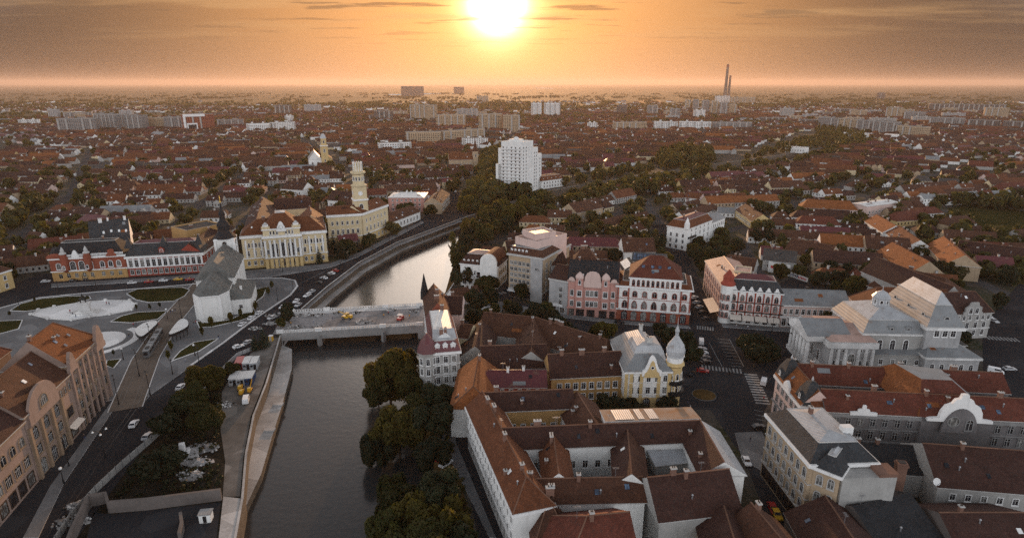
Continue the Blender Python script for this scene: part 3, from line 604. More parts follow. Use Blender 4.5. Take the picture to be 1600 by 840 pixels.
# clock tower on the corner
tb=at(568,379); d=(w1b-w1a).normalized(); TB=tb+Vector((-d.y,d.x,0))*6.4; TM=rel(r,T3(TB.x,TB.y,0)@RZ(math.atan2(d.y,d.x)+.12)); s=4.3; zt=hpx(379,255)
def tower(mb):
    mb.box(-s,-s,0,s,s,zt*.53,'wall_cream'); mb.box(-s-.4,-s-.4,zt*.53,s+.4,s+.4,zt*.55,'trim_white'); mb.box(-s*.95,-s*.95,zt*.55,s*.95,s*.95,zt*.70,'wall_cream')
    mb.lathe(0,0,[(s*1.15,zt*.70),(s*1.25,zt*.715),(s*.86,zt*.73),(s*.84,zt*.85),(s*1.12,zt*.862),(s*1.12,zt*.885),(s*.72,zt*.89),(s*.66,zt*.97),(s*.72,zt*.975),(s*.15,zt*1.0)],'wall_cream',12,.26)
    for i in range(12):
        a=i*math.pi/6; mb.box(math.cos(a)*s*.68-.22,math.sin(a)*s*.68-.22,zt*.885,math.cos(a)*s*.68+.22,math.sin(a)*s*.68+.22,zt*1.005,'trim_white')
extra(r,TM,'tower',tower)
for k in range(4):
    R=TM@RZ(k*math.pi/2); put_window(r,R@T3(0,-s,zt*.46),2.2,3.0,'arch','trim_white'); put_window(r,R@T3(0,-s,zt*.28),1.3,2.2); put_window(r,R@T3(0,-s*.95,zt*.62),2.4,2.4,'round','trim_white','lamp_globe','clock_face')
for k in range(12): 
    R=TM@RZ(k*math.pi/6+.0); put_window(r,R@T3(0,-s*.825,zt*.80),.8,2.4,'arch','trim_white')
# white church with a black baroque spire
apse=at(333,503); tow=at(361,440); ax=(tow-apse).normalized(); nrm=Vector((ax.y,-ax.x,0)); hn=hpx(503,462); L=(tow-apse).length
r=thing('church','white baroque church with slate roof and a black onion spire on its tower','church',frame(apse,tow)[0])
# frame: x runs from apse to tower, y to the left (away from river)
M=rel(r,WM[r.name]); hw_=6.8
def nave(mb):
    q=[(5.0,-hw_),(0,-hw_*.45),(0,hw_*.45),(5.0,hw_)]; P=[(18,-hw_),(18,hw_)]+q[::-1][0:0]
    poly=[(5,hw_),(0,hw_*.5),(0,-hw_*.5),(5,-hw_),(18,-hw_),(18,hw_)]; mb.prism(poly,0,hn,'wall_white',None,False)
    mb.box(17.9,-hw_-1.2,0,L-3,hw_+1.2,hn*1.18,'wall_white')
    for x,y in ((.35,3.9),(.35,-3.9),(5,-hw_),(5,hw_),(12,-hw_)): mb.box(x-.5,y-.5,0,x+.5,y+.5,hn-.4,'trim_white')
extra(r,M,'wall',nave)
def nroof(mb):
    o=.5; e=hn; z=hn+6.2; R0=(6.5,0,z); R1=(18,0,z); pl=[(18,hw_+o),(5,hw_+o),(-o,hw_*.5+o),(-o,-hw_*.5-o),(5,-hw_-o),(18,-hw_-o)]
    mb.face([(*pl[1],e),(*pl[2],e),R0],'roof_green_grey'); mb.face([(*pl[2],e),(*pl[3],e),R0],'roof_green_grey'); mb.face([(*pl[3],e),(*pl[4],e),R0],'roof_green_grey')
    mb.face([(*pl[4],e),(*pl[5],e),R1,R0],'roof_green_grey'); mb.face([(*pl[0],e),(*pl[1],e),R0,R1],'roof_green_grey')
    mb.face([(x,y,e-.02) for x,y in pl],'trim_white')
    for i in range(5): mb.face([(*pl[i+1],e-.5),(*pl[i],e-.5),(*pl[i],e),(*pl[i+1],e)],'trim_white')
    e2=hn*1.18; w_=hw_+1.2+o; z2=e2+7.4; a=(17.4+3.5,0,z2); b=(L-3,0,z2)
    mb.face([(17.4,w_,e2),(17.4,-w_,e2),a],'roof_green_grey'); mb.face([(17.4,-w_,e2),(L-3,-w_,e2),b,a],'roof_green_grey'); mb.face([(L-3,w_,e2),(17.4,w_,e2),a,b],'roof_green_grey'); mb.face([(L-3,-w_,e2),(L-3,w_,e2),b],'wall_white')
    mb.face([(17.4,-w_,e2-.3),(17.4,w_,e2-.3),(L-3,w_,e2-.3),(L-3,-w_,e2-.3)],'trim_white')
extra(r,M,'roof',nroof)
# side chapel on the river side
def chap(mb):
    x0,x1,y0,y1=7,31,-hw_-8.5,-hw_+.1; hh=hn*.58; mb.prism([(x0,y0),(x1,y0),(x1,y1),(x0,y1)],0,hh,'wall_white',None,False); mb.box(x0-.25,y0-.25,hh-.6,x1+.25,y1,hh,'trim_white')
extra(r,M,'chapel_wall',chap)
def chaproof(mb):
    x0,x1,y0,y1=6.5,31.5,-hw_-9,-hw_-.02; e=hn*.58+.02; z=hn*.58+4.2; mb.face([(x0,y0,e),(x1,y0,e),(x1-4,y1,z),(x0+4,y1,z)],'roof_green_grey'); mb.face([(x0,y1,e),(x0,y0,e),(x0+4,y1,z)],'roof_green_grey'); mb.face([(x1,y0,e),(x1,y1,e),(x1-4,y1,z)],'roof_green_grey'); mb.face([(x0,y0,e),(x0,y1,e),(x1,y1,e),(x1,y0,e)],'trim_white')
    mb.box(14,-hw_-4.5,z-2.6,15,-hw_-3.6,z-.3,'wall_white')
extra(r,M,'chapel_roof',chaproof)
for x in (22,29,36): put_window(r,M@T3(x,-hw_-1.2,hn*.92),1.2,2.8,'arch')
put_window(r,M@T3(7,-hw_-4.2,hn*.3)@RZ(-math.pi/2),1.3,1.7); put_window(r,M@T3(13,-hw_-8.5,hn*.3),1.2,1.8); put_window(r,M@T3(24,-hw_-8.5,hn*.3),1.2,1.8); put_window(r,M@T3(11.5,-hw_,hn*.62),1.2,2.6,'arch')
tz=hpx(440,371); sp=hpx(440,315); ts=4.6
def ctow(mb): mb.box(L-3.2,-ts,0,L-3.2+2*ts,ts,tz,'wall_white'); mb.box(L-3.6,-ts-.4,tz-.9,L-2.8+2*ts,ts+.4,tz-.2,'trim_white'); [mb.box(L-3.5+q*(2*ts-1+.6),-ts-.25+p*(2*ts-.6),0,L-2.4+q*(2*ts-1+.6),-ts+.85+p*(2*ts-.6),tz-.9,'trim_white') for q in(0,1) for p in(0,1)]
extra(r,M,'tower',ctow)
cxx=L-3.2+ts
for k in range(4):
    R=M@T3(cxx,0,0)@RZ(k*math.pi/2); put_window(r,R@T3(0,-ts,tz*.70),2.0,4.6,'arch','trim_white'); put_window(r,R@T3(0,-ts-.05,tz*.90),1.9,1.9,'round','trim_grey','sign_black','clock_face')
k_=sp-tz
def spire(mb): mb.lathe(cxx,0,[(ts*1.25,tz-.2),(ts*1.2,tz+.2),(ts*.86,tz+k_*.10),(ts*.62,tz+k_*.2),(ts*.66,tz+k_*.27),(ts*.72,tz+k_*.34),(ts*.56,tz+k_*.42),(ts*.34,tz+k_*.48),(ts*.30,tz+k_*.60),(ts*.36,tz+k_*.64),(ts*.30,tz+k_*.70),(ts*.14,tz+k_*.76),(ts*.05,tz+k_*.97)],'roof_black',12)
q=extra(r,M,'spire',spire)
extra(q,T3(cxx,0,sp),'cross',lambda mb:(mb.lathe(0,0,[(.05,-.9),(.5,-.6),(.5,-.3),(.05,0)],'gold',8),mb.box(-.14,-.14,-.1,.14,.14,2.8,'gold'),mb.box(-.95,-.12,1.5,.95,.12,1.8,'gold')))
occupy([FA_ for FA_ in px([(300,510),(410,505),(410,440),(345,420),(320,450)])])
# red brick bishop's palace, yellow at the foot
A=at(84,440);B=at(201,432.5); h=hpx(440,404); r=house_thing('palace','red brick palace with white arches, yellow ground floor and two corner turrets','palace',A,B)
M,W,rf=wing(r,A,B,16,h,'wall_brick',('mansard',5.5,6.6,'roof_black',.5,'roof_slate'),dict(f=[(h*.22,5,1.7,2.4,'rect','trim_ochre',.06,.42),(h*.22,3,1.7,2.4,'rect','trim_ochre',.62,.04),(h*.64,1,2.0,3.2,'arch','trim_white',.05,.83),(h*.64,3,2.4,4.6,'arch','trim_white',.24,.42),(h*.64,3,1.9,3.2,'arch','trim_white',.63,.04)],l=[(h*.25,3,1.5,2.2),(h*.64,3,1.6,3,'arch')]),bands=[(h-.9,h,.5,'trim_white'),(h*.40,h*.44,.35,'trim_white')],ground=(h*.40,'wall_ochre'),chim=2)
put_window(r,M@T3(W*.42,0,2.0),2.8,4.0,'arch','trim_ochre','wood_dark','door')
for u in(.205,.51):
    q=extra(r,M@T3(W*u,-.8,0),'turret',lambda mb:(mb.lathe(0,0,[(.3,h*.36),(1.7,h*.5),(1.8,h*.98)],'wall_brick',8),mb.lathe(0,0,[(2.0,h*.98),(2.0,h+.5),(1.5,h+.6),(1.5,h+2.2)],'wall_brick',8),mb.lathe(0,0,[(1.75,h+2.2),(1.6,h+2.7),(.9,h+3.3),(1.0,h+4.0),(.1,h+6.0)],'trim_grey',8)))
    put_window(q,T3(0,-1.75,h*.62),1.0,2.0,'arch')
gable_face(r,M@T3(W*.355,-.3,0),bell(3.6,h-.1,4.0),.35,'trim_white'); gable_face(r,M@T3(W*.09,-.3,0),bell(8,h-.1,2.6,((1,0),(1,.3),(.8,.7),(.4,.95),(0,1))),.35,'wall_brick'); gable_face(r,M@T3(W*.83,-.3,0),bell(5,h-.4,4.0,((1,0),(.9,.3),(.6,.45),(.55,.9),(0,1))),.35,'wall_brick')
extra(r,M,'balustrade',lambda mb:[mb.box(W*u,-.35,h,W*u+.35,.0,h+1.3,'trim_white') for u in [.22+.016*i for i in range(18)]+[.56+.018*i for i in range(24)]]+[mb.box(W*.22,-.4,h+1.3,W*.49,.1,h+1.55,'trim_white'),mb.box(W*.56,-.4,h+1.3,W*.99,.1,h+1.55,'trim_white')])
# grey roofed block behind it with white gable
a=at(142,381,14);b=at(203,375,14); r=house_thing('palace_hall','steep slate roofed hall with a white gable and roof windows behind the red palace','hall',a,b)
M,W,rf=wing(r,a,b,16,14,'wall_white',('r','x',11,'roof_slate',0,0),dict(r=[(6,3,1.2,2)]),chim=3,chm='trim_white')
for u in(.35,.55,.75,.93): slope_piece(rf,Matrix(),'skylight',W*u,3.2+2*(u%.3),14+5.0+2.2*(u%.3),1.0,1.6,.93,'lamp_globe')
# long red and white palace on the square
A=at(201.5,432.3);B=at(321,425); h=hpx(432,401); r=house_thing('red_palace','long red and white terrace palace with dark mansard roof beside the square','palace',A,B)
M,W,rf=wing(r,A,B,15,h,'wall_red',('mansard',4.2,5.8,'roof_slate',1.2,'roof_maroon'),dict(f=[(h*.22,13,1.6,2.4,'rect','trim_grey',.02,.02),(h*.64,13,1.7,3.8,'hood','trim_white',.02,.02)],r=[(h*.22,3,1.5,2.2),(h*.64,3,1.6,3.4)]),bands=[(h-1.1,h,.5,'trim_white'),(h*.42,h*.46,.3,'trim_white')],chim=1)
posts_on(r,M,'pilaster',[W*(.02+.96*i/13) for i in range(14)],.4,.3,h*.46,h*.9,'trim_white')
dormer(r,M,W*.47,.3,h+.3,2.6,3.2,3,'wall_red','roof_slate')
for u in(.04,.49,.95): extra(r,M@T3(W*u,4,0),'roof_cone',lambda mb:mb.lathe(0,0,[(3,h+4),(.05,h+10)],'roof_slate',4,.785))
side=at(350,399)
dd=(side-B).normalized()
wing(r,B+dd*.3+Vector((-.0,0,0)),B+dd*62,13,h*.96,'wall_red',('r','x',5.5,'tile_dark',0,0),dict(f=[(h*.22,10,1.5,2.3,'rect','trim_grey'),(h*.62,10,1.5,3.2,'hood','trim_white')]),bands=[(h*.96-1,h*.96,.5,'trim_white')],chim=2)
# flat roofed block behind, its orange sunlight put into the wall colour
a=at(292,362,17);b=at(348,351,17); r=house_thing('apartment_building','flat grey roofed block with sunlight put into ochre walls, behind the long red palace','apartment building',a,b)
wing(r,a,b,18,17,'wall_ochre',('flat','roof_felt',.8),dict(f=[(4,6,1.3,1.8),(8,6,1.3,1.8),(12,6,1.3,1.8)],r=[(4,4,1.3,1.8),(8,4,1.3,1.8),(12.5,4,1.3,1.8)]),chim=1)
# old yellow house at the left edge
B=at(24,449);A=at(-60,478); h=hpx(449,421); r=house_thing('corner_house','old yellow two storey house at the dark left end of the square','house',A,B)
wing(r,A,B,14,h,'wall_yellow',('r','x',5,'tile_brown',0,6),dict(f=[(h*.25,5,1.3,2.2),(h*.68,5,1.3,2.2)],r=[(h*.25,3,1.3,2.2),(h*.68,3,1.3,2.2)]),bands=[(h-.7,h,.4,'trim_white')],chim=1)
a=at(20,447);a=a+Vector((4,22,0)); r=house_thing('terrace_house','dark grey house with five white dormers left of the red palace','house',a,a+Vector((34,3,0)))
M,W,rf=wing(r,a,a+Vector((34,3,0)),12,8,'wall_grey',('r','x',5,'roof_slate',0,0),dict(f=[(2.5,6,1.2,1.8),(5.8,6,1.2,1.8)]))
for i in range(5): dormer(r,M,6+i*5,1.2,8.8,1.7,1.5,2.5)
# Art Nouveau hotel row at the lower left
A=at(-70,905);Bf=at(174,618); dv=(Bf-A); Lh=dv.length; u=dv/Lh
def hp(t): return A+u*t
h=21.; cut=[0,Lh-86,Lh-64,Lh-41,Lh]; tl=lambda x:x
t3=(at(111,673)-A).dot(u); t2=(at(61,750)-A).dot(u)
r=house_thing('hotel','long dusky pink Art Nouveau hotel with brown and orange tiled roofs and arched gables','hotel',hp(t3+.3),Bf)
fr='trim_tan'
M,W,rf=wing(r,hp(t3+.3),Bf,17,h,'wall_hotel',('r','x',8.5,'tile_deep',0,7),dict(f=[(2.4,6,2.6,3.6,'shop','wood_dark',.03,.16),(7.2,5,1.8,2.6,'rect',fr,.05,.2),(11.4,5,1.9,2.8,'arch',fr,.05,.2),(14.8,5,1.7,2.0,'arch',fr,.05,.2),(18.7,4,2.0,1.6,'arch',fr,.08,.24),(7,1,2.2,3,'arch',fr,.84,.02),(12,1,2.2,3.4,'arch',fr,.84,.02),(17,1,2.2,2.6,'arch',fr,.84,.02)],r=[(3,3,2.2,3.4,'arch',fr),(7.5,3,1.5,2.6,'rect',fr),(12,3,1.5,2.8,'arch',fr),(16.5,3,1.5,2.2,'arch',fr)]),bands=[(h-.5,h,.5,'trim_tan'),(5,5.4,.3,'trim_tan')],chim=1)
gable_face(r,M@T3(W*.92,-.5,0),bell(6.4,h-3,8.2),.5,'wall_hotel'); gable_face(r,M@T3(W*.06,-.4,0),bell(4.5,h-2,6),.45,'wall_hotel')
posts_on(r,M,'pier',[W*x for x in(.01,.2,.36,.52,.68,.83,.99)],.4,.55,0,h-1.0,'wall_hotel')
for i in range(4): put_window(r,M@T3(W*(.16+.165*i),-.06,9.9),2.6,.9,'rect',fr,'trim_tan','balcony')
put_window(r,M@T3(W*.06,-.1,2.2),3.0,4.2,'arch',fr,'wood_dark','door')
for x,y in((.35,3),(.6,4.2),(.45,5.5)): slope_piece(rf,Matrix(),'skylight',W*x,y,h+.75+y,.9,1.0,.78,'glass_blue')
h2=18.5
M2,W2,rf2=wing(r,hp(t2),hp(t3),16,h2,'wall_hotel',('r','x',8,'tile_brown',0,0),dict(f=[(2.6,3,3.0,4.4,'arch',fr,.02,.30),(7.6,3,2.4,2.8,'rect',fr,.02,.30),(12.4,3,2.6,3.6,'arch',fr,.02,.30),(2.6,1,3.4,3.2,'shop','wood_dark',.70,.02),(8.6,1,3.4,3.0,'shop',fr,.70,.02),(15.6,3,1.2,2.2,'arch',fr,.70,.02),(18.6,1,3.4,1.8,'arch',fr,.22,.5)]),bands=[(h2-.4,h2,.4,'trim_tan')])
gable_face(r,M2@T3(W2*.36,-.25,0),bell(W2*.60,h2-3.5,8.6,((1,0),(1,.34),(.92,.38),(.92,.55),(.72,.78),(.45,.95),(.2,1.0),(0,1.02))),.35,'wall_hotel','arched_gable'); put_window(r,M2@T3(W2*.36,-.6,h2+.6),3.6,3.0,'arch',fr)
posts_on(r,M2,'pier',[W2*x for x in(.03,.25,.47,.69)],.45,.7,0,h2-3.6,'trim_tan')
extra(r,M2,'awning',lambda mb:mb.face([(W2*.72,-.1,4.9),(W2*.97,-.1,4.9),(W2*.97,-2.0,4.1),(W2*.72,-2.0,4.1)],'awning'))
M3,W3,rf3=wing(r,hp(0),hp(t2-.3),16,17.5,'wall_hotel',('r','x',8,'tile_dark',0,0),dict(f=[(2.6,8,2.6,3.2,'shop','wood_dark',.02,.02),(7.6,8,2.6,2.8,'rect',fr,.02,.02),(13.4,8,2.2,2.6,'arch',fr,.02,.02)]),bands=[(17,17.5,.4,'trim_tan')])
# taller hipped wing behind with skylights
nl=Vector((-u.y,u.x,0)); q0=hp(t3-4)+nl*21; q1=hp(Lh-8)+nl*21
M4,W4,rf4=wing(r,q0,q1,20,22,'wall_hotel',('r','x',10,'tile_red',9,9),dict(r=[(8,4,1.4,2.2),(13,4,1.4,2.2),(18,4,1.4,2.2)]))
for x in(.35,.5,): 
    for d_ in(0,1.3): slope_piece(rf4,Matrix(),'skylight',W4*x+d_,5.0,22+5.2,1.0,2.0,.75,'lamp_globe')
q0=hp(t2-30)+nl*20; q1=hp(t3-5)+nl*20
wing(r,q0,q1,18,19,'wall_hotel',('r','x',9,'tile_dark',0,0)); wing(r,hp(t3+2)+nl*42,hp(Lh-14)+nl*42,16,17,'wall_hotel',('r','x',8,'tile_red',8,8),chim=1)
# ------------------------------------------------------------------ landmark buildings, centre and right
def ridge_wing(root,pa,pb,zr,half,rise,wall,mat,eL=0,eR=0,mat2=None,rows=None,chim=1,**k):
    a=at(*pa,zr); b=at(*pb,zr); d=(b-a).normalized(); n=Vector((-d.y,d.x,0)); 
    return wing(root,a-n*half,b-n*half,2*half,zr-rise-.22,wall,('r','x',rise,mat,eL,eR)+((mat2,) if mat2 else ()),rows,chim=chim,**k)
def ridge_house(name,label,cat,pa,pb,zr,half,rise,wall,mat,**k):
    a=at(*pa,zr); b=at(*pb,zr); r=house_thing(name,label,cat,a,b); ridge_wing(r,pa,pb,zr,half,rise,wall,mat,**k); return r
# yellow church tower farther out
b=at(509,262); h=hpx(262,228); r=thing('church','yellow church with blue-grey nave roof and square clock tower beyond the town hall','church',T3(b.x,b.y,0)@RZ(.35)); M=rel(r,WM[r.name]); s=4.2; z_=hpx(262,209)
extra(r,M,'tower',lambda mb:(mb.box(-s,-s,0,s,s,h,'wall_yellow'),mb.box(-s-.5,-s-.5,h,s+.5,s+.5,h+.8,'trim_white'),mb.box(-s*.75,-s*.75,h+.8,s*.75,s*.75,h+(z_-h)*.62,'wall_yellow'),mb.lathe(0,0,[(s*.9,h+(z_-h)*.62),(s*.8,h+(z_-h)*.75),(s*.35,z_)],'roof_zinc',8)))
for k in range(4):
    for z,w_,hh in ((h*.35,1.4,3),(h*.8,2,4.4),(h+(z_-h)*.35,1.6,3.4)): put_window(r,M@RZ(k*math.pi/2)@T3(0,-s if z<h else -s*.75,z),w_,hh,'arch')
F2=WM[r.name]; A=F2@Vector((-12,5,0)); 
wing(r,F2@Vector((-19,-2,0)),F2@Vector((-4.3,-2,0)),26,11,'wall_white',('r','y',9,'roof_grey',0,0),dict(f=[(6,2,1.6,3.6,'arch')]))
wing(r,F2@Vector((-6,4.4,0)),F2@Vector((9,4.4,0)),24,10,'wall_yellow',('r','y',6,'tile_rust',0,4))
# pink block with a white roof, and the low white row in front of it
A=at(608,331);B=at(663,331); h=hpx(331,309); r=house_thing('pink_building','pink three storey building with a white sheet roof behind the town hall tower','building',A,B)
M,W,rf=wing(r,A,B,24,h,'wall_pink',('r','x',2.2,'roof_white',8,8),dict(f=[(h*.2,7,1.2,1.9),(h*.52,7,1.2,1.9),(h*.83,7,1.2,1.5)],r=[(h*.2,6,1.2,1.9),(h*.52,6,1.2,1.9),(h*.83,6,1.2,1.5)]),chim=3,chm='trim_white')
A=at(608,362.5);B=at(657,343); h=6; r=house_thing('row_house','low white row house with brown tiled roof on the road past the town hall','house',A,B); wing(r,A+(B-A).normalized()*2,B,11,h,'wall_white',('r','x',5,'tile_brown',0,4),dict(f=[(3,8,1.2,2.2,'rect','trim_grey')]),chim=1)
# white stepped hotel slab
C=at(815,304);Lp=C+Vector((-24.4,14.1,0));R=C+Vector((20,34.8,0)); H=hpx(304,224); r=house_thing('hotel_tower','tall white stepped hotel with rows of balconies among the riverside trees','hotel',Lp,C)
d1=(C-Lp); d2=(R-C); L1=d1.length; L2=d2.length; st=3.2
M,W,_=wing(r,Lp+d1*.22,C,L2*.55,H,'wall_white',('flat','roof_white',1.0))
wing(r,Lp,Lp+d1*.22,L2*.5,H*.55,'wall_white',('flat','roof_white',1.0)); wing(r,Lp+d1*.10,Lp+d1*.26,L2*.45,H*.87,'wall_white',('flat','roof_white',.8),occ=False)
nst=int(H/st)
for i in range(1,nst):
    z=i*st+1.2
    for j in range(5): put_window(r,M@T3(W*(.1+.2*j),0,z),1.6,1.5,'rect','trim_white')
    extra(r,M,'balcony',lambda mb:(mb.box(W*.02,-1.5,z-1.5,W*.98,0,z-1.35,'trim_white'),mb.box(W*.02,-1.5,z-1.35,W*.98,-1.38,z-.5,'trim_white')))
Mr,Wr,_=wing(r,C,C+d2*.55,L1*.55,H*.99,'wall_white',('flat','roof_white',1.0))
Mr2,Wr2,_=wing(r,C+d2*.55,C+d2*.8,L1*.5,H*.86,'wall_white',('flat','roof_white',.8)); Mr3,Wr3,_=wing(r,C+d2*.8,R,L1*.45,H*.72,'wall_white',('flat','roof_white',.8))
for i in range(1,nst):
    z=i*st+1.2
    for j in range(4): put_window(r,Mr@T3(Wr*(.14+.24*j),0,z),1.5,1.6,'rect','trim_white')
    if z<H*.82: [put_window(r,Mr2@T3(Wr2*(.3+.4*j),0,z),1.5,1.6,'rect','trim_white') for j in(0,1)]
    if z<H*.68: put_window(r,Mr3@T3(Wr3*.5,0,z),1.5,1.6,'rect','trim_white')
extra(r,M,'roof_house',lambda mb:(mb.box(W*.3,3,H,W*.8,11,H+3,'wall_white'),mb.lathe(W*.55,7,[(2.6,H+3),(2.2,H+4.2),(1,H+5),(.1,H+5.2)],'trim_white',12)))
A=at(846,296);B=at(880,291); r=house_thing('annex_building','low building with dormers and white end bay beside the white stepped hotel','building',A,B); M,W,_=wing(r,A,B,14,8,'wall_white',('mansard',3,4,'tile_rust',.6,'tile_brown'),dict(f=[(2.5,7,1.3,1.9),(5.8,7,1.3,1.9)]))
for i in range(5): dormer(r,M,3+i*W/5.2,1,8.6,1.4,1.4,2)
# white fronted house with round gable by the river
A=at(720,445);B=at(778,451); h=hpx(448,414); r=house_thing('riverside_house','white house with a tall rounded gable and palm-like tree by the river','house',A,B)
M,W,rf=wing(r,A,B,15,h,'wall_white',('mansard',3.4,4.6,'tile_dark',1.2,'roof_pink'),dict(f=[(h*.22,3,1.8,3,'arch','trim_white',.03,.5),(h*.64,3,1.3,2.2,'arch','trim_white',.03,.52),(h*.2,3,1.6,2.4,'arch','trim_white',.55,.03),(h*.55,1,3,3,'shop','trim_white',.42,.42)],r=[(h*.25,4,1.3,2.2,'rect','trim_ochre'),(h*.65,4,1.3,2.2,'rect','trim_ochre')]),bands=[(h-.5,h+.1,.4,'trim_white')])
gw=W*.44; gable_face(r,M@T3(W*.765,-.2,0),[(gw/2,h*.5),(gw/2,h+2)]+[(gw/2*math.cos(a),h+2+4.4*math.sin(a)) for a in [math.pi*i/12 for i in range(1,12)]]+[(-gw/2,h+2),(-gw/2,h*.5)],.5,'wall_white','round_gable')
extra(r,M@T3(W*.765,0,0),'barrel_roof',lambda mb:[mb.face([(gw/2*math.cos(math.pi*i/12),.5,h+2+4.4*math.sin(math.pi*i/12)),(gw/2*math.cos(math.pi*(i+1)/12),.5,h+2+4.4*math.sin(math.pi*(i+1)/12)),(gw/2*math.cos(math.pi*(i+1)/12),14.5,h+2+4.4*math.sin(math.pi*(i+1)/12)),(gw/2*math.cos(math.pi*i/12),14.5,h+2+4.4*math.sin(math.pi*i/12))],'tile_rust') for i in range(12)])
for i in range(4): dormer(r,M,2+i*2.4,.6,h+.6,1.2,1.5,2.0,'trim_white','tile_dark')
extra(r,M,'sign',lambda mb:[mb.box(W*.575+dx_,-.92,h*.40,W*.575+dx_+ww,-.8,h*.40+hh,m_) for dx_,ww,hh,m_ in((0,.25,.5,'sign_black'),(.4,.35,.6,'sign_black'),(.85,.4,.6,'sign_black'),(2.3,.5,.5,'sign_black'),(2.9,.5,.5,'sign_red'),(3.5,.5,.5,'sign_red'),(4.1,.4,.5,'sign_red'),(4.7,.4,.5,'sign_black'),(5.2,.4,.5,'sign_black'))])
extra(r,M,'balcony',lambda mb:(mb.box(W*.05,-1.6,h*.4,W*.40,0,h*.43,'trim_white'),[mb.box(W*(.05+.0345*i),-1.6,h*.43,W*(.05+.0345*i)+.2,-1.4,h*.51,'trim_white') for i in range(11)],mb.box(W*.05,-1.6,h*.51,W*.40,-1.4,h*.53,'trim_white')))
# grey interwar hotel block
A=at(795,463);B=at(847,473); h=hpx(471,402); r=house_thing('grey_hotel','tall grey interwar block with stepped roof terraces facing the main square','hotel',A,B)
M,W,rf=wing(r,A,B,30,h,'wall_tan',('mansard',1.6,3.4,'tile_brown',.3,'roof_grey'),dict(f=[(h*.11,4,2.2,3.0,'shop','wood_dark',.02,.34)]+[(h*(.27+.135*i),5,1.5,1.7,'rect','trim_grey',.03,.36) for i in range(5)],r=[(h*(.27+.135*i),6,1.4,1.7,'rect','trim_grey') for i in range(5)]),bands=[(h-.7,h,.8,'trim_grey'),(h*.195,h*.215,.3,'trim_grey')],ground=(h*.2,'wall_dark'),chim=0)
extra(r,M,'pier',lambda mb:mb.box(W*.66,-.5,0,W*1.0,.4,h-.7,'wall_stonegrey')); 
for i in range(5): dormer(r,M,1.6+i*2.0,.3,h+.7,1.1,1.7,1.6,'trim_white','roof_grey')
wing(r,at(797,463)+Vector((2.5,4,0)),B+Vector((-2.5,3.2,0)),22,h+6.6,'wall_palepink',('flat','roof_pink',.7),occ=False); wing(r,at(797,463)+Vector((6,8,0)),B+Vector((-3.5,7,0)),12,h+9.4,'wall_palepink',('flat','roof_pink',.5),occ=False)
extra(r,M,'canopy',lambda mb:mb.box(.4,-2.4,3.9,W*.62,0,4.4,'trim_white'))
sgn=extra(r,M,'sign',lambda mb:[mb.box(W*.80+dx_,-.62,h*.72+dz_,W*.80+dx_+ww,-.5,h*.72+dz_+hh,'sign_black') for dx_,dz_,ww,hh in((0,0,.12,1.0),(.5,0,.12,1.0),(.12,.45,.4,.12),(.9,0,.12,1.0),(1.0,.85,.5,.12),(1.0,0,.5,.12),(1.7,.2,.12,.7),(1.9,0,.5,.12))])
A=at(848,470);B=at(886,466); r=house_thing('link_building','narrow dark building set back between the grey hotel and the stone house','building',A,B); wing(r,A+Vector((0,4,0)),B+Vector((0,4,0)),14,16,'wall_stonegrey',('r','x',4.5,'tile_dark',0,0),dict(f=[(3,2,1.2,2,'rect','trim_grey'),(7,2,1.2,2,'rect','trim_grey'),(11,2,1.2,2,'rect','trim_grey')]))
A=at(857.5,485);B=at(886,491); h=hpx(489,438); r=house_thing('stone_house','narrow pale stone house with white shopfront left of the pink palace','house',A,B)
M,W,_=wing(r,A,B,16,h,'wall_stonegrey',('r','x',4.5,'tile_dark',0,0),dict(f=[(h*.1,2,2.4,2.6,'shop','trim_white',.03,.03)]+[(h*(.33+.2*i),1,1.3,2.0,'rect','trim_grey',.45,.2) for i in range(3)]),bands=[(h-.6,h,.4,'trim_grey')]); extra(r,M,'fascia',lambda mb:mb.box(-.05,-.7,h*.2,W*.75,0,h*.27,'trim_white'))
# pink palace
A=at(886.5,492);B=at(962,497.5); h=hpx(495,440); r=house_thing('pink_palace','pink palace with a curved central gable and dark steep roof on the main square','palace',A,B); fr='trim_white'
M,W,rf=wing(r,A,B,18,h,'wall_pink',('r','x',6.8,'roof_black',0,0),dict(f=[(h*.10,1,1.9,2.8,'shop','wood_dark',.03,.87),(h*.10,1,3.0,2.8,'shop','wood_dark',.18,.66),(h*.10,1,3.0,3.0,'shop','wood_dark',.40,.44),(h*.10,1,3.0,2.8,'shop','wood_dark',.65,.19),(h*.10,1,1.9,2.8,'shop','wood_dark',.87,.03)]+[(h*z,n,w_,hh,sty,fr,m0,m1) for z,hh,sty in((.36,2.4,'hood'),(.66,2.6,'rect')) for n,w_,m0,m1 in((1,1.3,.03,.87),(1,1.8,.19,.67),(3,1.4,.36,.38),(1,1.8,.68,.18),(1,1.3,.87,.03))]),bands=[(h-.4,h+.1,.5,'wall_pink'),(h*.21,h*.25,.4,'wall_pink')],chim=1)
gable_face(r,M@T3(W*.5,-.5,0),bell(W*.36,h-2.5,7.2,((1,0),(1,.3),(.9,.38),(.9,.6),(.7,.85),(.35,.98),(0,1))),.5,'wall_palepink','curved_gable')
for u_ in(.235,.765):
    q=extra(r,M@T3(W*u_,-.8,0),'bay',lambda mb:(mb.box(-1.7,0,h*.24,1.7,1,h+1.4,'wall_pink'),mb.lathe(0,.6,[(1.9,h+1.4),(1.9,h+2.2),(1.3,h+3.2),(.2,h+4.2)],'wall_palepink',10))); put_window(q,T3(0,0,h*.98),1.0,2.0,'arch'); put_window(q,T3(0,0,h*.66),1.7,2.5); put_window(q,T3(0,0,h*.36),1.7,2.3)
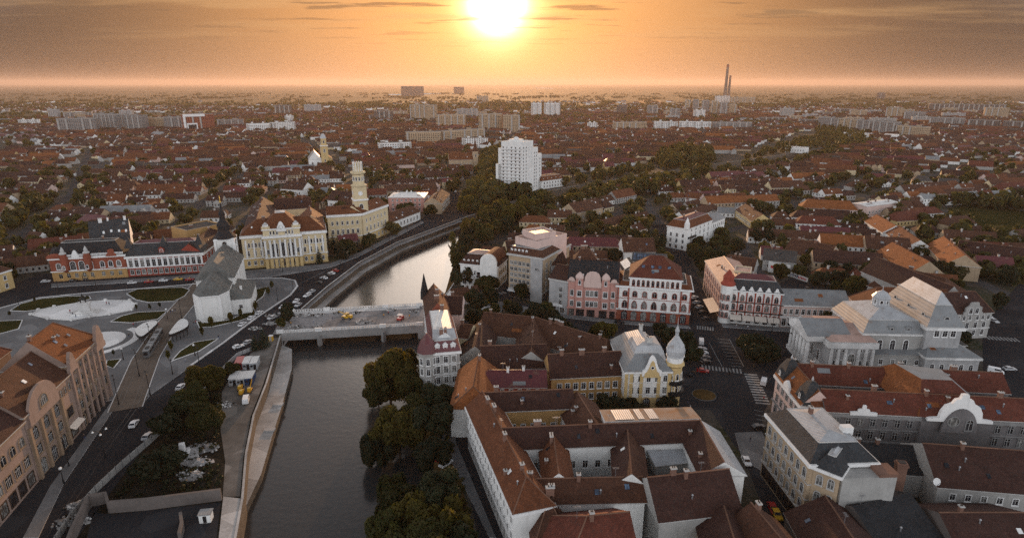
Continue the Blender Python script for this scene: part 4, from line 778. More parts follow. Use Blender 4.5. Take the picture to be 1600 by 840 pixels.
for u_ in(.07,.93): gable_face(r,M@T3(W*u_,-.2,0),bell(W*.13,h-.5,2.2,((1,0),(1,.4),(.7,.8),(0,1))),.3,'wall_palepink')
a=at(893,425,19);b=at(945,425,19); r=house_thing('courtyard_building','steep roofed courtyard wing with a far slope coloured pale as if lit, behind the pink palace','building',a+Vector((0,6,0)),b+Vector((0,6,0))); wing(r,a+Vector((0,6,0)),b+Vector((0,6,0)),16,18.5,'wall_cream',('r','x',7.5,'tile_brown',6,6,'roof_pink'),chim=2)  # far slope coloured pale to look sunlit
# white and red building with arcades
A=at(962.5,498);B=at(1076,507); h=hpx(503,450); r=house_thing('arcade_building','white building with red brick arcaded ground floor and red hipped roof','building',A,B); fr='trim_red'
M,W,rf=wing(r,A,B,20,h,'wall_white',('mansard',2.5,1.6,'tile_rust',.4,'roof_felt'),dict(f=[(h*.15,7,2.7,4.3,'arch','wall_red',.04,.02),(h*.48,7,2.0,3.4,'point',fr,.04,.02),(h*.79,7,1.7,2.3,'arch',fr,.04,.02)],r=[(h*.15,3,2.6,4,'arch','wall_red'),(h*.48,3,1.8,3.2,'point',fr),(h*.79,3,1.6,2.2,'arch',fr)]),bands=[(h-.5,h+.2,.9,'trim_white'),(h*.30,h*.34,.35,'trim_white'),(h*.64,h*.655,.2,'trim_red')],ground=(h*.30,'wall_brick'),chim=0)
FA=WM[r.name]; Mc,Wc,rc=wing(r,FA@Vector((W*.16,-.35,0)),FA@Vector((W*.86,-.35,0)),19,h+4.2,'wall_white',('r','x',7.6,'tile_red',8.5,8.5),dict(f=[(h+1.9,10,.95,2.4,'arch','wall_brick',.03,.03)]),bands=[(h+3.7,h+4.2,.5,'trim_white')],z0=h,occ=False)
for u_ in(.25,.43,.57,.75): slope_piece(rc,Matrix(),'skylight',Wc*u_,4.4,h+4.42+3.7,1.3,1.4,.65,'glass_blue')
posts_on(r,M,'pilaster',[W*u_ for u_ in(.012,.155,.865,.99)],.3,.32,h*.30,h-.5,'trim_red')
[extra(r,M@T3(W*u_,0,0),'balcony',lambda mb:mb.box(-W*.05,-1.4,h*.335,W*.05,0,h*.36,'trim_white')) for u_ in(.10,.92)]
for (p,q,z,w_,nm) in(((988,404),(1040,408),17.5,5.5,0),((967,408),(975,420),17.5,4.5,0)):
    a=at(*p,z);b=at(*q,z); rr=house_thing('glazed_hall','glass roofed hall with rows of dark blue panes behind the arcade building' if w_>5 else 'narrow strip of glazed skylights beside the arcade building','hall',a,b); Mx,Wx,_=wing(rr,a,b,w_,z-1.5,'wall_white',('shed',3.4,'roof_felt','b'),occ=False); an=math.atan2(3.4,w_+.9)
    for i in range(int(Wx/1.7)): slope_piece(rr,Mx,'skylight',.9+i*1.7,w_*.5,z+.45,1.4,w_*.85,an,'glass_blue',.2)
ridge_house('courtyard_building','brown roofed rear wing with white wall behind the arcade building','building',(972,372),(1020,372),15,8,6,'wall_white','tile_brown')
# white corner house on the side street
A=at(1047,387);C=at(1072,392);B=at(1130,367); h=hpx(391,357); r=house_thing('corner_house','white corner house with a red mansard and balconies at the fork of the side street','house',C,B)
M,W,rf=wing(r,C,C+(B-C)*.62,14,h,'wall_white',('mansard',3,4.2,'tile_rust',1.2,'roof_maroon'),dict(f=[(h*.13,5,1.5,2.2),(h*.40,5,1.3,2.3),(h*.66,5,1.3,2.3),(h*.88,5,1.2,1.5)],l=[(h*.13,3,1.5,2.2),(h*.40,3,1.3,2.3),(h*.66,3,1.3,2.3)]),bands=[(h-.4,h,.5,'trim_white')],chim=2)
[extra(r,M,'balcony',lambda mb:mb.box(W*.02,-1.3,h*z,W*.30,0,h*z+.9,'iron')) for z in(.27,.55)]; extra(r,M,'turret',lambda mb:mb.lathe(.5,1,[(1.8,h),(1.7,h+3),(.1,h+7)],'trim_white',8))
wing(r,C+(B-C)*.63,B,13,h*.86,'wall_white',('r','x',3.2,'roof_grey',0,0),dict(f=[(h*.13,6,1.2,2.2),(h*.40,6,1.2,2.3),(h*.66,6,1.2,2.3)],r=[(h*.3,2,1.2,2),(h*.6,2,1.2,2)]),chim=1)
# ornate red and white corner palace with awnings
A=at(1127,503);B=at(1216,511); h=hpx(507,456); Lf=at(1098,452); r=house_thing('corner_palace','ornate red and white corner palace with awnings, scalloped gables and a corner turret','palace',A,B); fr='wall_pink'
M,W,rf=wing(r,A,B,14,h,'wall_white',('mansard',3.2,4.2,'roof_slate',1.6,'roof_maroon'),dict(f=[(h*.14,6,1.9,2.8,'shop','trim_white',.10,.02),(h*.27,6,1.8,1.5,'arch',fr,.10,.02),(h*.52,6,1.6,2.9,'arch',fr,.10,.02),(h*.80,6,1.5,3.0,'point',fr,.10,.02)],r=[(h*.4,3,1.4,2.2),(h*.7,3,1.4,2.2)]),bands=[(h-.3,h+.2,.5,'trim_white'),(h*.38,h*.40,.9,'iron'),(h*.665,h*.68,.8,'iron'),(h*.20,h*.22,.3,'trim_white')],chim=0)
posts_on(r,M,'pilaster',[W*u_ for u_ in(.10,.247,.393,.54,.687,.833,.985)],.28,.25,h*.22,h,'wall_red')
for i in range(6): gable_face(r,M@T3(W*(.17+.146*i),-.1,0),bell(2.7,h+.1,2.2,((1,0),(.9,.2),(.5,.5),(.35,.85),(0,1))),.2,'trim_white')
aw=M@T3(0,0,0)
for i in range(4): extra(r,M,'awning',lambda mb:(mb.face([(W*(.13+.22*i),-.15,4.2),(W*(.33+.22*i),-.15,4.2),(W*(.33+.22*i),-3.2,3.1),(W*(.13+.22*i),-3.2,3.1)],'awning'),mb.face([(W*(.13+.22*i),-3.2,3.1),(W*(.33+.22*i),-3.2,3.1),(W*(.33+.22*i),-3.2,2.75),(W*(.13+.22*i),-3.2,2.75)],'awning')))
q=extra(r,M@T3(1.2,1.2,0),'turret',lambda mb:(mb.lathe(0,0,[(2.7,0),(2.7,h+2.2)],'wall_white',10),mb.lathe(0,0,[(3.1,h+2.2),(3.0,h+3.0),(2.2,h+4.0),(2.2,h+5.6),(2.5,h+5.7),(.1,h+9)],'wall_red',10)))
for k in range(3):
    for z in(.27,.52,.8): put_window(q,RZ(-1.1+k*.6)@T3(0,-2.62,h*z),1.2,2.4,'arch',fr)
d=(A-Lf).normalized(); 
Ml,Wl,_=wing(r,Lf,A-d*.3,16,h*1.0,'wall_palepink',('r','x',3.4,'roof_pink',3,3),dict(f=[(h*.14,9,1.8,2.8,'shop','wood_dark',.02,.06),(h*.32,9,1.4,2.2,'arch',fr,.02,.06),(h*.55,9,1.4,2.6,'arch',fr,.02,.06),(h*.8,9,1.4,2.6,'point',fr,.02,.06)]),bands=[(h-.3,h+.2,.4,'trim_white')])
extra(r,Ml,'awning',lambda mb:mb.face([(Wl*.55,-.15,4.4),(Wl*.95,-.15,4.4),(Wl*.95,-4.6,3.2),(Wl*.55,-4.6,3.2)],'awning'))
a=at(1147,424,20.5);b=at(1173,427,20.5); wing(r,a,b,9,h+5.6,'wall_cream',('flat','roof_pink',.4),occ=False)
# long building with the grey sheet roof
A=at(1213,511);B=at(1322,515); h=hpx(512,477); r=house_thing('long_building','two storey building with a long pale grey sheet roof next to the ornate corner palace','building',A+Vector((1,0,0)),B)
wing(r,A+Vector((1,0,0)),B,15,h,'wall_palepink',('r','x',4.5,'roof_grey',0,0),dict(f=[(h*.25,11,1.6,3.2,'rect','trim_white',.02,.02),(h*.72,11,1.3,2.3,'rect','trim_white',.02,.02)]),bands=[(h*.46,h*.52,.3,'trim_white'),(h-.5,h,.4,'trim_white')])
# theatre
A=at(1290,581);B=at(1520,586); r=house_thing('theatre','grey stone theatre with columned portico, zinc roofs, lantern and tall stage house','theatre',A,B); FA=WM[r.name]; W=(B-A).length; fr='trim_grey'; h=hpx(580,533)
lo=lambda x,y:FA@Vector((x,y,0))
M,Wf,_=wing(r,lo(0,0),lo(W*.31,0),25,h,'wall_stonegrey',('r','x',2.2,'roof_pink',7,3),dict(f=[(h*.33,2,1.4,1.9,'rect','trim_white',.08,.62),(h*.40,1,2.4,5.4,'arch','trim_white',.42,.42),(h*.33,2,1.4,1.9,'rect','trim_white',.62,.08),(h*.72,2,1.0,1.0,'round','trim_white',.1,.62),(h*.72,2,1.0,1.0,'round','trim_white',.62,.1)],l=[(h*.3,3,1.8,4.4,'arch','trim_white',.2,.2)]),bands=[(h-2.2,h-.1,.7,'stone_pale'),(h*.86,h*.9,.4,'stone_pale')])
[extra(r,M@T3(Wf*u_,-.25,0),'pilaster',lambda mb:mb.lathe(0,0,[(.7,0),(.55,h*.8)],'stone_pale',8)) for u_ in(.05,.2,.36,.64,.8,.95)]
pw=16.; py=(25-pw)/2
def portico(mb):
    mb.box(-6.4,py-.8,h-1.6,.2,py+pw+.8,h+.6,'stone_pale')
    e=h+.6; z=h+4.2; ym=py+pw/2
    mb.face([(-6.9,py-1.2,e),(9,py-1.2,e),(9,ym,z),(-6.9,ym,z)],'roof_grey'); mb.face([(9,py+pw+1.2,e),(-6.9,py+pw+1.2,e),(-6.9,ym,z),(9,ym,z)],'roof_grey'); mb.face([(-6.6,py+pw+1.2,e),(-6.6,py-1.2,e),(-6.6,ym,z)],'stone_pale'); mb.face([(9,py-1.2,e),(9,py+pw+1.2,e),(9,ym,z)],'stone_pale')
extra(r,M,'portico',portico); extra(r,M,'portico_steps',lambda mb:mb.box(-6.2,py-.6,0,0,py+pw+.6,1.2,'stone_pale'))
for i in range(6): extra(r,M@T3(-5.3,py+.8+i*(pw-1.6)/5,0),'column',lambda mb:(mb.box(-1,-1,1.2,1,1,1.8,'stone_pale'),mb.lathe(0,0,[(.85,1.8),(.68,h-2.6),(1.0,h-1.7)],'stone_pale',10)))
hA=hpx(583,529); Ma,Wa,ra=wing(r,lo(W*.26,4.5),lo(W*.68,4.5),24,hA,'wall_grey',('mansard',2.6,4.2,'roof_grey',3.6,'roof_zinc'),dict(f=[(hA*.68,3,1.7,4.0,'arch','trim_white',.18,.18)]),bands=[(hA-.6,hA,.5,'stone_pale')],chim=0,occ=False)
wing(r,lo(W*.31,1.2),lo(W*.68,1.2),5,hA*.5,'wall_grey',('shed',1,'roof_grey','b'),dict(f=[(hA*.3,4,1.3,1.9)]),occ=False)
for u_ in(.45,.72):
    q=extra(r,Ma@T3(Wa*u_,1.2,hA+1.6),'ox_eye',lambda mb:mb.box(-1,-.9,-1,1,2.2,1.1,'roof_grey')); put_window(q,T3(0,-.9,0),1.0,1.0,'round','trim_grey')
q=extra(r,Ma@T3(Wa*.5,12,hA+6.6),'lantern',lambda mb:(mb.lathe(0,0,[(3.0,0),(2.9,3.2),(3.4,3.3),(2.0,5.0),(.15,6.0),(.1,7.6)],'roof_zinc',8)))
for k in range(8): put_window(q,RZ(k*math.pi/4+math.pi/8)@T3(0,-2.7,1.7),.9,1.8,'arch','trim_white')
hS=hpx(583,515); Ms,Ws,rs=wing(r,lo(W*.665,3),lo(W*.90,3),29,hS,'wall_stonegrey',('mansard',3.6,7.0,'roof_grey',4.4,'roof_zinc'),dict(f=[(hS*.86,3,1.6,2.2,'rect','trim_white',.18,.12)]),bands=[(hS-1.0,hS,.8,'stone_pale')],occ=False)
for i in range(3): put_window(r,Ms@T3(-.3+1.2,5+i*9,hS+2.8)@RZ(-math.pi/2),1.6,1.6,'round','trim_grey')
put_window(r,Ms@T3(Ws*.55,.9,hS+2.8),1.6,1.6,'round','trim_grey')
wing(r,lo(W*.64,-1.5),lo(W,-1.5),14,h*.62,'wall_stonegrey',('r','x',2.4,'roof_grey',5,5),dict(f=[(h*.3,5,1.4,2.6,'arch','trim_white',.05,.05)],r=[(h*.3,2,1.4,2.6)]),bands=[(h*.62-.7,h*.62,.6,'stone_pale')])
wing(r,lo(W*.9,10),lo(W*1.05,10),20,h*.6,'wall_stonegrey',('r','x',3,'roof_felt',0,4),dict(f=[(h*.3,2,1.4,2.4)]),occ=False)
# Secession block behind the theatre
A=at(1482,531);B=at(1541,527); h=hpx(529,490); r=house_thing('school_building','pale gabled building with big dark red roofs behind the theatre','building',A,B); FA=WM[r.name]
M,W,rf=wing(r,A,B,13,h,'wall_grey',('r','x',7,'tile_dark',0,4),dict(f=[(h*.25,4,1.4,2.2),(h*.55,4,1.5,2.4),(h*.85,3,1.2,2,'arch','trim_white',.05,.5),(h*.85,3,1.2,2,'arch','trim_white',.55,.02)]),bands=[(h*.4,h*.42,.2,'trim_white')])
gable_face(r,M@T3(W*.46,-.2,0),bell(W*.5,h-.4,5.4,((1,0),(1,.2),(.85,.3),(.85,.6),(.5,.75),(.4,1),(0,1.02))),.3,'wall_grey'); put_window(r,M@T3(W*.38,-.5,h+1.5),1.5,2.4,'arch'); put_window(r,M@T3(W*.54,-.5,h+1.5),1.5,2.4,'arch')
wing(r,FA@Vector((W-14,13.3,0)),FA@Vector((W,13.3,0)),45,h,'wall_grey',('r','y',7,'tile_dark',0,0)); ridge_wing(r,(1345,447),(1478,452),17,9,8,'wall_palepink','tile_rust',7,0,chim=2); ridge_wing(r,(1388,412),(1500,440),16,14,9,'wall_grey','tile_brown',6,6,chim=1)
# long red roofed palace with ornate gable (right)
h=13.; A=at(1292,643,h);B=at(1640,661,h); A=Vector((A.x,A.y,0));B=Vector((B.x,B.y,0)); r=house_thing('passage_palace','long ornate palace with red tiled roofs, grey hipped centre and white crested gable','palace',A,B); FA=WM[r.name]; W=(B-A).length; fr='trim_vignette'; lo=lambda x,y:FA@Vector((x,y,0)); sx_=W/348.
M,W,rf=wing(r,A,B,10,h,'wall_vignette',('r','x',4.2,'tile_red',0,0),dict(f=[(h*.16,14,1.8,3.0,'arch',fr,.02,.02),(h*.50,17,1.2,2.2,'hood',fr,.02,.02),(h*.80,17,1.2,2.1,'hood',fr,.02,.02)]),bands=[(h-1.0,h-.1,.6,'trim_vignette'),(h*.33,h*.36,.4,'trim_vignette'),(h*.64,h*.66,.3,'trim_vignette')],chim=3)
Mr,Wr,_=wing(r,lo(-2,16),lo(W,16),10,h,'wall_vignette',('r','x',4.2,'tile_red',0,0),dict(f=[(h*.5,15,1.2,2.2),(h*.8,15,1.2,2.0)]),chim=4)
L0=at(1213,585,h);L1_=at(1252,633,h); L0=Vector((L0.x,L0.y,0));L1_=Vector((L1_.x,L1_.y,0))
Mb,Wb,_=wing(r,L0,L1_,8.5,h,'wall_palepink',('r','x',4.6,'tile_orange',0,0),dict(f=[(h*.17,5,1.6,3.0,'arch',fr),(h*.5,5,1.2,2.2,'hood',fr),(h*.8,5,1.2,2.1,'hood',fr)],r=[(h*.5,2,1.2,2.2,'hood',fr),(h*.8,2,1.2,2.1,'hood',fr)]),bands=[(h-1,h-.1,.6,'trim_white'),(h*.33,h*.36,.4,'trim_vignette')],chim=1)  # orange tile stands in for low sun on this end roof
for (x,y,M_) in((Wb-2.4,3.2,Mb),(2.2,3.0,Mb)):
    q=extra(r,M_@T3(x,y,0),'corner_roof',lambda mb:(mb.lathe(0,0,[(4.4,h+.3),(3.2,h+3.4),(1.5,h+6.2),(.1,h+6.6)],'roof_slate',4,.785),mb.lathe(0,0,[(.2,h+6.4),(.35,h+7.0),(.05,h+8)],'roof_zinc',6))); dormer(q,Matrix(),0,-2.9,h+1.2,1.2,1.7,2,'roof_slate','roof_slate','arch')
gable_face(r,Mb@T3(Wb*.5,-.4,0),bell(5,h-.4,3.2,((1,0),(1,.15),(.8,.25),(.7,.6),(.3,.9),(0,1.05))),.4,'trim_white')
wing(r,lo(-3.2,.6),lo(.2,.6),8,h-.5,'wall_vignette',('r','x',3.6,'tile_rust',0,0),occ=False)
gx=(1497-1292)*sx_; Mg,Wg,_=wing(r,lo(gx-9,-.6),lo(gx+9,-.6),26,h+.3,'wall_vignette',None,dict(),occ=False)
extra(r,M@T3(gx,0,0),'passage_roof',lambda mb:(mb.face([(-10,-1,h+.5),(10,-1,h+.5),(3.2,10,h+6.5),(-5,10,h+6.5)],'tile_red'),mb.face([(3.2,10,h+6.5),(10,-1,h+.5),(10.5,13,h+1.0)],'roof_zinc'),mb.face([(-5,10,h+6.5),(3.2,10,h+6.5),(10.5,13,h+1.0),(4,17,h+6.5),(-8,19,h+6.8)],'roof_grey'),mb.face([(4,17,h+6.5),(10.5,13,h+1),(10.5,26,h+1)],'roof_grey'),mb.face([(-10,-1,h+.5),(-5,10,h+6.5),(-8,19,h+6.8),(-13,26,h+1),(-12,10,h+.6)],'tile_orange'),mb.face([(-8,19,h+6.8),(4,17,h+6.5),(10.5,26,h+1),(-13,26,h+1)],'roof_grey')))
gable_face(r,M@T3(gx,-1.2,0),bell(16.5,h-.2,7.6,((1,0),(1,.10),(.66,.14),(.62,.40),(.52,.62),(.34,.72),(.26,.88),(.13,.92),(.1,1.08),(0,1.1))),.5,'trim_white','crested_gable')
gable_face(r,M@T3(gx,-1.8,0),[(4.5*math.cos(a_),h-3.2+7.2*math.sin(a_)) for a_ in [math.pi*i/16 for i in range(17)]],.3,'wall_vignette','arch'); put_window(r,M@T3(gx-1.9,-2.12,h+.2),2.8,2.8,'round','trim_vignette'); put_window(r,M@T3(gx+2.2,-2.12,h-.6),1.6,3.0,'arch','trim_vignette'); put_window(r,M@T3(gx-.6,-1.0,2.6),5.0,5.2,'arch','trim_grey','wood_dark','passage_door')
gable_face(r,M@T3(W*.165,-.4,0),bell(7.0,h-.2,3.0,((1,0),(1,.3),(.45,.35),(.4,.6),(.14,.65),(.12,1.0),(0,1.02))),.3,'trim_white')
slope_piece(rf,Matrix(),'skylight',W*.30,2.4,h+.3+2.2,1.3,1.1,.65,'glass_blue'); slope_piece(rf,Matrix(),'skylight',W*.72,2.4,h+.3+2.2,1.3,1.1,.65,'glass_blue')
# tall dark corner house at the lower right
h=18.; A=at(1201,648,h);B=at(1267,724,h);A=Vector((A.x,A.y,0));B=Vector((B.x,B.y,0)); r=house_thing('corner_house','tall four storey house with zinc mansard and blank grey fire wall on the dark street','house',A,B); FA=WM[r.name]; fr='trim_grey'
M,W,rf=wing(r,A,B,15,h,'wall_tan',('mansard',3.4,3.2,'roof_slate',.9,'roof_zinc'),dict(f=[(2.2,7,2.0,2.8,'shop','wood_dark',.02,.02),(6.4,7,1.3,2.3,'arch',fr,.02,.02),(10.4,7,1.3,2.3,'arch',fr,.02,.02),(14.6,7,1.3,2.4,'arch',fr,.02,.02)],l=[(6.4,3,1.3,2.3),(10.4,3,1.3,2.3),(14.6,3,1.3,2.3)]),bands=[(h-.7,h+.1,.8,'trim_white'),(4.3,4.6,.3,'trim_grey'),(8.3,8.5,.2,'trim_grey'),(12.4,12.6,.2,'trim_grey')],chim=1)
c1=FA@Vector((W+.1,.8,0)); c2=FA@Vector((W+4.0,4.6,0)); Mx,Wx,_=wing(r,c1,c2,9,h-.6,'wall_tan',('mansard',2.4,2.8,'roof_slate',.4,'roof_zinc'),dict(f=[(6.4,2,1.2,2.3,'arch',fr),(10.4,2,1.2,2.3,'arch',fr),(14.6,2,1.2,2.4,'arch',fr)]),bands=[(h-1.2,h-.5,.6,'trim_white')])
extra(r,M,'fire_wall',lambda mb:(mb.box(W+.3,5.2,0,W+4.2,17.5,h-1,'wall_grey'),mb.box(W+.2,13.4,h-1,W+4.4,17.7,h-.2,'brick_chimney')))
extra(r,M,'roof_house',lambda mb:mb.box(W*.62,10.5,h+3,W*.70,13,h+5.0,'trim_white'))
# yellow and white corner palace with an onion turret
h=13.; A=at(977,581,h);B=at(1049,580,h);A=Vector((A.x,A.y,0));B=Vector((B.x,B.y,0)); r=house_thing('onion_palace','white and yellow corner palace with zinc mansard roof and onion domed corner turret','palace',A,B); fr='trim_red'
M,W,rf=wing(r,A,B,24,h,'wall_white',('mansard',4.2,4.6,'roof_grey',2.4,'roof_zinc'),dict(f=[(h*.17,3,2.4,3.4,'arch','trim_ochre',.06,.06),(h*.50,5,1.3,2.2,'rect','trim_white',.06,.03),(h*.82,5,1.2,2.2,'arch','trim_white',.06,.03)],l=[(h*.5,4,1.2,2.2),(h*.8,4,1.2,2.2)]),bands=[(h-.4,h+.1,.5,'trim_white')],ground=(h*.30,'wall_yellow'),chim=4,chm='trim_grey')
posts_on(r,M,'pilaster',[W*u_ for u_ in(.03,.14,.36,.74,.965)],.5,.3,h*.3,h,'wall_yellow')
gable_face(r,M@T3(W*.57,-.3,0),bell(W*.42,h-1.2,7.0,((1,0),(1,.25),(.72,.32),(.45,.62),(.3,.85),(.12,.98),(0,1.0))),.4,'trim_white','crested_gable'); gable_face(r,M@T3(W*.57,-.75,0),bell(W*.34,h-1.6,5.8,((1,0),(.9,.25),(.62,.35),(.38,.62),(.22,.88),(0,1.0))),.12,'wall_yellow','gable'); put_window(r,M@T3(W*.57,-.9,h+1.8),.9,.9,'round','trim_white')
extra(r,M,'roof_hump',lambda mb:(mb.lathe(W*.56,8.4,[(8.6,h+.4),(6.4,h+5.6),(5.4,h+6.9),(.3,h+7.3)],'roof_zinc',4,.785)))
q=extra(r,M@T3(W+1.6,2.4,0),'turret',lambda mb:(mb.lathe(0,0,[(2.5,0),(2.5,h+1.0),(3.2,h+1.6),(2.9,h+2.4),(2.6,h+2.6)],'wall_yellow',12),mb.lathe(0,0,[(2.6,h+2.6),(2.6,h+4.2),(3.0,h+4.5)],'trim_white',12)))
extra(q,Matrix(),'onion_dome',lambda mb:mb.lathe(0,0,[(2.6,h+4.5),(2.9,h+5.6),(3.0,h+6.6),(2.5,h+8.2),(1.2,h+10.2),(.6,h+11.2),(.5,h+12.2),(.75,h+12.8),(.5,h+13.6),(.12,h+14.6),(.04,h+17.5)],'roof_zinc',14)); extra(q,Matrix(),'balcony',lambda mb:(mb.lathe(0,0,[(2.7,h*.30),(3.6,h*.36),(3.6,h*.45)],'iron',12),mb.lathe(0,0,[(2.7,h*.60),(3.5,h*.65),(3.5,h*.73)],'iron',12)))
for k in range(4):
    for z in(.52,.84): put_window(q,RZ(-.6+k*.75)@T3(0,-2.42,h*z),1.0,2.1,'arch','trim_white')
# riverside house by the bridge end
h=16.; A=at(674,551.5,h);B=at(718,548,h);A=Vector((A.x,A.y,0));B=Vector((B.x,B.y,0)); bk=at(676,486,19).y-A.y; r=house_thing('bridge_house','white four storey house with sheet metal roof and maroon mansard at the bridge end','house',A,B); FA=WM[r.name]; fr='trim_white'
M,W,rf=wing(r,A,B,bk,h,'wall_grey',('mansard',1.7,3.4,'roof_maroon',1.4,'roof_white'),dict(f=[(2.2,3,1.5,2.2),(6,3,1.4,2.3,'hood'),(9.8,3,1.4,2.6,'hood'),(13.4,3,1.3,2.2,'hood')],l=[(3,8,1.3,2.2),(7,8,1.3,2.2),(10,8,1.3,2.2),(13.4,8,1.3,2.2)],r=[(6,5,1.2,2),(10,5,1.2,2),(13.4,5,1.2,2)]),bands=[(h-.7,h+.1,.6,'trim_white'),(4.1,4.4,.2,'trim_white'),(8,8.2,.2,'trim_white'),(11.7,11.9,.2,'trim_white')],chim=3)
for i in range(3): dormer(r,M,W*(.22+.28*i),.2,h+.8,1.6,1.7,1.6,'trim_white','trim_white','arch')
extra(r,M,'roof_front',lambda mb:mb.face([(.6,1.4,h+3.9),(W-.6,1.4,h+3.9),(W-1,7,h+5.4),(1,7,h+5.4)],'roof_zinc'))
q=extra(r,M@T3(-1.2,1.6,0),'turret',lambda mb:(mb.lathe(0,0,[(3.1,0),(3.1,h-.3),(3.6,h),(3.6,h+.3)],'wall_grey',8,.39),mb.lathe(0,0,[(3.6,h+.32),(2.4,h+3.5),(.2,h+6.5)],'roof_maroon',8,.39)))
for k in range(3):
    for z in(6,9.8,13.4): put_window(q,RZ(-.8+k*.785)@T3(0,-2.88,z),1.1,2.2,'rect','trim_white')
wing(r,FA@Vector((0,bk+.3,0)),FA@Vector((W*.95,bk+.3,0)),bk*.75,h+.5,'wall_brick',('r','y',5.5,'tile_brown',0,0,'tile_rust'),dict(l=[(4,6,1.2,2),(8,6,1.2,2),(12,6,1.2,2)]),chim=2)
extra(r,M,'corner_spire',lambda mb:mb.lathe(.5,bk*1.75,[(1.7,h),(1.6,h+3),(.05,h+11)],'roof_black',6))
ridge_house('courtyard_house','maroon roofed house with a chimney just behind the bridge-end house','house',(690,462),(722,462),18,8,5,'wall_palepink','tile_dark',chim=2); ridge_house('courtyard_house','small brown roofed side house touching the bridge-end house','house',(722,505),(738,507),14,5,3.5,'wall_cream','tile_brown',rows=dict(r=[(5,2,1,1.6)]))
# red roofed blocks between the square and the river
r=ridge_house('triangular_block','long brown tiled roof bending along the main street opposite the arcade building','building',(757,487),(838,495),14,8,6,'wall_grey','tile_brown',rows=dict(f=[(3,6,1.2,2)]))
ridge_wing(r,(838,495.5),(966,535),14,8,6,'wall_stonegrey','tile_brown',0,5,chim=4); ridge_wing(r,(835,497),(830,548),13.5,6,5,'wall_grey','tile_brown'); ridge_wing(r,(752,500),(742,540),13,6,5,'wall_grey','tile_dark')
ridge_house('dormer_house','dark maroon roofed house with ochre walls beside the onion turret palace','house',(857,553),(968,548),15.5,6.2,5.6,'wall_ochre','tile_dark',mat2='tile_dark',rows=dict(f=[(3,8,1.3,2),(6.8,8,1.4,2.2)]),chim=3)
ridge_house('courtyard_house','dark red roofed house in the middle of the riverside block','house',(752,540),(852,537),14,7,5.5,'wall_grey','tile_dark',chim=1)
r=ridge_house('red_house','red walled house under a low purple sheet roof with white dormer windows','house',(745,578),(852,578),13.5,5.5,3,'wall_red','roof_maroon',mat2='roof_white',eL=4,rows=dict(f=[(9,7,1.0,1.4,'rect','trim_white')]),chim=2,chm='trim_white')  # white far slope stands in for sunlight along the roof
ridge_house('street_house','orange roofed house with two skylights over the riverside street','house',(748,555),(738,612),15,6.5,5.5,'wall_white','tile_orange',eR=4,rows=dict(f=[(3,6,1.2,2),(6.5,6,1.2,2)]))
h=13.; A=Vector((-12.6,150.,0));B=at(803,880); r=house_thing('courtyard_block','large white courtyard block with brown tiled roofs above the riverside street','building',A,B)
wing(r,A,B,9,h,'wall_white',('r','x',4.2,'tile_rust',0,6,'tile_rust'),dict(f=[(2.4,16,1.5,2.4,'rect','trim_grey',.01,.01),(6.4,16,1.2,2.2,'hood','trim_white',.01,.01),(10.3,16,1.2,2.2,'hood','trim_white',.01,.01)]),bands=[(h-.6,h+.1,.6,'trim_white'),(4.2,4.5,.3,'trim_white')],chim=4)
ridge_wing(r,(752,613),(893,607),17,4.4,3.6,'wall_ochre','tile_dark',rows=dict(f=[(4,8,1.2,2.2),(8,8,1.2,2.2)]),chim=1); ridge_wing(r,(902,612),(934,664),16,5.5,4.5,'wall_white','tile_brown',chim=0)
ridge_wing(r,(785,668),(1092,656),17.5,4.2,3.5,'wall_white','tile_dark',rows=dict(f=[(4,14,1.2,2.0),(9,14,1.2,2.0)]),chim=2)
a_=at(948,659,17.0);b_=at(1092,654.5,17.0); Ms_,Ws_,_=wing(r,a_+Vector((0,.3,0)),b_+Vector((0,.3,0)),6.5,16.2,'wall_white',('shed',.9,'roof_rusty','f')); [slope_piece(r,Ms_,'roof_patch',Ws_*u_,3.2,16.95,w_,6.2,-.125,'roof_zinc',.06) for u_,w_ in((.2,5),(.38,1.6),(.52,2.4))]
ridge_wing(r,(1094,656),(1131,720),17.5,5.2,3.6,'wall_white','tile_dark',mat2='roof_zinc',rows=dict(b=[(4,6,1.3,2.2),(8.5,6,1.3,2.2)]),chim=0)
ridge_wing(r,(863,669),(873,737),16.2,3.4,3.2,'wall_white','tile_rust',chim=1); ridge_wing(r,(980,665),(987,738),16.4,3.8,3.5,'wall_white','tile_dark',mat2='tile_brown',chim=0)
ridge_wing(r,(798,748),(1002,744),15,4.2,3.4,'wall_white','tile_brown',rows=dict(f=[(4,5,1.2,1.8)]),chim=2)
r=ridge_house('courtyard_house','big maroon roofed rear house with pale walls near the bottom street','house',(1014,745),(1137,732),17,7,6,'wall_grey','tile_dark',rows=dict(f=[(4,4,1.8,3.2,'rect','trim_white',.3,.1)]),chim=2)
a=at(1026,722,12);b=at(1078,716,12); r=house_thing('shed','pale corrugated shed roof inside the courtyard block','shed',a,b); wing(r,a,b,9,11,'wall_grey',('shed',2,'roof_zinc','b'))
a=at(1003,765,8);b=at(1050,760,8); r=house_thing('flat_annex','black flat roofed annex with a white wall in the rear court','building',a,b); wing(r,a,b,10,8,'wall_white',('flat','roof_felt',.4),dict(f=[(4,2,1.2,2)]))
ridge_house('hip_house','brown hip roofed house with a skylight below the courtyard block','house',(828,768),(886,766),15,10,7.5,'wall_white','tile_brown',eL=5,eR=5,chim=2)
a=at(930,790,9);b=at(1002,784,9); r=house_thing('flat_annex','black tar roofed annex between the brown hip roof and the bottom red roof','building',a,b); wing(r,a,b,9,9,'wall_grey',('flat','roof_felt',.4),dict(r=[(5,2,1.2,2),(2,2,1.2,2)]))
r=ridge_house('red_roof_house','house with a bright red hipped roof at the bottom edge','house',(852,812),(981,799),17,11,8,'wall_white','tile_red',eL=9,eR=0,chim=1)
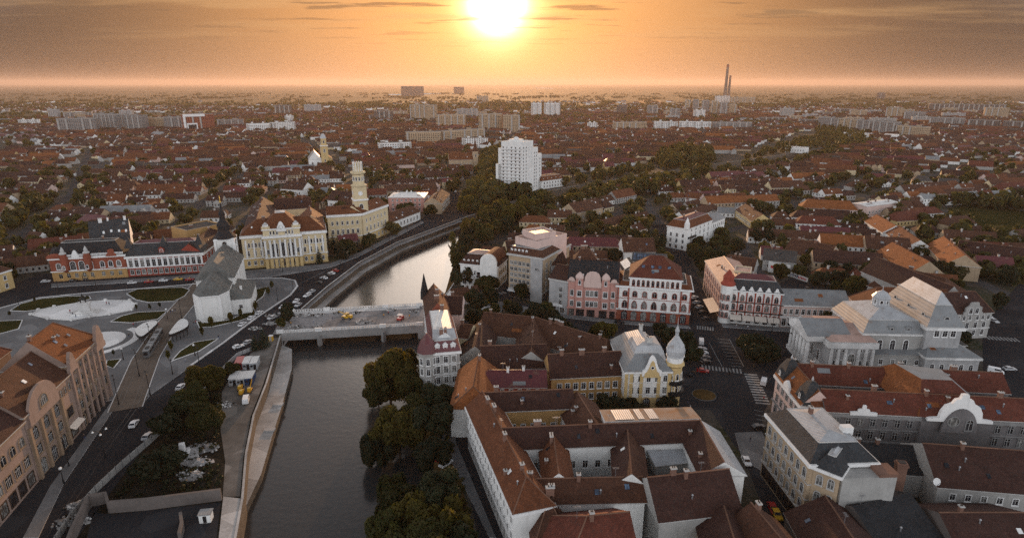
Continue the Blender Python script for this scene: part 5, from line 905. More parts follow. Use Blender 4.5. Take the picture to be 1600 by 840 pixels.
ridge_house('street_house','gabled brown house with ochre wall at the bottom of the dark street','house',(1175,786),(1222,842),14,6.5,5.5,'wall_ochre','tile_brown',chim=1,rows=dict(f=[(4,3,1.2,2)])); ridge_house('street_house','low dark house squeezed beside the ochre gabled house at the bottom','house',(1132,792),(1150,850),13,5.5,4.5,'wall_ochre','tile_dark',chim=0)
r=ridge_house('rear_house','dark low house with a striped metal ridge below the long ornate palace','house',(1318,689),(1446,697),11,6,4.5,'wall_grey','roof_black',mat2='roof_rusty',chim=2)
ridge_house('rear_house','long dark red roofed house with a slatted far slope below the ornate palace','house',(1444,692),(1660,708),14,9,6,'wall_grey','tile_dark',mat2='roof_rusty',rows=dict(f=[(5.5,8,1.2,1.6)]),chim=1)
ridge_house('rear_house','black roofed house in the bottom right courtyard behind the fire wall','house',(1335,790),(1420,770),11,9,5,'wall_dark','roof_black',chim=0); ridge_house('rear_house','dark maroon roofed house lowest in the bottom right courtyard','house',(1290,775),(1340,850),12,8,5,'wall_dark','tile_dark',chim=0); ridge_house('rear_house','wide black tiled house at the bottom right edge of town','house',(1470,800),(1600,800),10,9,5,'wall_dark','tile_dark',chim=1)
A5=at(1392,800); r=thing('chimney_stack','tall square brick chimney stack standing alone in the dark courtyard','chimney',T3(A5.x,A5.y,0)@RZ(-.2)); zc=hpx(800,727)+1; extra(r,Matrix(),'shaft',lambda mb:(mb.box(-1.1,-.9,0,1.1,.9,zc,'brick_chimney'),mb.box(-1.3,-1.1,zc-.8,1.3,1.1,zc-.4,'brick_chimney'),mb.box(-.8,-.6,zc,.8,.6,zc+.1,'iron')))
def dish(p,z,s,label):
    c=at(*p,z); r=thing('satellite_dish',label,'satellite dish',T3(c.x,c.y,z)@Matrix.Rotation(math.radians(68),4,'X')); extra(r,Matrix(),'bowl',lambda mb:mb.lathe(0,0,[(.1,-.35*s),(.7*s,-.22*s),(1.2*s,0),(1.14*s,.02),(.66*s,-.16*s),(.1,-.28*s)],'trim_white',16)); extra(r,Matrix(),'feed_arm',lambda mb:(mb.tube((0,-1.1*s,0),(0,-.2*s,1.1*s),.05,'steel'),mb.box(-.1,-.3*s,1.05*s,.1,-.1*s,1.2*s,'steel')))
    m_=MB(); m_.tube((c.x,c.y+.3,z-3.2),(c.x,c.y+.25,z-.2),.06,'steel'); o=m_.build('mast',r,WM[r.name].inverted())
dish((1385,763),zc*.62,1.0,'round white satellite dish beside the tall brick chimney stack'); dish((1464,752),10.5,.75,'small grey satellite dish on the dark roof right of the chimney stack')
# brown church with a needle spire
b=at(743,263); r=thing('church','brown brick church with an orange roof and a thin spire by the riverside trees','church',T3(b.x,b.y,0)@RZ(.15)); M=Matrix(); zt=hpx(263,214)
extra(r,M,'tower',lambda mb:mb.box(-3.2,-3.2,0,3.2,3.2,zt*.55,'wall_tan')); extra(r,M,'spire',lambda mb:mb.lathe(0,0,[(3.6,zt*.55),(1.6,zt*.72),(.05,zt)],'tile_brown',8))
for k in range(4): put_window(r,RZ(k*math.pi/2)@T3(0,-3.2,zt*.42),1.4,3.6,'arch')
F2=WM[r.name]; wing(r,F2@Vector((-32,-4,0)),F2@Vector((-3.5,-4,0)),16,11,'wall_tan',('r','x',8,'tile_rust',0,0),dict(f=[(5,7,1.2,4,'arch')]))

ridge_house('quay_building','long grey-brown building on the river road beyond the pink block','building',(676,309),(690,295),13,7,4.5,'wall_tan','tile_dark',rows=dict(f=[(3,8,1.2,2),(6.5,8,1.2,2)],b=[(3,8,1.2,2),(6.5,8,1.2,2)]),chim=2)
# ------------------------------------------------------------------ the filled-in town: houses, apartment blocks, trees
MARKS=[('yellow church',at(509,262)),('town hall',at(440,400)),('town hall tower',at(568,372)),('red palaces',at(200,420)),('stepped hotel',at(815,300)),('grey hotel',at(835,455)),('arcade building',at(1020,480)),('corner house',at(1085,375)),('ornate corner palace',at(1160,490)),('theatre',at(1400,540)),('school gable',at(1530,505)),('pink flat building',at(640,325)),('spired brown church',at(743,263)),('river bend trees',at(1000,292)),('grey quay road',at(680,330)),('white hospital',at(430,205)),('red office block',at(312,205)),('lower left hotel',at(60,640)),('garden field',at(1530,330)),('poplar row',at(1075,275)),('wooded river isle',at(1240,245))]
ORD=['','second ','third ','fourth ','fifth ','sixth ','seventh ','eighth ','ninth ','tenth ','eleventh ','twelfth ']
def place_phrase(p):
    best=min(MARKS,key=lambda m:(m[1]-p).length); d=p-best[1]; 
    if abs(d.y)>=abs(d.x): rel_='behind' if d.y>0 else 'before'
    else: rel_='right of' if d.x>0 else 'left of'
    return f'{rel_} the {best[0]}',best[1]
class Labels:
    "gives look-alikes an ordinal counted outwards from the landmark they stand by"
    def __init__(s): s.items=[]
    def add(s,o,head,p,cat,group): s.items.append((o,head,p,cat,group))
    def done(s):
        by={}
        for o,head,p,cat,group in s.items:
            ph,m=place_phrase(p); by.setdefault((head,ph),[]).append(((p-m).length,o,cat,group))
        for (head,ph),L in by.items():
            L.sort(key=lambda t:t[0])
            for i,(d,o,cat,group) in enumerate(L):
                lab=f'{head}, {ph}' if len(L)==1 else (f'{head}, {ORD[i]}nearest {ph}' if i<12 else f'{head}, farther {ph}')
                tag(o,lab,cat,group)
def house_geo(mbw,mbr,L,Dp,h,rise,wall,roof,Mx,hip=0,wins=True,two=False):
    "one house volume: walls with dark window panes, and its roof"
    V=lambda x,y,z:tuple(Mx@Vector((x,y,z)))
    a,b,c,d=(-L/2,-Dp/2),(L/2,-Dp/2),(L/2,Dp/2),(-L/2,Dp/2)
    for p,q in((a,b),(b,c),(c,d),(d,a)): mbw.face([V(*p,0),V(*q,0),V(*q,h),V(*p,h)],wall)
    o=.4; x0,x1,y0,y1=-L/2-o*(1 if hip else .3),L/2+o*(1 if hip else .3),-Dp/2-o,Dp/2+o; e=h-.12; z=h+rise
    A_=V(x0+hip,0,z);B_=V(x1-hip,0,z)
    mbr.face([V(x0,y0,e),V(x1,y0,e),B_,A_],roof); mbr.face([V(x1,y1,e),V(x0,y1,e),A_,B_],roof)
    if hip: mbr.face([V(x0,y1,e),V(x0,y0,e),A_],roof); mbr.face([V(x1,y0,e),V(x1,y1,e),B_],roof)
    else: mbw.face([V(-L/2,Dp/2,h),V(-L/2,-Dp/2,h),V(-L/2,0,z-.25)],wall); mbw.face([V(L/2,-Dp/2,h),V(L/2,Dp/2,h),V(L/2,0,z-.25)],wall)
    mbr.face([V(x0,y0,e-.2),V(x1,y0,e-.2),V(x1,y0,e),V(x0,y0,e)],'trim_grey'); mbr.face([V(x1,y1,e-.2),V(x0,y1,e-.2),V(x0,y1,e),V(x1,y1,e)],'trim_grey')
    if wins:
        n=max(2,int(L/2.8)); zs=[h*.5] if h<5 else [h*.28,h*.74]
        for zc in zs:
            for i in range(n):
                x=-L/2+L*(i+.5)/n
                for s in(-1,1):
                    y=s*(Dp/2+.03); mbw.face([V(x-.5*s*-1,y,zc-.75),V(x+.5*s*-1,y,zc-.75),V(x+.5*s*-1,y,zc+.75),V(x-.5*s*-1,y,zc+.75)],'glass')
            if not hip:
                for s in(-1,1):
                    x=s*(L/2+.03)
                    for y in(-Dp*.22,Dp*.22): mbw.face([V(x,y-.45*s,zc-.7),V(x,y+.45*s,zc-.7),V(x,y+.45*s,zc+.7),V(x,y-.45*s,zc+.7)],'glass')
mk('wall_blockgrey',(.24,.23,.22),var=.3)
ROOFS=[('tile_brown','brown',34),('tile_rust','rust red',20),('tile_dark','dark brown',22),('tile_red','red',8),('tile_orange','orange',4),('roof_maroon','maroon sheet',6),('tile_grey','grey',4),('roof_grey','pale sheet',2)]
WALLS=[('wall_white','white',30),('wall_cream','cream',8),('wall_grey','grey',32),('wall_tan','tan',16),('wall_palepink','pink',5),('wall_yellow','yellow',3)]
def pick(L): return random.choices(L,[t[2] for t in L])[0]
def inview(p,m=1.06): 
    dep=p.y*math.cos(PITCH)+CAM_H*math.sin(PITCH)
    return p.y>0 and abs(p.x)<dep*(800/FPX)*m
houses=[]
# extra streets seen running through the roofs, and open ground
STREETS=[[(1082,450),(1060,400),(1033,352),(1010,318),(990,300)],[(1590,470),(1500,425),(1430,385),(1365,345),(1330,315)],[(345,398),(378,350),(420,310),(470,283)],[(0,395),(60,345),(110,305),(128,262),(140,235)],[(715,320),(735,290),(752,262),(770,238),(800,212),(815,185),(803,170)],[(480,300),(560,285),(640,268),(720,255)],[(1100,372),(1190,345),(1290,300),(1380,270)],[(900,368),(960,335),(1010,312)],[(600,310),(540,262),(500,235),(470,215)],[(1230,470),(1180,420),(1160,380)],[(250,372),(300,330),(350,290),(400,262)],[(1350,315),(1420,285),(1500,262),(1600,245)]]
for s_ in STREETS:
    pth=px(s_); corridor(pth,9); road('street',pth,7,.018,'asphalt_worn')
FIELD=px([(1480,325),(1530,318),(1600,330),(1640,360),(1560,368),(1500,350)]); sheet('field',FIELD,.015,'grass'); occupy(FIELD)
for poly in ([(700,440),(735,420),(790,370),(850,330),(905,300),(1000,290),(1100,280),(1200,262),(1290,245),(1290,225),(1200,236),(1100,245),(960,268),(850,285),(780,305),(722,345),(705,375)],[(722,330),(760,240),(785,245),(775,300),(850,296),(860,320),(780,340)],[(1030,272),(1110,268),(1130,240),(1040,246)],[(1150,262),(1300,245),(1330,212),(1260,205),(1180,232)],[(1280,205),(1340,225),(1350,215),(1300,198)]): occupy(px(poly))
for poly in ([(1212,445),(1238,434),(1264,443),(1300,462),(1280,470),(1212,462)],[(1490,440),(1550,440),(1560,560),(1510,560)],[(1130,400),(1215,415),(1215,450),(1140,450)]): occupy(px(poly))
seeds=[(random.uniform(-1400,1600),random.uniform(230,2200),random.uniform(-.5,.5)) for _ in range(70)]
seeds+=[(at(950,340).x,at(950,340).y,.75),(at(1250,380).x,at(1250,380).y,-.25),(at(250,330).x,at(250,330).y,.12),(at(1100,300).x,at(1100,300).y,.2),(at(60,350).x,at(60,350).y,-.2),(at(640,290).x,at(640,290).y,.15)]
SX=np.array([(a,b) for a,b,_ in seeds])
def district(x,y): return int(np.argmin((SX[:,0]-x)**2+(SX[:,1]-y)**2))
for k,(sx0,sy0,ang) in enumerate(seeds):
    ca,sa=math.cos(ang),math.sin(ang); v=-260.
    while v<260:
        for face,vv in((0,0),(1,19)):
            u=-260.; rowroof=pick(ROOFS)
            while u<260:
                L=random.choice([random.uniform(10,15),random.uniform(13,22),random.uniform(13,22),random.uniform(24,42)]); Dp=random.uniform(8,10.5)*(1.25 if L>24 else 1)
                cu=u+L/2; cv=v+vv+random.uniform(-1.2,1.2); x=sx0+cu*ca-cv*sa; y=sy0+cu*sa+cv*ca
                u+=L+(.4 if random.random()<.72 else random.uniform(3,8))
                if not(205<y<2200): continue
                p=Vector((x,y,0))
                if not inview(p) or district(x,y)!=k: continue
                if random.random()<.08+.10*min(1,max(0,(y-700)/900))+(.18 if math.sin(x*.011+1.7)*math.cos(y*.009+.6)>.45 else 0): continue
                rz=ang+random.uniform(-.04,.04); c,s=math.cos(rz),math.sin(rz); q=[(x+a*L/2*c-b*Dp/2*s,y+a*L/2*s+b*Dp/2*c) for a,b in((-1,-1),(1,-1),(1,1),(-1,1))]
                if occupy(q,test=True): continue
                occupy(q); h=random.choice([3.2,3.6,3.8,4.2,5.0,6.4]) if y<600 else random.choice([3.0,3.2,3.6,4.0,5.5]); wl=None
                if random.random()<.62:
                    wl=(random.uniform(6,10),random.uniform(5.5,7.5),random.choice([-1,1]),1 if face else -1)
                houses.append((p,rz,L,Dp,h,Dp*random.uniform(.38,.5),pick(WALLS),rowroof if random.random()<.5 else pick(ROOFS),random.choice([0,0,0,Dp*.45]),wl))
        v+=19+9.5+random.uniform(9,14)
houses.sort(key=lambda t:t[0].length)
def build_house(t,mw,mr,base,wins):
    p,rz,L,Dp,h,rise,wl_,rf_,hip,wg=t
    house_geo(mw,mr,L,Dp,h,rise,wl_[0],rf_[0],base,hip,wins)
    if wg: 
        l2,d2,sx2,sy2=wg; house_geo(mw,mr,l2,d2,h*.92,d2*.42,wl_[0],rf_[0],base@T3(sx2*(L/2-d2/2),sy2*(Dp/2+l2/2-1.2),0)@RZ(math.pi/2),0,wins)
LB_=Labels(); NIND=290
for t in houses[:NIND]:
    p,rz,L,Dp,h,rise,wl_,rf_,hip,wg=t; mw=MB();mr=MB(); build_house(t,mw,mr,Matrix(),True)
    o=mw.build('house',None,T3(p.x,p.y,0)@RZ(rz)); ro=mr.build('roof',o); 
    for i in range(random.choice([1,1,2])): link('chimney',chimney_mesh(*random.choice([(1.0,.7,1.5),(.8,.8,1.3)]),random.choice(['brick_chimney','trim_grey'])),ro,T3(random.uniform(-L*.3,L*.3),random.uniform(-.8,.8),h+rise-.3))
    if random.random()<.35: slope_piece(ro,Matrix(),'skylight',random.uniform(-L*.3,L*.3),-Dp*.26,h+rise*.47+.05,1.0,1.2,math.atan2(rise,Dp/2),'lamp_globe',.1)
    sz='long' if L>17 else ('small' if L<12 else ('tall' if h>6 else 'low')); form='hipped' if hip else ('L-shaped' if wg else 'gabled')
    LB_.add(o,f'{sz} {wl_[1]} house, {rf_[1]} {form} roof',p,'house','old town houses with tiled roofs')
far=MB();farr=MB()
for t in houses[NIND:]: build_house(t,far,far,T3(t[0].x,t[0].y,0)@RZ(t[1]),t[0].y<650)
for i in range(5200):
    y=2200*math.exp(random.random()**1.3*math.log(1.6)); x=random.uniform(-1,1)*y*.95; p=Vector((x,y,0))
    dens=.5+.5*math.sin(x*.0021+1.3)*math.cos(y*.0017); 
    if random.random()>dens*(1.0 if x>-300 else .7)*(1 if y<2700 else .5): continue
    house_geo(far,far,random.uniform(12,24),random.uniform(9,14),random.uniform(3.5,7),random.uniform(3,5),pick(WALLS)[0],pick(ROOFS)[0],T3(x,y,0)@RZ(random.uniform(-.6,.6)),0,False)
o=far.build('distant_houses'); o['kind']='stuff'; tag(o,'the mass of small red and brown roofed houses spreading to the plain','houses')
# apartment blocks and other tall things out in the town
def apartment(A,B,dep,h,wall,label,cat='apartment block',roofm='roof_felt',win=True,group='concrete apartment blocks out in the town',name='apartment_block',fl=3.0,gapm='glass',band=None):
    Fm,W=frame(A,B); mb=MB(); mb.box(0,0,0,W,dep,h,wall,roofm)
    nx=max(3,int(W/3.6)); nf=max(2,int(h/fl))
    if win:
        for side in('f','r','l'):
            S,Ls=NSIDE[side](W,dep); n=max(2,int(Ls/3.6)); 
            for i in range(n):
                for f in range(nf):
                    u=Ls*(i+.5)/n; z=fl*(f+.55); V=lambda a,b:tuple(S@Vector((a,-.06,b)))
                    if z+1<h: mb.face([V(u-.95,z-.75),V(u+.95,z-.75),V(u+.95,z+.75),V(u-.95,z+.75)],'glass')
        for i in range(0,nx,4):
            if dep>8 and random.random()<.8: u=W*(i+.5)/nx; mb.box(u-.8,-1.1,2.8,u+2.2,-.02,h-1,band or 'wall_grey')
    r=mb.build(name,None,Fm); 
    rm=MB(); rm.box(-.3,-.3,h,W+.3,dep+.3,h+.6,'trim_grey',roofm); 
    for q in(.25,.7): rm.box(W*q-2,dep*.3,h+.6,W*q+2,dep*.7,h+3.0,wall,roofm)
    rm.build('roof',r); tag(r,label,cat,group); occupy([Fm@Vector((x,y,0)) for x,y in((-3,-3),(W+3,-3),(W+3,dep+3),(-3,dep+3))]); return r,Fm,W
AP=[(92,208,152,207,185,'wall_blockgrey','grey apartment block, leftmost of the far left row'),(150,203,183,205,178,'wall_blockgrey','pale stepped apartment block left of the red office'),(184,204,224,205,180,'wall_blockgrey','grey striped apartment block second left of the red office'),(228,203,258,203,184,'wall_tan','tan apartment block just left of the red office'),(258,204,288,204,183,'wall_blockgrey','grey apartment block touching the red office'),
(30,198,64,197,187,'wall_white','low white block with dark trees at the far left'),(100,187,145,186,176,'wall_blockgrey','far grey block above the leftmost apartment row'),
(386,207,424,206,193,'wall_white','low white hospital block with a maroon roof'),(428,206,462,204,191,'wall_white','curved white hospital front with window bands'),(446,194,458,194,181,'wall_white','slim white stair tower above the hospital'),(340,200,382,199,187,'wall_blockgrey','pale flat block between red office and hospital'),
(641,189,679,190,164,'wall_tan','tall dark striped slab with a white roof edge'),(635,226,690,225,206,'wall_tan','long tan school building with rows of windows'),(692,224,757,219,203,'wall_tan','far half of the long tan school building'),(722,231,762,231,216,'wall_white','small white cube building before the school'),(684,200,728,199,179,'wall_tan','hazy tan block right of the dark slab'),(752,207,785,206,178,'wall_tan','apartment block glowing in the sun haze'),(786,207,812,207,180,'wall_tan','apartment block by the shining road'),
(830,183,846,183,161,'wall_white','left one of two white-ended towers by the sun'),(850,183,875,183,161,'wall_white','right one of two white-ended towers by the sun'),(745,160,763,160,150,'wall_tan','hazy block right under the sun'),(594,238,643,236,223,'wall_white','white flat roofed school with big windows'),
(627,150,662,150,135,'wall_dark','dark grain silo on the horizon left of the sun'),(709,146,725,146,136,'wall_dark','small dark silo on the horizon under the sun'),
(918,203,933,203,192,'wall_white','bright white cube house among the roofs'),(962,206,1010,205,191,'wall_tan','tan apartment row, left end of the long white row'),(1021,203,1058,204,190,'wall_white','white striped apartment row, second from its left end'),(1060,204,1110,205,190,'wall_white','white striped apartment row, middle section'),(1112,204,1174,204,191,'wall_blockgrey','grey apartment row at the right end of the white row'),
(1011,180,1027,180,165,'wall_blockgrey','small tower in front of the bright lake'),(1046,186,1062,186,170,'wall_blockgrey','grey tower right of the bright lake'),(1084,186,1101,186,172,'wall_white','white block at the foot of the tower cluster'),
(1070,170,1077,170,156,'wall_tan','sunlit leftmost tower of the cluster by the lake'),(1082,174,1091,174,156,'wall_blockgrey','second tower of the cluster by the lake'),(1096,178,1107,178,157,'wall_blockgrey','third tower of the cluster by the lake'),(1110,180,1121,180,158,'wall_tan','fourth tower of the cluster by the lake'),(1124,181,1136,181,160,'wall_blockgrey','fifth tower of the cluster by the lake'),(1139,180,1150,180,163,'wall_tan','rightmost tower of the cluster by the lake'),
(1118,160,1140,160,150,'wall_white','pale plant building under the tall chimneys'),(1142,161,1180,161,152,'wall_tan','long pale works right of the tall chimneys'),
(1277,201,1305,203,184,'wall_blockgrey','first block of the dim right-hand apartment row'),(1306,203,1333,205,186,'wall_tan','second block of the dim right-hand apartment row'),(1336,206,1357,208,188,'wall_blockgrey','pale tilted block inside the right-hand row'),(1361,209,1395,212,190,'wall_blockgrey','broad block in the middle of the right-hand row'),(1397,212,1440,216,197,'wall_tan','last block of the dim right-hand apartment row'),
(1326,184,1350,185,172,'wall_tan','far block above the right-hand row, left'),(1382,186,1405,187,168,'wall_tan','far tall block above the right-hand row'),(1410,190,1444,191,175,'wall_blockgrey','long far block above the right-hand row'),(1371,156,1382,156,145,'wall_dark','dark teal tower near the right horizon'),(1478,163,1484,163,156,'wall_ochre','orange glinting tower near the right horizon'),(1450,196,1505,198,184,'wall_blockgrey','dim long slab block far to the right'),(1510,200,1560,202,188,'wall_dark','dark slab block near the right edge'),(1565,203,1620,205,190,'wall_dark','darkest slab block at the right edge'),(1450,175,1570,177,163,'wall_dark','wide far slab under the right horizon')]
for x0,y0,x1,y1,yt,wm,lab in AP:
    A=at(x0,y0);B=at(x1,y1); h=max(5,hpx((y0+y1)/2,yt)); apartment(A,B,min(18,max(9,(B-A).length*.35)),h,wm,lab,cat='silo' if 'silo' in lab else 'apartment block',win=('silo' not in lab))
r,Fm,W=apartment(at(290,206),at(337,204),26,hpx(205,179),'wall_brick','red brick office block with a thick white stepped frame','office block',group=None,name='office_block')
h=hpx(205,179); extra(r,Matrix(),'frame',lambda mb:(mb.box(-1,-1.5,h-4,W*.7,-.1,h+1.5,'trim_white'),mb.box(-1,-1.5,0,3,-.1,h-4,'trim_white'),mb.box(W*.08,-2.2,2,W*.42,-.2,h*.5,'trim_white'),mb.box(W*.12,-2.6,3,W*.38,-2.2,h*.42,'glass')))
for i in range(70):
    x=random.choice([random.uniform(1180,1600),random.uniform(1180,1600),random.uniform(20,560),random.uniform(560,1100)]); y=random.uniform(158,196) if x>1180 else random.uniform(158,190)
    p=at(x,y); a=random.uniform(-.5,.5); L=random.uniform(28,75); q=p+Vector((math.cos(a)*L,math.sin(a)*L,0)); 
    if abs(p.y)>2200 or not inview(p,1.0): continue
    dep=12; c=[p,q,q+Vector((-math.sin(a)*dep,math.cos(a)*dep,0)),p+Vector((-math.sin(a)*dep,math.cos(a)*dep,0))]
    r,_,_=apartment(p,q,dep,random.choice([13,16,16,28,31]),random.choice(['wall_grey','wall_tan','wall_stonegrey','wall_tan','wall_dark']),'x'); LB_.add(r,random.choice(['slab block of flats','block of flats']),p,'apartment block','concrete apartment blocks out in the town')
def stack(x,yb,yt,r0,label):
    b=at(x,yb); h=hpx(yb,yt); mb=MB(); mb.lathe(0,0,[(r0,0),(r0*.62,h)],'wall_dark',12); o=mb.build('power_plant_chimney',None,T3(b.x,b.y,0)); tag(o,label,'chimney'); mb=MB(); mb.lathe(0,0,[(r0*.75,h*.93),(r0*.73,h*.97)],'trim_red',12); mb.build('warning_band',o)
stack(1132,157,100.5,11,'taller dark factory chimney on the horizon right of the sun'); stack(1137.5,157,118,9,'shorter dark factory chimney on the horizon right of the sun')
for x0,y0,x1,y1 in((607,148.5,658,149),(665,147.5,692,147),(836,138,862,138.5),(1318,213.5,1363,215),(1380,216,1402,217)):
    A=at(x0,y0);B=at(x1,y1); mb=MB(); Fm,W=frame(A,B); mb.box(0,0,0,W,26,7,'wall_white','roof_white'); o=mb.build('warehouse',None,Fm); LB_.add(o,'long low warehouse with a bright white roof',A,'warehouse','white roofed warehouses')
# a few roomier buildings among the roofs; orange tile puts the sunlight into some
for pa,pb,zr,half,rise,wl,rf,lab in [((1075,300),(1105,303),8,6,4,'wall_white','tile_rust','white house with a red roof above the corner house'),((1195,387),(1245,392),11,8,5,'wall_grey','tile_grey','grey roofed storehouse with a painted wall by the car park'),((1138,398),(1182,404),12,7,5,'wall_grey','tile_brown','brown roofed rear house behind the ornate corner palace'),((1150,428),(1205,436),10,6,3,'wall_grey','tile_grey','low grey roofed shed row behind the ornate corner palace'),((1238,372),(1305,384),12,10,6.5,'wall_tan','tile_brown','big brown hipped house right of the painted storehouse'),((1352,368),(1420,372),13,8,6,'wall_tan','tile_brown','long brown roof above the theatre street'),((1395,378),(1452,408),14,8,6.5,'wall_tan','tile_orange','roof coloured sunlit orange running away behind the theatre'),((1475,369),(1508,398),14,8,6,'wall_tan','tile_orange','roof coloured sunlit orange at the far street bend'),((1370,335),(1400,352),12,7,5,'wall_white','tile_orange','row house with roof coloured sunlit orange at the top of the side street'),((1404,352),(1438,375),12,7,5,'wall_white','tile_rust','row house with striped roof lower on the side street'),((1342,318),(1392,312),11,7,1,'wall_palepink','roof_white','pink block with white roof top at the side street'),((1500,375),(1640,392),11,8,6,'wall_white','tile_dark','long white walled hall with a dark roof at the right'),((1165,318),(1192,335),11,7,5,'wall_yellow','tile_brown','yellow gabled house behind the white corner house'),((790,376),(860,372),12,8,6,'wall_cream','tile_dark','maroon roofed house behind the grey hotel'),((889,318),(930,310),14,8,6,'wall_tan','tile_brown','brown hipped house by the river trees'),((520,297),(560,300),14,8,7,'wall_white','tile_dark','dark red roof with white dormers by the town hall tower'),((448,283),(480,285),12,8,6,'wall_white','tile_dark','white house with dark red roof and yellow roof vent behind town hall'),((380,255),(440,250),10,7,5,'wall_white','tile_dark','long white house with dark roof far behind town hall'),((600,290),(680,286),10,9,4,'wall_tan','tile_brown','brown roofed court building behind the pink building'),((1230,228),(1262,230),9,7,.6,'wall_white','roof_white','white flat roofed villa by the wooded river isle')]:
    a=at(*pa,zr);b=at(*pb,zr); q=ridge_house('house' if 'hall' not in lab else 'hall',lab,'house',pa,pb,zr,half,rise,wl,rf,rows=dict(f=[((zr-rise)*.5,max(3,int((b-a).length/4)),1.2,1.8)]),chim=2,occ=False)
# ------------------------------------------------------------------ trees
def crown_mesh(name,seed,n,leaf,kind,mat):
    "crown of n loose leaf clumps about a unit tall/wide envelope (radius 1, z 0..1)"
    r=np.random.default_rng(seed)
    if kind=='round': 
        k=24; C=r.normal(size=(k,3)); C/=np.linalg.norm(C,axis=1)[:,None]; C*=(r.random(k)**.45*.78)[:,None]; C[:,2]=C[:,2]*.46+.53; C[0]=(0,0,.5); rad=r.uniform(.15,.40,k); sz=.62
    elif kind=='willow':
        k=30; C=r.normal(size=(k,3)); C/=np.linalg.norm(C,axis=1)[:,None]; C*=(r.random(k)**.45*.84)[:,None]; C[:,2]=C[:,2]*.44+.56; rad=r.uniform(.13,.34,k); sz=.66
    elif kind=='poplar':
        k=11; t=np.linspace(.08,.93,k); C=np.stack([r.normal(0,.16,k),r.normal(0,.16,k),t],1); rad=.62*np.sin(np.pi*np.clip(t*.82+.14,0,1))**.8+.1; sz=.17
    elif kind=='conifer':
        k=12; t=np.linspace(.06,.96,k); C=np.stack([r.normal(0,.05,k),r.normal(0,.05,k),t],1); rad=.95*(1-t)+.06; sz=.10
    w=rad**2; lob=r.choice(k,n,p=w/w.sum()); d=r.normal(size=(n,3)); d/=np.linalg.norm(d,axis=1)[:,None]
    rr=rad[lob]*(.55+.5*r.random(n)**.6); P=C[lob]+d*rr[:,None]*np.array([1,1,sz])
    if kind=='willow':
        drop=r.random(n)**1.5*.34*(np.hypot(P[:,0],P[:,1])>.35); P[:,2]-=drop
    P[:,2]=np.clip(P[:,2],.02,1.06)
    nrm=d+r.normal(0,.55,(n,3)); nrm/=np.linalg.norm(nrm,axis=1)[:,None]
    up=np.tile([0.,0,1],(n,1)); u=np.cross(nrm,up+r.normal(0,.3,(n,3))); u/=np.linalg.norm(u,axis=1)[:,None]; v=np.cross(nrm,u)
    s=leaf*r.uniform(.5,1.35,n)[:,None]; zs=np.array([1,1,sz*1.1 if kind in('poplar','conifer') else .62])
    st=1.9 if kind=='willow' else 1.0
    Q=np.stack([P-u*s*zs*.8-v*s*zs*st*.4,P+u*s*zs*.9-v*s*zs*st,P+u*s*zs*.7+v*s*zs*st*.8,P-u*s*zs+v*s*zs*st],1).reshape(-1,3)
    me=bpy.data.meshes.new(name); me.vertices.add(4*n); me.vertices.foreach_set('co',Q.ravel()); me.loops.add(4*n); me.loops.foreach_set('vertex_index',np.arange(4*n)); me.polygons.add(n); me.polygons.foreach_set('loop_start',np.arange(0,4*n,4)); me.materials.append(MATS[mat]); me.update(calc_edges=True); me.validate(); return me
CR={}
def crown(kind,mat,det,var):
    k=(kind,mat,det,var)
    if k not in CR: 
        n={'round':(650,3200,20000),'willow':(900,3600,26000),'poplar':(550,1600,3000),'conifer':(420,1200,2400)}[kind][det]; lf=[.20,.095,.034][det]
        CR[k]=crown_mesh('crown',hash((kind,det,var))%9999 if False else (len(kind)*131+det*17+var*7),n,lf,kind,mat)
    return CR[k]
def trunk_mesh():
    mb=MB(); mb.tube((0,0,-.6),(0.02,0,.42),.075,'trunk',7,.05)
    for a in range(5): t=a*1.3; mb.tube((0,0,.30+.02*a),(.42*math.cos(t),.42*math.sin(t),.60),.035,'trunk',5,.015)
    mb.tube((0,0,.4),(.05,.03,.85),.05,'trunk',5,.015); return mb.mesh('trunk')
TRK=trunk_mesh()
def tree(p,rx,hgt,kind,mat,det,label=None,cat='tree',group=None,base=.0,name=None):
    r=bpy.data.objects.new(name or {'round':'broadleaf_tree','willow':'willow_tree','poplar':'poplar_tree','conifer':'conifer_tree'}[kind],None); COL.objects.link(r); r.location=(p.x,p.y,base); WM[r.name]=Matrix.Translation(r.location)
    z0={'round':.16,'willow':.10,'poplar':.05,'conifer':.05}[kind]*hgt
    c=link('crown',crown(kind,mat,det,random.randrange(4)),r,T3(0,0,z0)@RZ(random.uniform(0,6.28))@Matrix.Diagonal((rx,rx*random.uniform(.88,1.1),hgt-z0,1)))
    t_=link('trunk',TRK,r,Matrix.Diagonal((hgt*.42,hgt*.42,hgt,1)))
    if label: tag(r,label,cat,group)
    return r
HOLE=[(p.x,p.y) for p in hole]
def inpoly(x,y,H):
    r=False; n=len(H)
    for i in range(n):
        x0,y0=H[i];x1,y1=H[(i+1)%n]
        if (y0>y)!=(y1>y) and x<(x1-x0)*(y-y0)/(y1-y0)+x0: r=not r
    return r
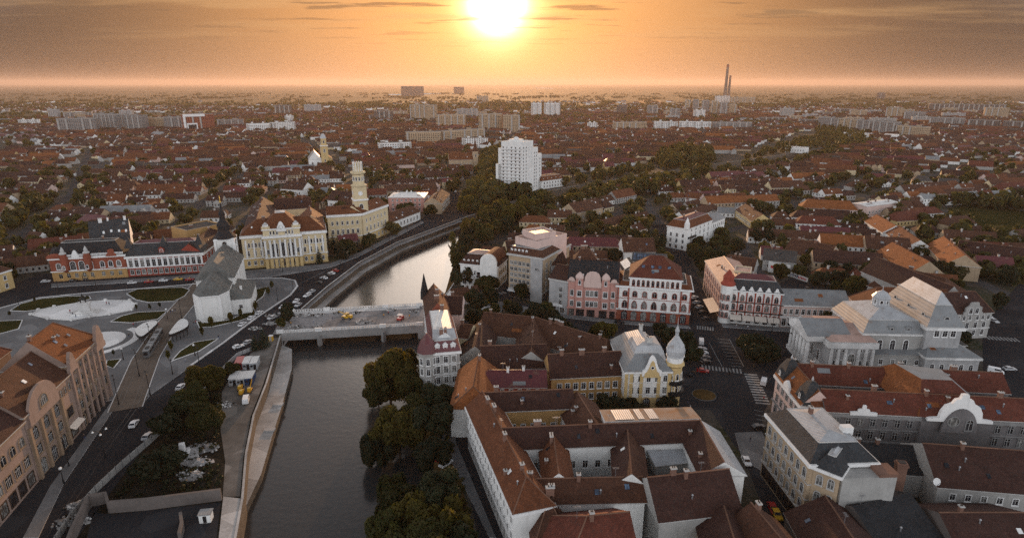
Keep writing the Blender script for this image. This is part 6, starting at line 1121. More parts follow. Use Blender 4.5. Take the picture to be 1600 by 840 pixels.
NEAR=[((642,602),6,6,12,'round','leaf_green','green tree filling the gap behind the huge golden tree',-2),((636,560),6,5,11,'round','leaf_green','green tree closest to the bridge abutment',-2), # pixel of crown centre, height of it, radius, height, kind, leaf, label
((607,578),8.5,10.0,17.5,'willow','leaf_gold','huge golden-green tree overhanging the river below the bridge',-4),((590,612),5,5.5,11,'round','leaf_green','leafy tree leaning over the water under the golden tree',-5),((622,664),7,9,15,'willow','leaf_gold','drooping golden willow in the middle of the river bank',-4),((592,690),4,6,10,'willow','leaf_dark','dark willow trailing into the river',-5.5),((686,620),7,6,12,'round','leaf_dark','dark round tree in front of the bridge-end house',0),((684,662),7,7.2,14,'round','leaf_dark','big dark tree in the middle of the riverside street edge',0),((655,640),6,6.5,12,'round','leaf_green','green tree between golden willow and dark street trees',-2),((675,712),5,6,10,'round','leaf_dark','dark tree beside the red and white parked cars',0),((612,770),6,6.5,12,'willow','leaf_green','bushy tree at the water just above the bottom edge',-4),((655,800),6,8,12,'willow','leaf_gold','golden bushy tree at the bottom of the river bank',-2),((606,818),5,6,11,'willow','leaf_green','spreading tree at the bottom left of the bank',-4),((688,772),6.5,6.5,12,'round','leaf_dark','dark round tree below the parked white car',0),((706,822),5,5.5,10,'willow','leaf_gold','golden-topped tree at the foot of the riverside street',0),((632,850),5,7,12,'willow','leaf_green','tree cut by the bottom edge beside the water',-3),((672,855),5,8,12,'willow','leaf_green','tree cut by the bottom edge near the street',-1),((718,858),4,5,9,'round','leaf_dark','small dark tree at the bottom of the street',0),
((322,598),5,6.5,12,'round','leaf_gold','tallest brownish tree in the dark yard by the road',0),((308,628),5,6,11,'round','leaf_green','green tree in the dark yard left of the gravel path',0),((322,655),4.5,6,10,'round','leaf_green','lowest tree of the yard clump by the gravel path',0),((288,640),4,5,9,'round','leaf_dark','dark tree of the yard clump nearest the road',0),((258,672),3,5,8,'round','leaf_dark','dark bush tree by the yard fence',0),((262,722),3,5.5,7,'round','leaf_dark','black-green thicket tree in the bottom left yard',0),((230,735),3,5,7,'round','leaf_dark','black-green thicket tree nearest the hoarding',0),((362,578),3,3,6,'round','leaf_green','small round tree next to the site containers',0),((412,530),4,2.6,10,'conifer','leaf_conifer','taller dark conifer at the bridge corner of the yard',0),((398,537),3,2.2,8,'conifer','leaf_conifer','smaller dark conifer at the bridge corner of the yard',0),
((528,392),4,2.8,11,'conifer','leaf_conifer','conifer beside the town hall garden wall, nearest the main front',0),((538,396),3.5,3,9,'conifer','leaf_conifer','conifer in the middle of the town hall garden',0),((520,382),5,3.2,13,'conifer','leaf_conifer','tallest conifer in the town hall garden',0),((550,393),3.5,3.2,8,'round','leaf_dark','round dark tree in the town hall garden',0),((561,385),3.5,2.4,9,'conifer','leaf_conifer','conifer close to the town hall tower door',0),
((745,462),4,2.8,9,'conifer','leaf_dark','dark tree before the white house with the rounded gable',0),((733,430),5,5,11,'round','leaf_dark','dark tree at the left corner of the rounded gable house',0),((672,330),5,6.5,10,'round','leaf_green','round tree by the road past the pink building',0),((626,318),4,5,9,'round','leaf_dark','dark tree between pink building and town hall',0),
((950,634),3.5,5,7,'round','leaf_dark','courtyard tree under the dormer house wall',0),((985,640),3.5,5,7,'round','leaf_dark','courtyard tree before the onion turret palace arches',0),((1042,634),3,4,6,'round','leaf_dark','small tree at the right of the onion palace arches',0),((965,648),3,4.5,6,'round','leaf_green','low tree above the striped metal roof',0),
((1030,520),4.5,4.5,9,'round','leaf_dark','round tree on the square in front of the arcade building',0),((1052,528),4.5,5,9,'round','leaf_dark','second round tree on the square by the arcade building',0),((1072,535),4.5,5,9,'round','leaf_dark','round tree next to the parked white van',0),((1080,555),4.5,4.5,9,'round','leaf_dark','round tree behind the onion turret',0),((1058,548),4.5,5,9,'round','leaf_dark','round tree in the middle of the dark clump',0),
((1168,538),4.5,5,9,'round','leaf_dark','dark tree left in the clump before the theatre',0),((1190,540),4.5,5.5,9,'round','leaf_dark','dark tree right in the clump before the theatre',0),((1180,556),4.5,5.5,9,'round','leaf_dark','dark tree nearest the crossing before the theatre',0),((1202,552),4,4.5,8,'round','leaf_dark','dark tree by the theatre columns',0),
((708,392),8,3.0,20,'poplar','leaf_green','tall poplar at the water where the river bends away',0),((757,352),8,4.6,21,'poplar','leaf_green','stout tall poplar above the river bend',0),((704,297),4,4,10,'round','leaf_green','added shade tree where the river road meets the boulevard, lower',0),((711,287),4,4.5,11,'round','leaf_gold','added shade tree where the river road meets the boulevard, middle',0),((717,277),4,4.5,11,'round','leaf_green','added shade tree where the river road meets the boulevard, upper',0),((722,270),4,5,12,'round','leaf_gold','golden shade tree added at the very top of the river road',0),((728,362),6,4,16,'poplar','leaf_gold','golden poplar behind the river bend',0)]  # trees along the river road's upper end are added to shade it
for (p,zc,rx,hg,k,m_,lab,b) in NEAR:
    c=at(*p,zc+b*.4); tree(c,rx,hg,k,m_,2 if rx>5.5 else 1,lab,base=b)
    if b==0: occupy([(c.x-2,c.y-2),(c.x+2,c.y-2),(c.x+2,c.y+2),(c.x-2,c.y+2)])
spots=[]
def zone(poly,sp,mix,h0,h1,seed):
    P=px(poly); xs=[p.x for p in P]; ys=[p.y for p in P]; H=[(p.x,p.y) for p in P]; rr=random.Random(seed); y=min(ys)
    while y<max(ys):
        x=min(xs)
        while x<max(xs):
            q=Vector((x+rr.uniform(-.4,.4)*sp,y+rr.uniform(-.4,.4)*sp,0))
            if inpoly(q.x,q.y,H) and not inpoly(q.x,q.y,HOLE): 
                k,m_=rr.choice(mix); hg=rr.uniform(h0,h1)*(1.5 if k=='poplar' else 1); spots.append((q,hg*(.2 if k=='poplar' else .42)*rr.uniform(.85,1.2),hg,k,m_))
            x+=sp
        y+=sp
RG=[('round','leaf_green')]*3+[('round','leaf_gold')]+[('round','leaf_dark')]
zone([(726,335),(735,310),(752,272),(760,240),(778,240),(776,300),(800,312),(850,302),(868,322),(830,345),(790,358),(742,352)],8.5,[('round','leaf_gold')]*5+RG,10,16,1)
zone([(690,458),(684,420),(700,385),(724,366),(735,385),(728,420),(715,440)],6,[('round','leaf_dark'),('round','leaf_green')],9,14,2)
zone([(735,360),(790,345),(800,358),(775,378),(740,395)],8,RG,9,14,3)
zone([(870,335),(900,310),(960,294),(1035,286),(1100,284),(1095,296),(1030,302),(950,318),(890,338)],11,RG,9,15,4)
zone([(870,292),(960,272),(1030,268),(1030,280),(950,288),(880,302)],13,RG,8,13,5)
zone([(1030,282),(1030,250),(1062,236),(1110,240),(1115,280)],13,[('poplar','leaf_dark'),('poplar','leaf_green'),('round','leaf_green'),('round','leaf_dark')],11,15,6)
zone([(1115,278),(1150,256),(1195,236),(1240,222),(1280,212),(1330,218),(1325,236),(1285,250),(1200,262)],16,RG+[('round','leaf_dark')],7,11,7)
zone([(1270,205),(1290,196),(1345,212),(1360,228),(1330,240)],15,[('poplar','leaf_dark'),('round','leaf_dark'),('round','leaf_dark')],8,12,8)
zone([(1480,322),(1530,312),(1600,322),(1600,332),(1520,325)],10,[('round','leaf_dark')],8,12,9)
for i in range(9500):
    y=215*math.exp(random.random()*math.log(2200/215)); x=random.uniform(-1,1)*y*.95; j=int((y-OY)/OR); i_=int((x-OX)/OR)
    if not(0<=j<OCC.shape[0] and 0<=i_<OCC.shape[1]) or OCC[j,i_]: continue
    cl=math.sin(x*.013+2)*math.cos(y*.011)+math.sin(x*.031+y*.027); 
    if cl<-.4 and random.random()<.7: continue
    k,m_=random.choice(RG+[('round','leaf_dark')]*2+[('conifer','leaf_conifer')]); hg=random.uniform(5,10.5)*(1.2 if k=='conifer' else 1); p=Vector((x,y,0))
    if inview(p) and random.random()<.68: spots.append((p,hg*(.24 if k=='conifer' else .46),hg,k,m_))
spots.sort(key=lambda t:t[0].length/ t[2]**.5)
KN={'round':'round','poplar':'slender tall','conifer':'pointed dark'}; MN={'leaf_green':'green','leaf_gold':'golden','leaf_dark':'dark green','leaf_conifer':'evergreen'}
NT=300-len(NEAR)
for (p,rx,hg,k,m_) in spots[:NT]:
    o=tree(p,rx,hg,k,m_,1 if p.length<430 else 0); LB_.add(o,f"{'big' if hg>11 else 'small' if hg<7 else 'mid-sized'} {KN[k]} {MN[m_]} tree",p,'tree','trees among the houses and along the river')
# all farther trees read as one mass: one object made of loose leaf clumps
def tree_mass(items,name,label):
    V=[];r=np.random.default_rng(3)
    for p,rx,hg,n in items:
        d=r.normal(size=(n,3)); d/=np.linalg.norm(d,axis=1)[:,None]; c=np.array([p.x,p.y,hg*.56])+d*np.array([rx,rx,hg*.44])*(.55+.5*r.random((n,1)))
        nr=d+r.normal(0,.4,(n,3)); u=np.cross(nr,r.normal(size=(n,3))); u/=np.linalg.norm(u,axis=1)[:,None]; v=np.cross(nr,u); v/=np.linalg.norm(v,axis=1)[:,None]; s=(rx*r.uniform(.3,.55,n))[:,None]
        V.append(np.stack([c-u*s-v*s*.5,c+u*s-v*s*.8,c+u*s*.8+v*s,c-u*s+v*s*.7],1).reshape(-1,3))
    Q=np.concatenate(V); n=len(Q)//4; me=bpy.data.meshes.new(name); me.vertices.add(4*n); me.vertices.foreach_set('co',Q.ravel()); me.loops.add(4*n); me.loops.foreach_set('vertex_index',np.arange(4*n)); me.polygons.add(n); me.polygons.foreach_set('loop_start',np.arange(0,4*n,4)); me.materials.append(MATS['leaf_far']); me.update(calc_edges=True)
    o=link(name,me); o['kind']='stuff'; tag(o,label,'trees')
items=[(p,rx,hg,46 if p.y<900 else 26) for p,rx,hg,k,m_ in spots[NT:]]
for i in range(4600):
    y=1500*math.exp(random.random()**1.2*math.log(4.2)); x=random.uniform(-1,1)*y*.95
    if y>2300:
        row=random.random()<.6; 
        if row: x0=x; 
    cl=math.sin(x*.0031+y*.0004+1)+math.cos(y*.0043+x*.0006)
    if cl<-.3 and random.random()<.7: continue
    if y>3000 and random.random()<.62: continue
    n=1 if y<2300 else random.randint(1,5)
    for q in range(n): items.append((Vector((x+q*random.uniform(14,22),y+random.uniform(-5,5),0)),random.uniform(4,8) if y<2500 else random.uniform(7,12),random.uniform(7,14),14 if y<2500 else 8))
tree_mass(items,'distant_trees','the dark scatter of trees among far roofs and on the plain')

# rough undergrowth on the river bank and in the yard: one mass of low leaf clumps
def undergrowth(polys,name,label,sp,mat):
    rr=random.Random(5); it=[]
    for pts,z0f in polys:
        P=px(pts); H=[(p.x,p.y) for p in P]; y=min(h[1] for h in H)
        while y<max(h[1] for h in H):
            x=min(h[0] for h in H)
            while x<max(h[0] for h in H):
                q=Vector((x+rr.uniform(-.6,.6)*sp,y+rr.uniform(-.6,.6)*sp,0))
                if inpoly(q.x,q.y,H) and rr.random()<.72: it.append((q,rr.uniform(.5,1.5),rr.uniform(.6,2.2),z0f(q)))
                x+=sp
            y+=sp
    V=[];r=np.random.default_rng(9)
    for p,rx,hg,z0 in it:
        n=26; d=r.normal(size=(n,3)); d/=np.linalg.norm(d,axis=1)[:,None]; c=np.array([p.x,p.y,z0+hg*.4])+d*np.array([rx,rx,hg*.5])*(.4+.6*r.random((n,1)))
        u=np.cross(d,r.normal(size=(n,3))); u/=np.linalg.norm(u,axis=1)[:,None]; v=np.cross(d,u); s_=(r.uniform(.14,.34,n))[:,None]
        V.append(np.stack([c-u*s_-v*s_*.5,c+u*s_-v*s_*.8,c+u*s_*.8+v*s_,c-u*s_+v*s_*.7],1).reshape(-1,3))
    Q=np.concatenate(V); n=len(Q)//4; me=bpy.data.meshes.new(name); me.vertices.add(4*n); me.vertices.foreach_set('co',Q.ravel()); me.loops.add(4*n); me.loops.foreach_set('vertex_index',np.arange(4*n)); me.polygons.add(n); me.polygons.foreach_set('loop_start',np.arange(0,4*n,4)); me.materials.append(MATS[mat]); me.update(calc_edges=True)
    o=link(name,me); o['kind']='stuff'; tag(o,label,'undergrowth')
undergrowth([([(310,600),(345,585),(346,640),(340,700),(350,760),(330,775),(180,782),(200,745),(250,690)],lambda q:0)],'undergrowth','dark weeds and bushes filling the yard by the gravel path',2.1,'leaf_dark')
bank=px([(690,510),(678,600),(690,680),(712,770),(740,860)])
def bz(q):
    best=min(range(len(RB)-1),key=lambda i:abs(RB[i].y-q.y)); return max(-6,min(0,(q.x-RB[best].x)*.75))
undergrowth([([(655,520),(690,515),(690,600),(705,690),(728,770),(750,850),(700,850),(660,770),(640,680),(640,600)],bz)],'bank_undergrowth','brown grass and bushes on the sloping river bank',1.9,'leaf_gold')
# ------------------------------------------------------------------ bridge
mk('deck',(.11,.108,.108),'ground',(.33,.32,.32),sc_=(.10,.9))
A=at(438,521);B=at(656,508.5); Fm,W=frame(A,B); r=thing('bridge','wide white concrete bridge under repair with gapped parapets and rubble on its deck','bridge',Fm); M=Matrix(); BD=24.0
extra(r,M,'deck',lambda mb:(mb.box(-3,0,-1.3,W+4,BD,.22,'concrete','deck'),mb.box(-2,-.25,-3.2,W+2,.0,.30,'concrete'),mb.box(-2,BD,-3.2,W+2,BD+.25,.30,'concrete'),mb.box(0,0,.22,W,3.2,.36,'stone_pale'),mb.box(0,BD-3.2,.22,W,BD,.36,'stone_pale')))
def par(y):
    def f(mb):
        mb.box(-1,y-.22,.30,W+1,y+.22,.55,'stone_pale'); mb.box(-1,y-.28,1.28,W+1,y+.28,1.46,'stone_pale'); n=int(W/1.15)
        for i in range(n):
            if i%5!=4: mb.box(i*1.15+.2,y-.16,.55,i*1.15+.72,y+.16,1.28,'trim_white')
            else: mb.box(i*1.15-.1,y-.24,.55,i*1.15+.95,y+.24,1.28,'stone_pale')
        for u in(.0,.27,.73,1.0): mb.box(W*u-1.4,y-.5,.2,W*u+1.4,y+.5,1.75,'trim_white')
    return f
extra(r,M,'parapet',par(-.1)); extra(r,M,'parapet',par(BD+.1))
for u in(.27,.73): extra(r,M,'pier',lambda mb:(mb.prism([(W*u-1,-.6),(W*u,-2.0),(W*u+1,-.6),(W*u+1,BD+.6),(W*u,BD+2),(W*u-1,BD+.6)],-7.5,-1.3,'concrete')))
extra(r,M,'abutment',lambda mb:mb.box(-6,-.3,-7.5,.5,BD+.3,-.02,'concrete')); extra(r,M,'abutment',lambda mb:mb.box(W-1.0,-.3,-7.5,W+5,BD+.3,-.02,'concrete'))
occupy([Fm@Vector((x,y,0)) for x,y in((-5,-2),(W+5,-2),(W+5,BD+2),(-5,BD+2))])
BR=WM[r.name]
def bp(u,v): return BR@Vector((W*u,BD*v,.22))
def rubble(p,rad,h,label,seed,grp='rubble heaps of the bridge works'):
    rr=random.Random(seed); mb=MB(); n=13
    rings=[[(rad*f*(.55+.8*rr.random())*math.cos(2*math.pi*i/n+f),rad*f*.6*(.55+.8*rr.random())*math.sin(2*math.pi*i/n+f),h*z*(.5+.7*rr.random())) for i in range(n)] for f,z in((1,0),(.75,.35),(.5,.6),(.2,.8))]
    for a in(0,1,2):
        for i in range(n): mb.face([rings[a][i],rings[a][(i+1)%n],rings[a+1][(i+1)%n],rings[a+1][i]],'rubble')
    mb.face(rings[3],'rubble')
    for i in range(60):
        t=rr.uniform(0,6.28); f=rr.random()**.6*1.15; x=rad*f*math.cos(t); y=rad*.62*f*math.sin(t); z=max(.02,h*(.75-f*.7)); e=rr.uniform(.12,.42); T=rr.uniform(0,3); c_,s_=math.cos(T)*e,math.sin(T)*e
        mb.prism([(x+c_,y+s_),(x-s_,y+c_*.8),(x-c_*.9,y-s_),(x+s_,y-c_)],z-.15,z+e*rr.uniform(.4,1.1),rr.choice(['rubble','concrete','stone_pale','dirt']))
    o=mb.build('rubble_heap',None,T3(*p)); tag(o,label,'rubble',grp)
for i,(u,v,s,lab) in enumerate([(.02,.80,3.2,'white rubble heap at the near left end of the far parapet'),(.12,.82,2.6,'rubble heap along the far parapet, second from the left'),(.22,.78,2.8,'rubble heap along the far parapet left of the yellow loader'),(.37,.84,2.4,'rubble heap behind the yellow loader'),(.50,.80,2.2,'small rubble heap midway along the bridge'),(.59,.30,4.2,'wide white rubble heap against the near parapet, bridge middle'),(.10,.22,3.4,'white rubble heap near the left end of the near parapet'),(.25,.16,2.6,'pale rubble heap hugging the near parapet'),(.78,.84,2.0,'pinkish rubble heap near the red machine'),(.95,.7,2.6,'rubble heap at the house end of the bridge'),(-.10,.5,3.6,'big rubble heap on the road where the bridge begins'),(-.14,.9,3.0,'white rubble heap by the parked cars at the bridge start'),(-.2,.3,2.6,'grey rubble heap on the road left of the bridge')]): 
    q=bp(u,v); rubble(q if 0<=u<=1 else Vector((q.x,q.y,.03)),s,.9,lab,i)
# construction machines
def wheel_mesh(rad,wd):
    mb=MB(); n=14; k=[(math.cos(2*math.pi*i/n)*rad,math.sin(2*math.pi*i/n)*rad) for i in range(n)]
    mb.face([(x,-wd/2,z) for x,z in k],'rubber'); mb.face([(x,wd/2,z) for x,z in k[::-1]],'rubber')
    for i in range(n): a,b=k[i],k[(i+1)%n]; mb.face([(b[0],-wd/2,b[1]),(a[0],-wd/2,a[1]),(a[0],wd/2,a[1]),(b[0],wd/2,b[1])],'rubber')
    for s in(-1,1): mb.face([(x*.58,s*(wd/2+.01),z*.58) for x,z in (k if s<0 else k[::-1])],'steel')
    return mb.mesh('wheel')
WBIG=wheel_mesh(.62,.42); WCAR=wheel_mesh(.33,.22); WMID=wheel_mesh(.45,.28)
def heading(p,a,b): d=b-a; return T3(*p)@RZ(math.atan2(d.y,d.x))
q=bp(.45,.52); r=thing('telehandler','yellow telescopic loader with raised boom standing on the bridge deck','loader',T3(*q)@RZ(2.9))
extra(r,M,'body',lambda mb:(mb.box(-2.2,-1,.6,2.2,1,1.35,'car_yellow'),mb.box(-2.3,-.9,1.35,-.4,.2,1.9,'car_yellow'))); extra(r,M,'cab',lambda mb:(mb.box(-.6,-1,1.35,.8,0,2.5,'glass'),mb.box(-.7,-1.05,2.5,.9,.05,2.62,'car_yellow'))); extra(r,M,'boom',lambda mb:(mb.tube((-2,.6,1.7),(3.6,.6,3.3),.24,'car_yellow',6,.17),mb.box(3.4,.0,2.6,3.9,1.2,3.3,'iron')))
for x in(-1.5,1.5):
    for y in(-1,1): link('wheel',WBIG,r,T3(x,y,.62))
q=bp(.855,.30); r=thing('road_machine','small red road machine with a white canopy on the bridge deck','machine',T3(*q)@RZ(1.3))
extra(r,M,'body',lambda mb:(mb.box(-1.7,-1,.55,1.7,1,1.4,'car_red'),mb.box(.4,-.8,1.4,1.7,.8,1.8,'car_red'))); extra(r,M,'canopy',lambda mb:(mb.box(-1.5,-1,2.7,.7,1,2.85,'trim_white'),[mb.box(x-.05,y-.05,1.4,x+.05,y+.05,2.7,'iron') for x in(-1.4,.6) for y in(-.9,.9)])); 
for x in(-1.1,1.1):
    for y in(-1,1): link('wheel',WMID,r,T3(x,y,.45))
# ------------------------------------------------------------------ cars
def car_meshes(col,van=False):
    L,Wd=(4.9,1.9) if van else (4.3,1.78); prof=[(-L/2,.35),(L/2-.1,.35),(L/2,.62),(L/2-.15,.82),(L*.22,.95),(L*.06,1.42),(-L*.30,1.44),(-L*.42,1.0),(-L/2,.92)] if not van else [(-L/2,.4),(L/2-.1,.4),(L/2,.75),(L*.36,1.15),(L*.26,1.95),(-L*.46,2.0),(-L/2,1.8)]
    b=MB(); n=len(prof); tp=lambda z:Wd/2-(max(0,z-.95)*.24 if not van else max(0,z-1.2)*.1)
    b.face([(x,-tp(z),z) for x,z in prof],col); b.face([(x,tp(z),z) for x,z in prof[::-1]],col)
    for i in range(n): a,c=prof[i],prof[(i+1)%n]; b.face([(a[0],-tp(a[1]),a[1]),(a[0],tp(a[1]),a[1]),(c[0],tp(c[1]),c[1]),(c[0],-tp(c[1]),c[1])],col)
    g_=MB()
    if van: ws=[(L*.355,1.18),(L*.268,1.9)]; rs=None; sd=[(-L*.1,1.3),(L*.30,1.3),(L*.24,1.85),(-L*.1,1.85)]
    else: ws=[(L*.205,.99),(L*.07,1.38)]; rs=[(-L*.315,1.40),(-L*.415,1.03)]; sd=[(-L*.36,1.0),(L*.17,1.0),(L*.06,1.36),(-L*.28,1.36)]
    for pr in(ws,rs):
        if pr: 
            (x0,z0),(x1,z1)=pr; o=.02; g_.face([(x0+(o if pr is ws else -o),-tp(z0)+.12,z0+o),(x0+(o if pr is ws else -o),tp(z0)-.12,z0+o),(x1+(o if pr is ws else -o),tp(z1)-.12,z1+o),(x1+(o if pr is ws else -o),-tp(z1)+.12,z1+o)],'glass')
    for s in(-1,1): f=[(x,s*(tp(z)+.015),z) for x,z in sd]; g_.face(f if s<0 else f[::-1],'glass')
    l_=MB(); [l_.box(L/2-.12,y-.18,.66,L/2-.02,y+.18,.78,'lamp_globe') for y in(-.6,.6)]
    return b.mesh('body'),g_.mesh('window_glass'),L,Wd
CARS={}
def car(p,M_,col,label,van=False,name=None,grp='cars parked and driving in the streets'):
    k=(col,van)
    if k not in CARS: CARS[k]=car_meshes(col,van)
    b,g_,L,Wd=CARS[k]; r=thing(name or ('parked_van' if van else 'parked_car'),label,'van' if van else 'car',M_,grp); link('body',b,r); link('window_glass',g_,r)
    for x in(-L*.31,L*.31):
        for y in(-Wd/2+.09,Wd/2-.09): link('wheel',WCAR,r,T3(x,y,.33))
    return r
CL=[((207,443),(216,442),'car_white','white car driving left along the square road by the red palace'),((233,441.5),(242,441),'car_red','dark red taxi on the square road, second from the left'),((256,439.5),(265,439),'car_white','white car on the square road, third from the left'),((279,437.5),(288,437),'car_yellow','yellow and orange taxi on the square road'),((297,438),(306,437),'car_red','red taxi at the right end of the square road row'),((72,441),(82,440),'car_silver','silver car parked by the dark left end of the palace'),((115,440),(122,440),'car_black','black car left of the palace door'),
((379,508),(386,503),'car_white','white car by the church kerb, nearest the tram shelters'),((393,498),(400,493),'car_white','white car by the church kerb, middle of three'),((405,490),(412,485),'car_white','white car by the church kerb, nearest the bridge'),((373,543),(380,541),'car_white','white car on the river road above the site containers'),((388,536),(395,532),'car_silver','silver car half hidden by the yard conifers'),((283,606),(288,601),'car_white','white car on the dark road left of the yard trees'),((210,664),(215,657),'car_white','white car on the dark lower road by the hoarding'),((232,683),(238,677),'car_silver','grey car lower down inside the hoarding'),
((524,424),(516,422),'car_red','red car in the slanted row on the river promenade'),((518,428),(510,426),'car_white','white car topmost but one of the slanted promenade row'),((512,431.5),(504,430),'car_black','black car in the middle of the slanted promenade row'),((506,435.5),(498,434),'car_white','white car low in the slanted promenade row'),((498,443),(490,442),'car_black','black car at the lower end of the promenade row'),((487,457),(481,460),'car_silver','silver car on the promenade above the bridge'),((480,463),(474,466),'car_white','white car on the promenade just above the bridge'),((463,472),(458,476),'car_white','white car jammed at the bridge corner'),((466,478),(460,482),'car_silver','silver car jammed at the bridge corner, lower'),((441,490),(434,493),'car_grey','grey car waiting where the bridge begins'),((425,498),(418,501),'car_silver','silver car on the crossing left of the bridge'),((442,481),(436,485),'car_white','white car on the crossing above the bridge end'),
((1085,466),(1093,464),'car_white','white car, topmost of the row beside the arcade building'),((1088.5,474),(1096,472),'car_silver','silver car, second down beside the arcade building'),((1092.5,481),(1100,479),'car_silver','silver car, third down beside the arcade building'),((1097,489),(1104,487),'car_black','black car, fourth down beside the arcade building'),((1103,499),(1110,497),'car_black','black car nearest the crossing beside the arcade building'),
((1096,547),(1104,546),'car_silver','silver car under the white van on the square'),((1098,553),(1106,552),'car_white','white car in the square parking row, upper'),((1101,560),(1109,559),'car_grey','grey car in the square parking row, lower'),((1103,567),(1111,566),'car_black','black car at the crossing end of the square row'),((1098,581),(1106,582),'car_red','red car crossing the square below the zebra'),((1082,586),(1088,580),'car_black','black car turning by the onion turret'),
((930,521),(936,515),'car_white','white car parked on the main street by the triangular block'),((943,527),(949,524),'car_silver','silver car beside the white car on the main street'),((877,503),(884,503),'car_red','maroon car on the main street before the stone house'),((968,505),(977,506),'car_black','black car before the pink palace'),
((1166,723),(1170,731),'car_white','white car on the dark side street behind the metal roof'),((1185,669),(1193,668),'car_black','black car at the corner before the tall corner house'),((1213,806),(1217,814),'car_yellow','yellow car in the black street at the bottom'),((1207,797),(1210,804),'car_red','red car in the black street at the bottom'),
((690,717),(697,712),'car_red','red car parked under the riverside trees'),((697,726),(704,721),'car_white','white car parked next to the red car by the trees'),((694,704),(700,699),'car_black','black car parked above the red car by the trees'),((717,636),(716,628),'car_grey','grey car at the top of the riverside street'),((1545,497),(1553,501),'car_white','white car in the dark street behind the school gable'),((1553,503),(1561,507),'car_silver','silver car in the dark street behind the school gable'),((1577,578),(1585,578),'car_silver','silver car parked behind the long ornate palace'),((1262,452),(1270,450),'car_black','black car in the walled car park'),((1232,456),(1240,454),'car_white','white car in the walled car park'),
((698,312),(702,306),'car_silver','silver car on the river road past the pink building'),((690,324),(694,318),'car_grey','grey car on the river road by the round tree'),((676,342),(682,337),'car_black','black car on the river road near the low white row'),((712,300),(716,294),'car_white','white car where the boulevard trees begin'),((1055,394),(1062,392),'car_black','dark car at the foot of the white corner house')]
for p,q,c,lab in CL:
    a=at(*p); r=car(a,heading(Vector((a.x,a.y,.03)),a,at(*q)),c,lab)
    if 'taxi' in lab: extra(r,Matrix(),'roof_sign',lambda mb:mb.box(-.35,-.5,1.44,.25,.5,1.58,'car_yellow'))
for p,q,c,lab in [((1095.5,536),(1095,528),'car_white','white van with two roof stripes parked on the square'),((1193,599),(1196,590),'car_white','white van at the kerb by the orange roofed palace end'),((760,474),(768,472),'car_yellow','yellow van by the grey interwar block'),((1555,582),(1570,585),'car_white','long white van behind the ornate palace')]:
    a=at(*p); car(a,heading(Vector((a.x,a.y,.03)),a,at(*q)),c,lab,True)
# tram and shelters
a=at(229,561);b=at(253,521); r=thing('tram','grey articulated tram stopped beside the white oval shelter','tram',heading(Vector((a.x,a.y,.2)),a,b)); 
for k,x in enumerate((0,8.0,16.0)):
    s=extra(r,T3(x,0,0),'carriage',lambda mb:mb.prism([(.1,-1.15),(7.7,-1.15),(7.7,1.15),(.1,1.15)] if k else [(.1,-.8),(.8,-1.15),(7.7,-1.15),(7.7,1.15),(.8,1.15),(.1,.8)],.4,3.1,'car_grey','roof_grey')); extra(s,Matrix(),'window_band',lambda mb:(mb.box(.9,-1.18,1.5,7.3,-1.16,2.6,'glass'),mb.box(.9,1.16,1.5,7.3,1.18,2.6,'glass'),(mb.box(.03,-.75,1.4,.09,.75,2.7,'glass') if k==0 else None))); extra(s,Matrix(),'roof_box',lambda mb:mb.box(2.2,-.6,3.1,4.4,.6,3.4,'roof_felt'))
for k,x in enumerate((7.75,15.75)): extra(r,T3(x,0,0),'bellows',lambda mb:mb.box(0,-1.0,.5,.3,1.0,2.9,'rubber'))
def shelter(pts,label,zt=4.4):
    P=[at(x,y,zt) for x,y in pts]; c=sum(P,Vector())/len(P); r=thing('tram_shelter',label,'shelter',T3(c.x,c.y,.14),'tram shelters on the square'); L=[(p.x-c.x,p.y-c.y) for p in P]; n=len(L)
    S=[]
    for i in range(n):
        for t in(0,.25,.5,.75):
            p0,p1,p2,p3=[Vector(L[(i+d)%n]) for d in(-1,0,1,2)]; S.append(tuple(.5*((2*p1)+(-p0+p2)*t+(2*p0-5*p1+4*p2-p3)*t*t+(-p0+3*p1-3*p2+p3)*t**3)))
    extra(r,Matrix(),'fascia',lambda mb:mb.prism([(x*1.03,y*1.03) for x,y in S],zt-1.3,zt-.16,'iron')); extra(r,Matrix(),'roof',lambda mb:mb.prism(S,zt-.15,zt,'trim_white','roof_white'))
    for x,y in L+[((L[i][0]+L[(i+1)%n][0])/2,(L[i][1]+L[(i+1)%n][1])/2) for i in range(n)]: extra(r,T3(x*.78,y*.78,0),'post',lambda mb:mb.cyl(0,0,0,zt-1.25,.13,.11,'iron',8))
shelter([(211,516),(221,525),(238,512),(246,503),(238,501),(222,506)],'left tram shelter with a white roof and dark legs, before the lawn'); shelter([(264,521),(279,517),(293,509),(293,501),(286,498),(278,502)],'right tram shelter with a white teardrop roof, nearest the church')
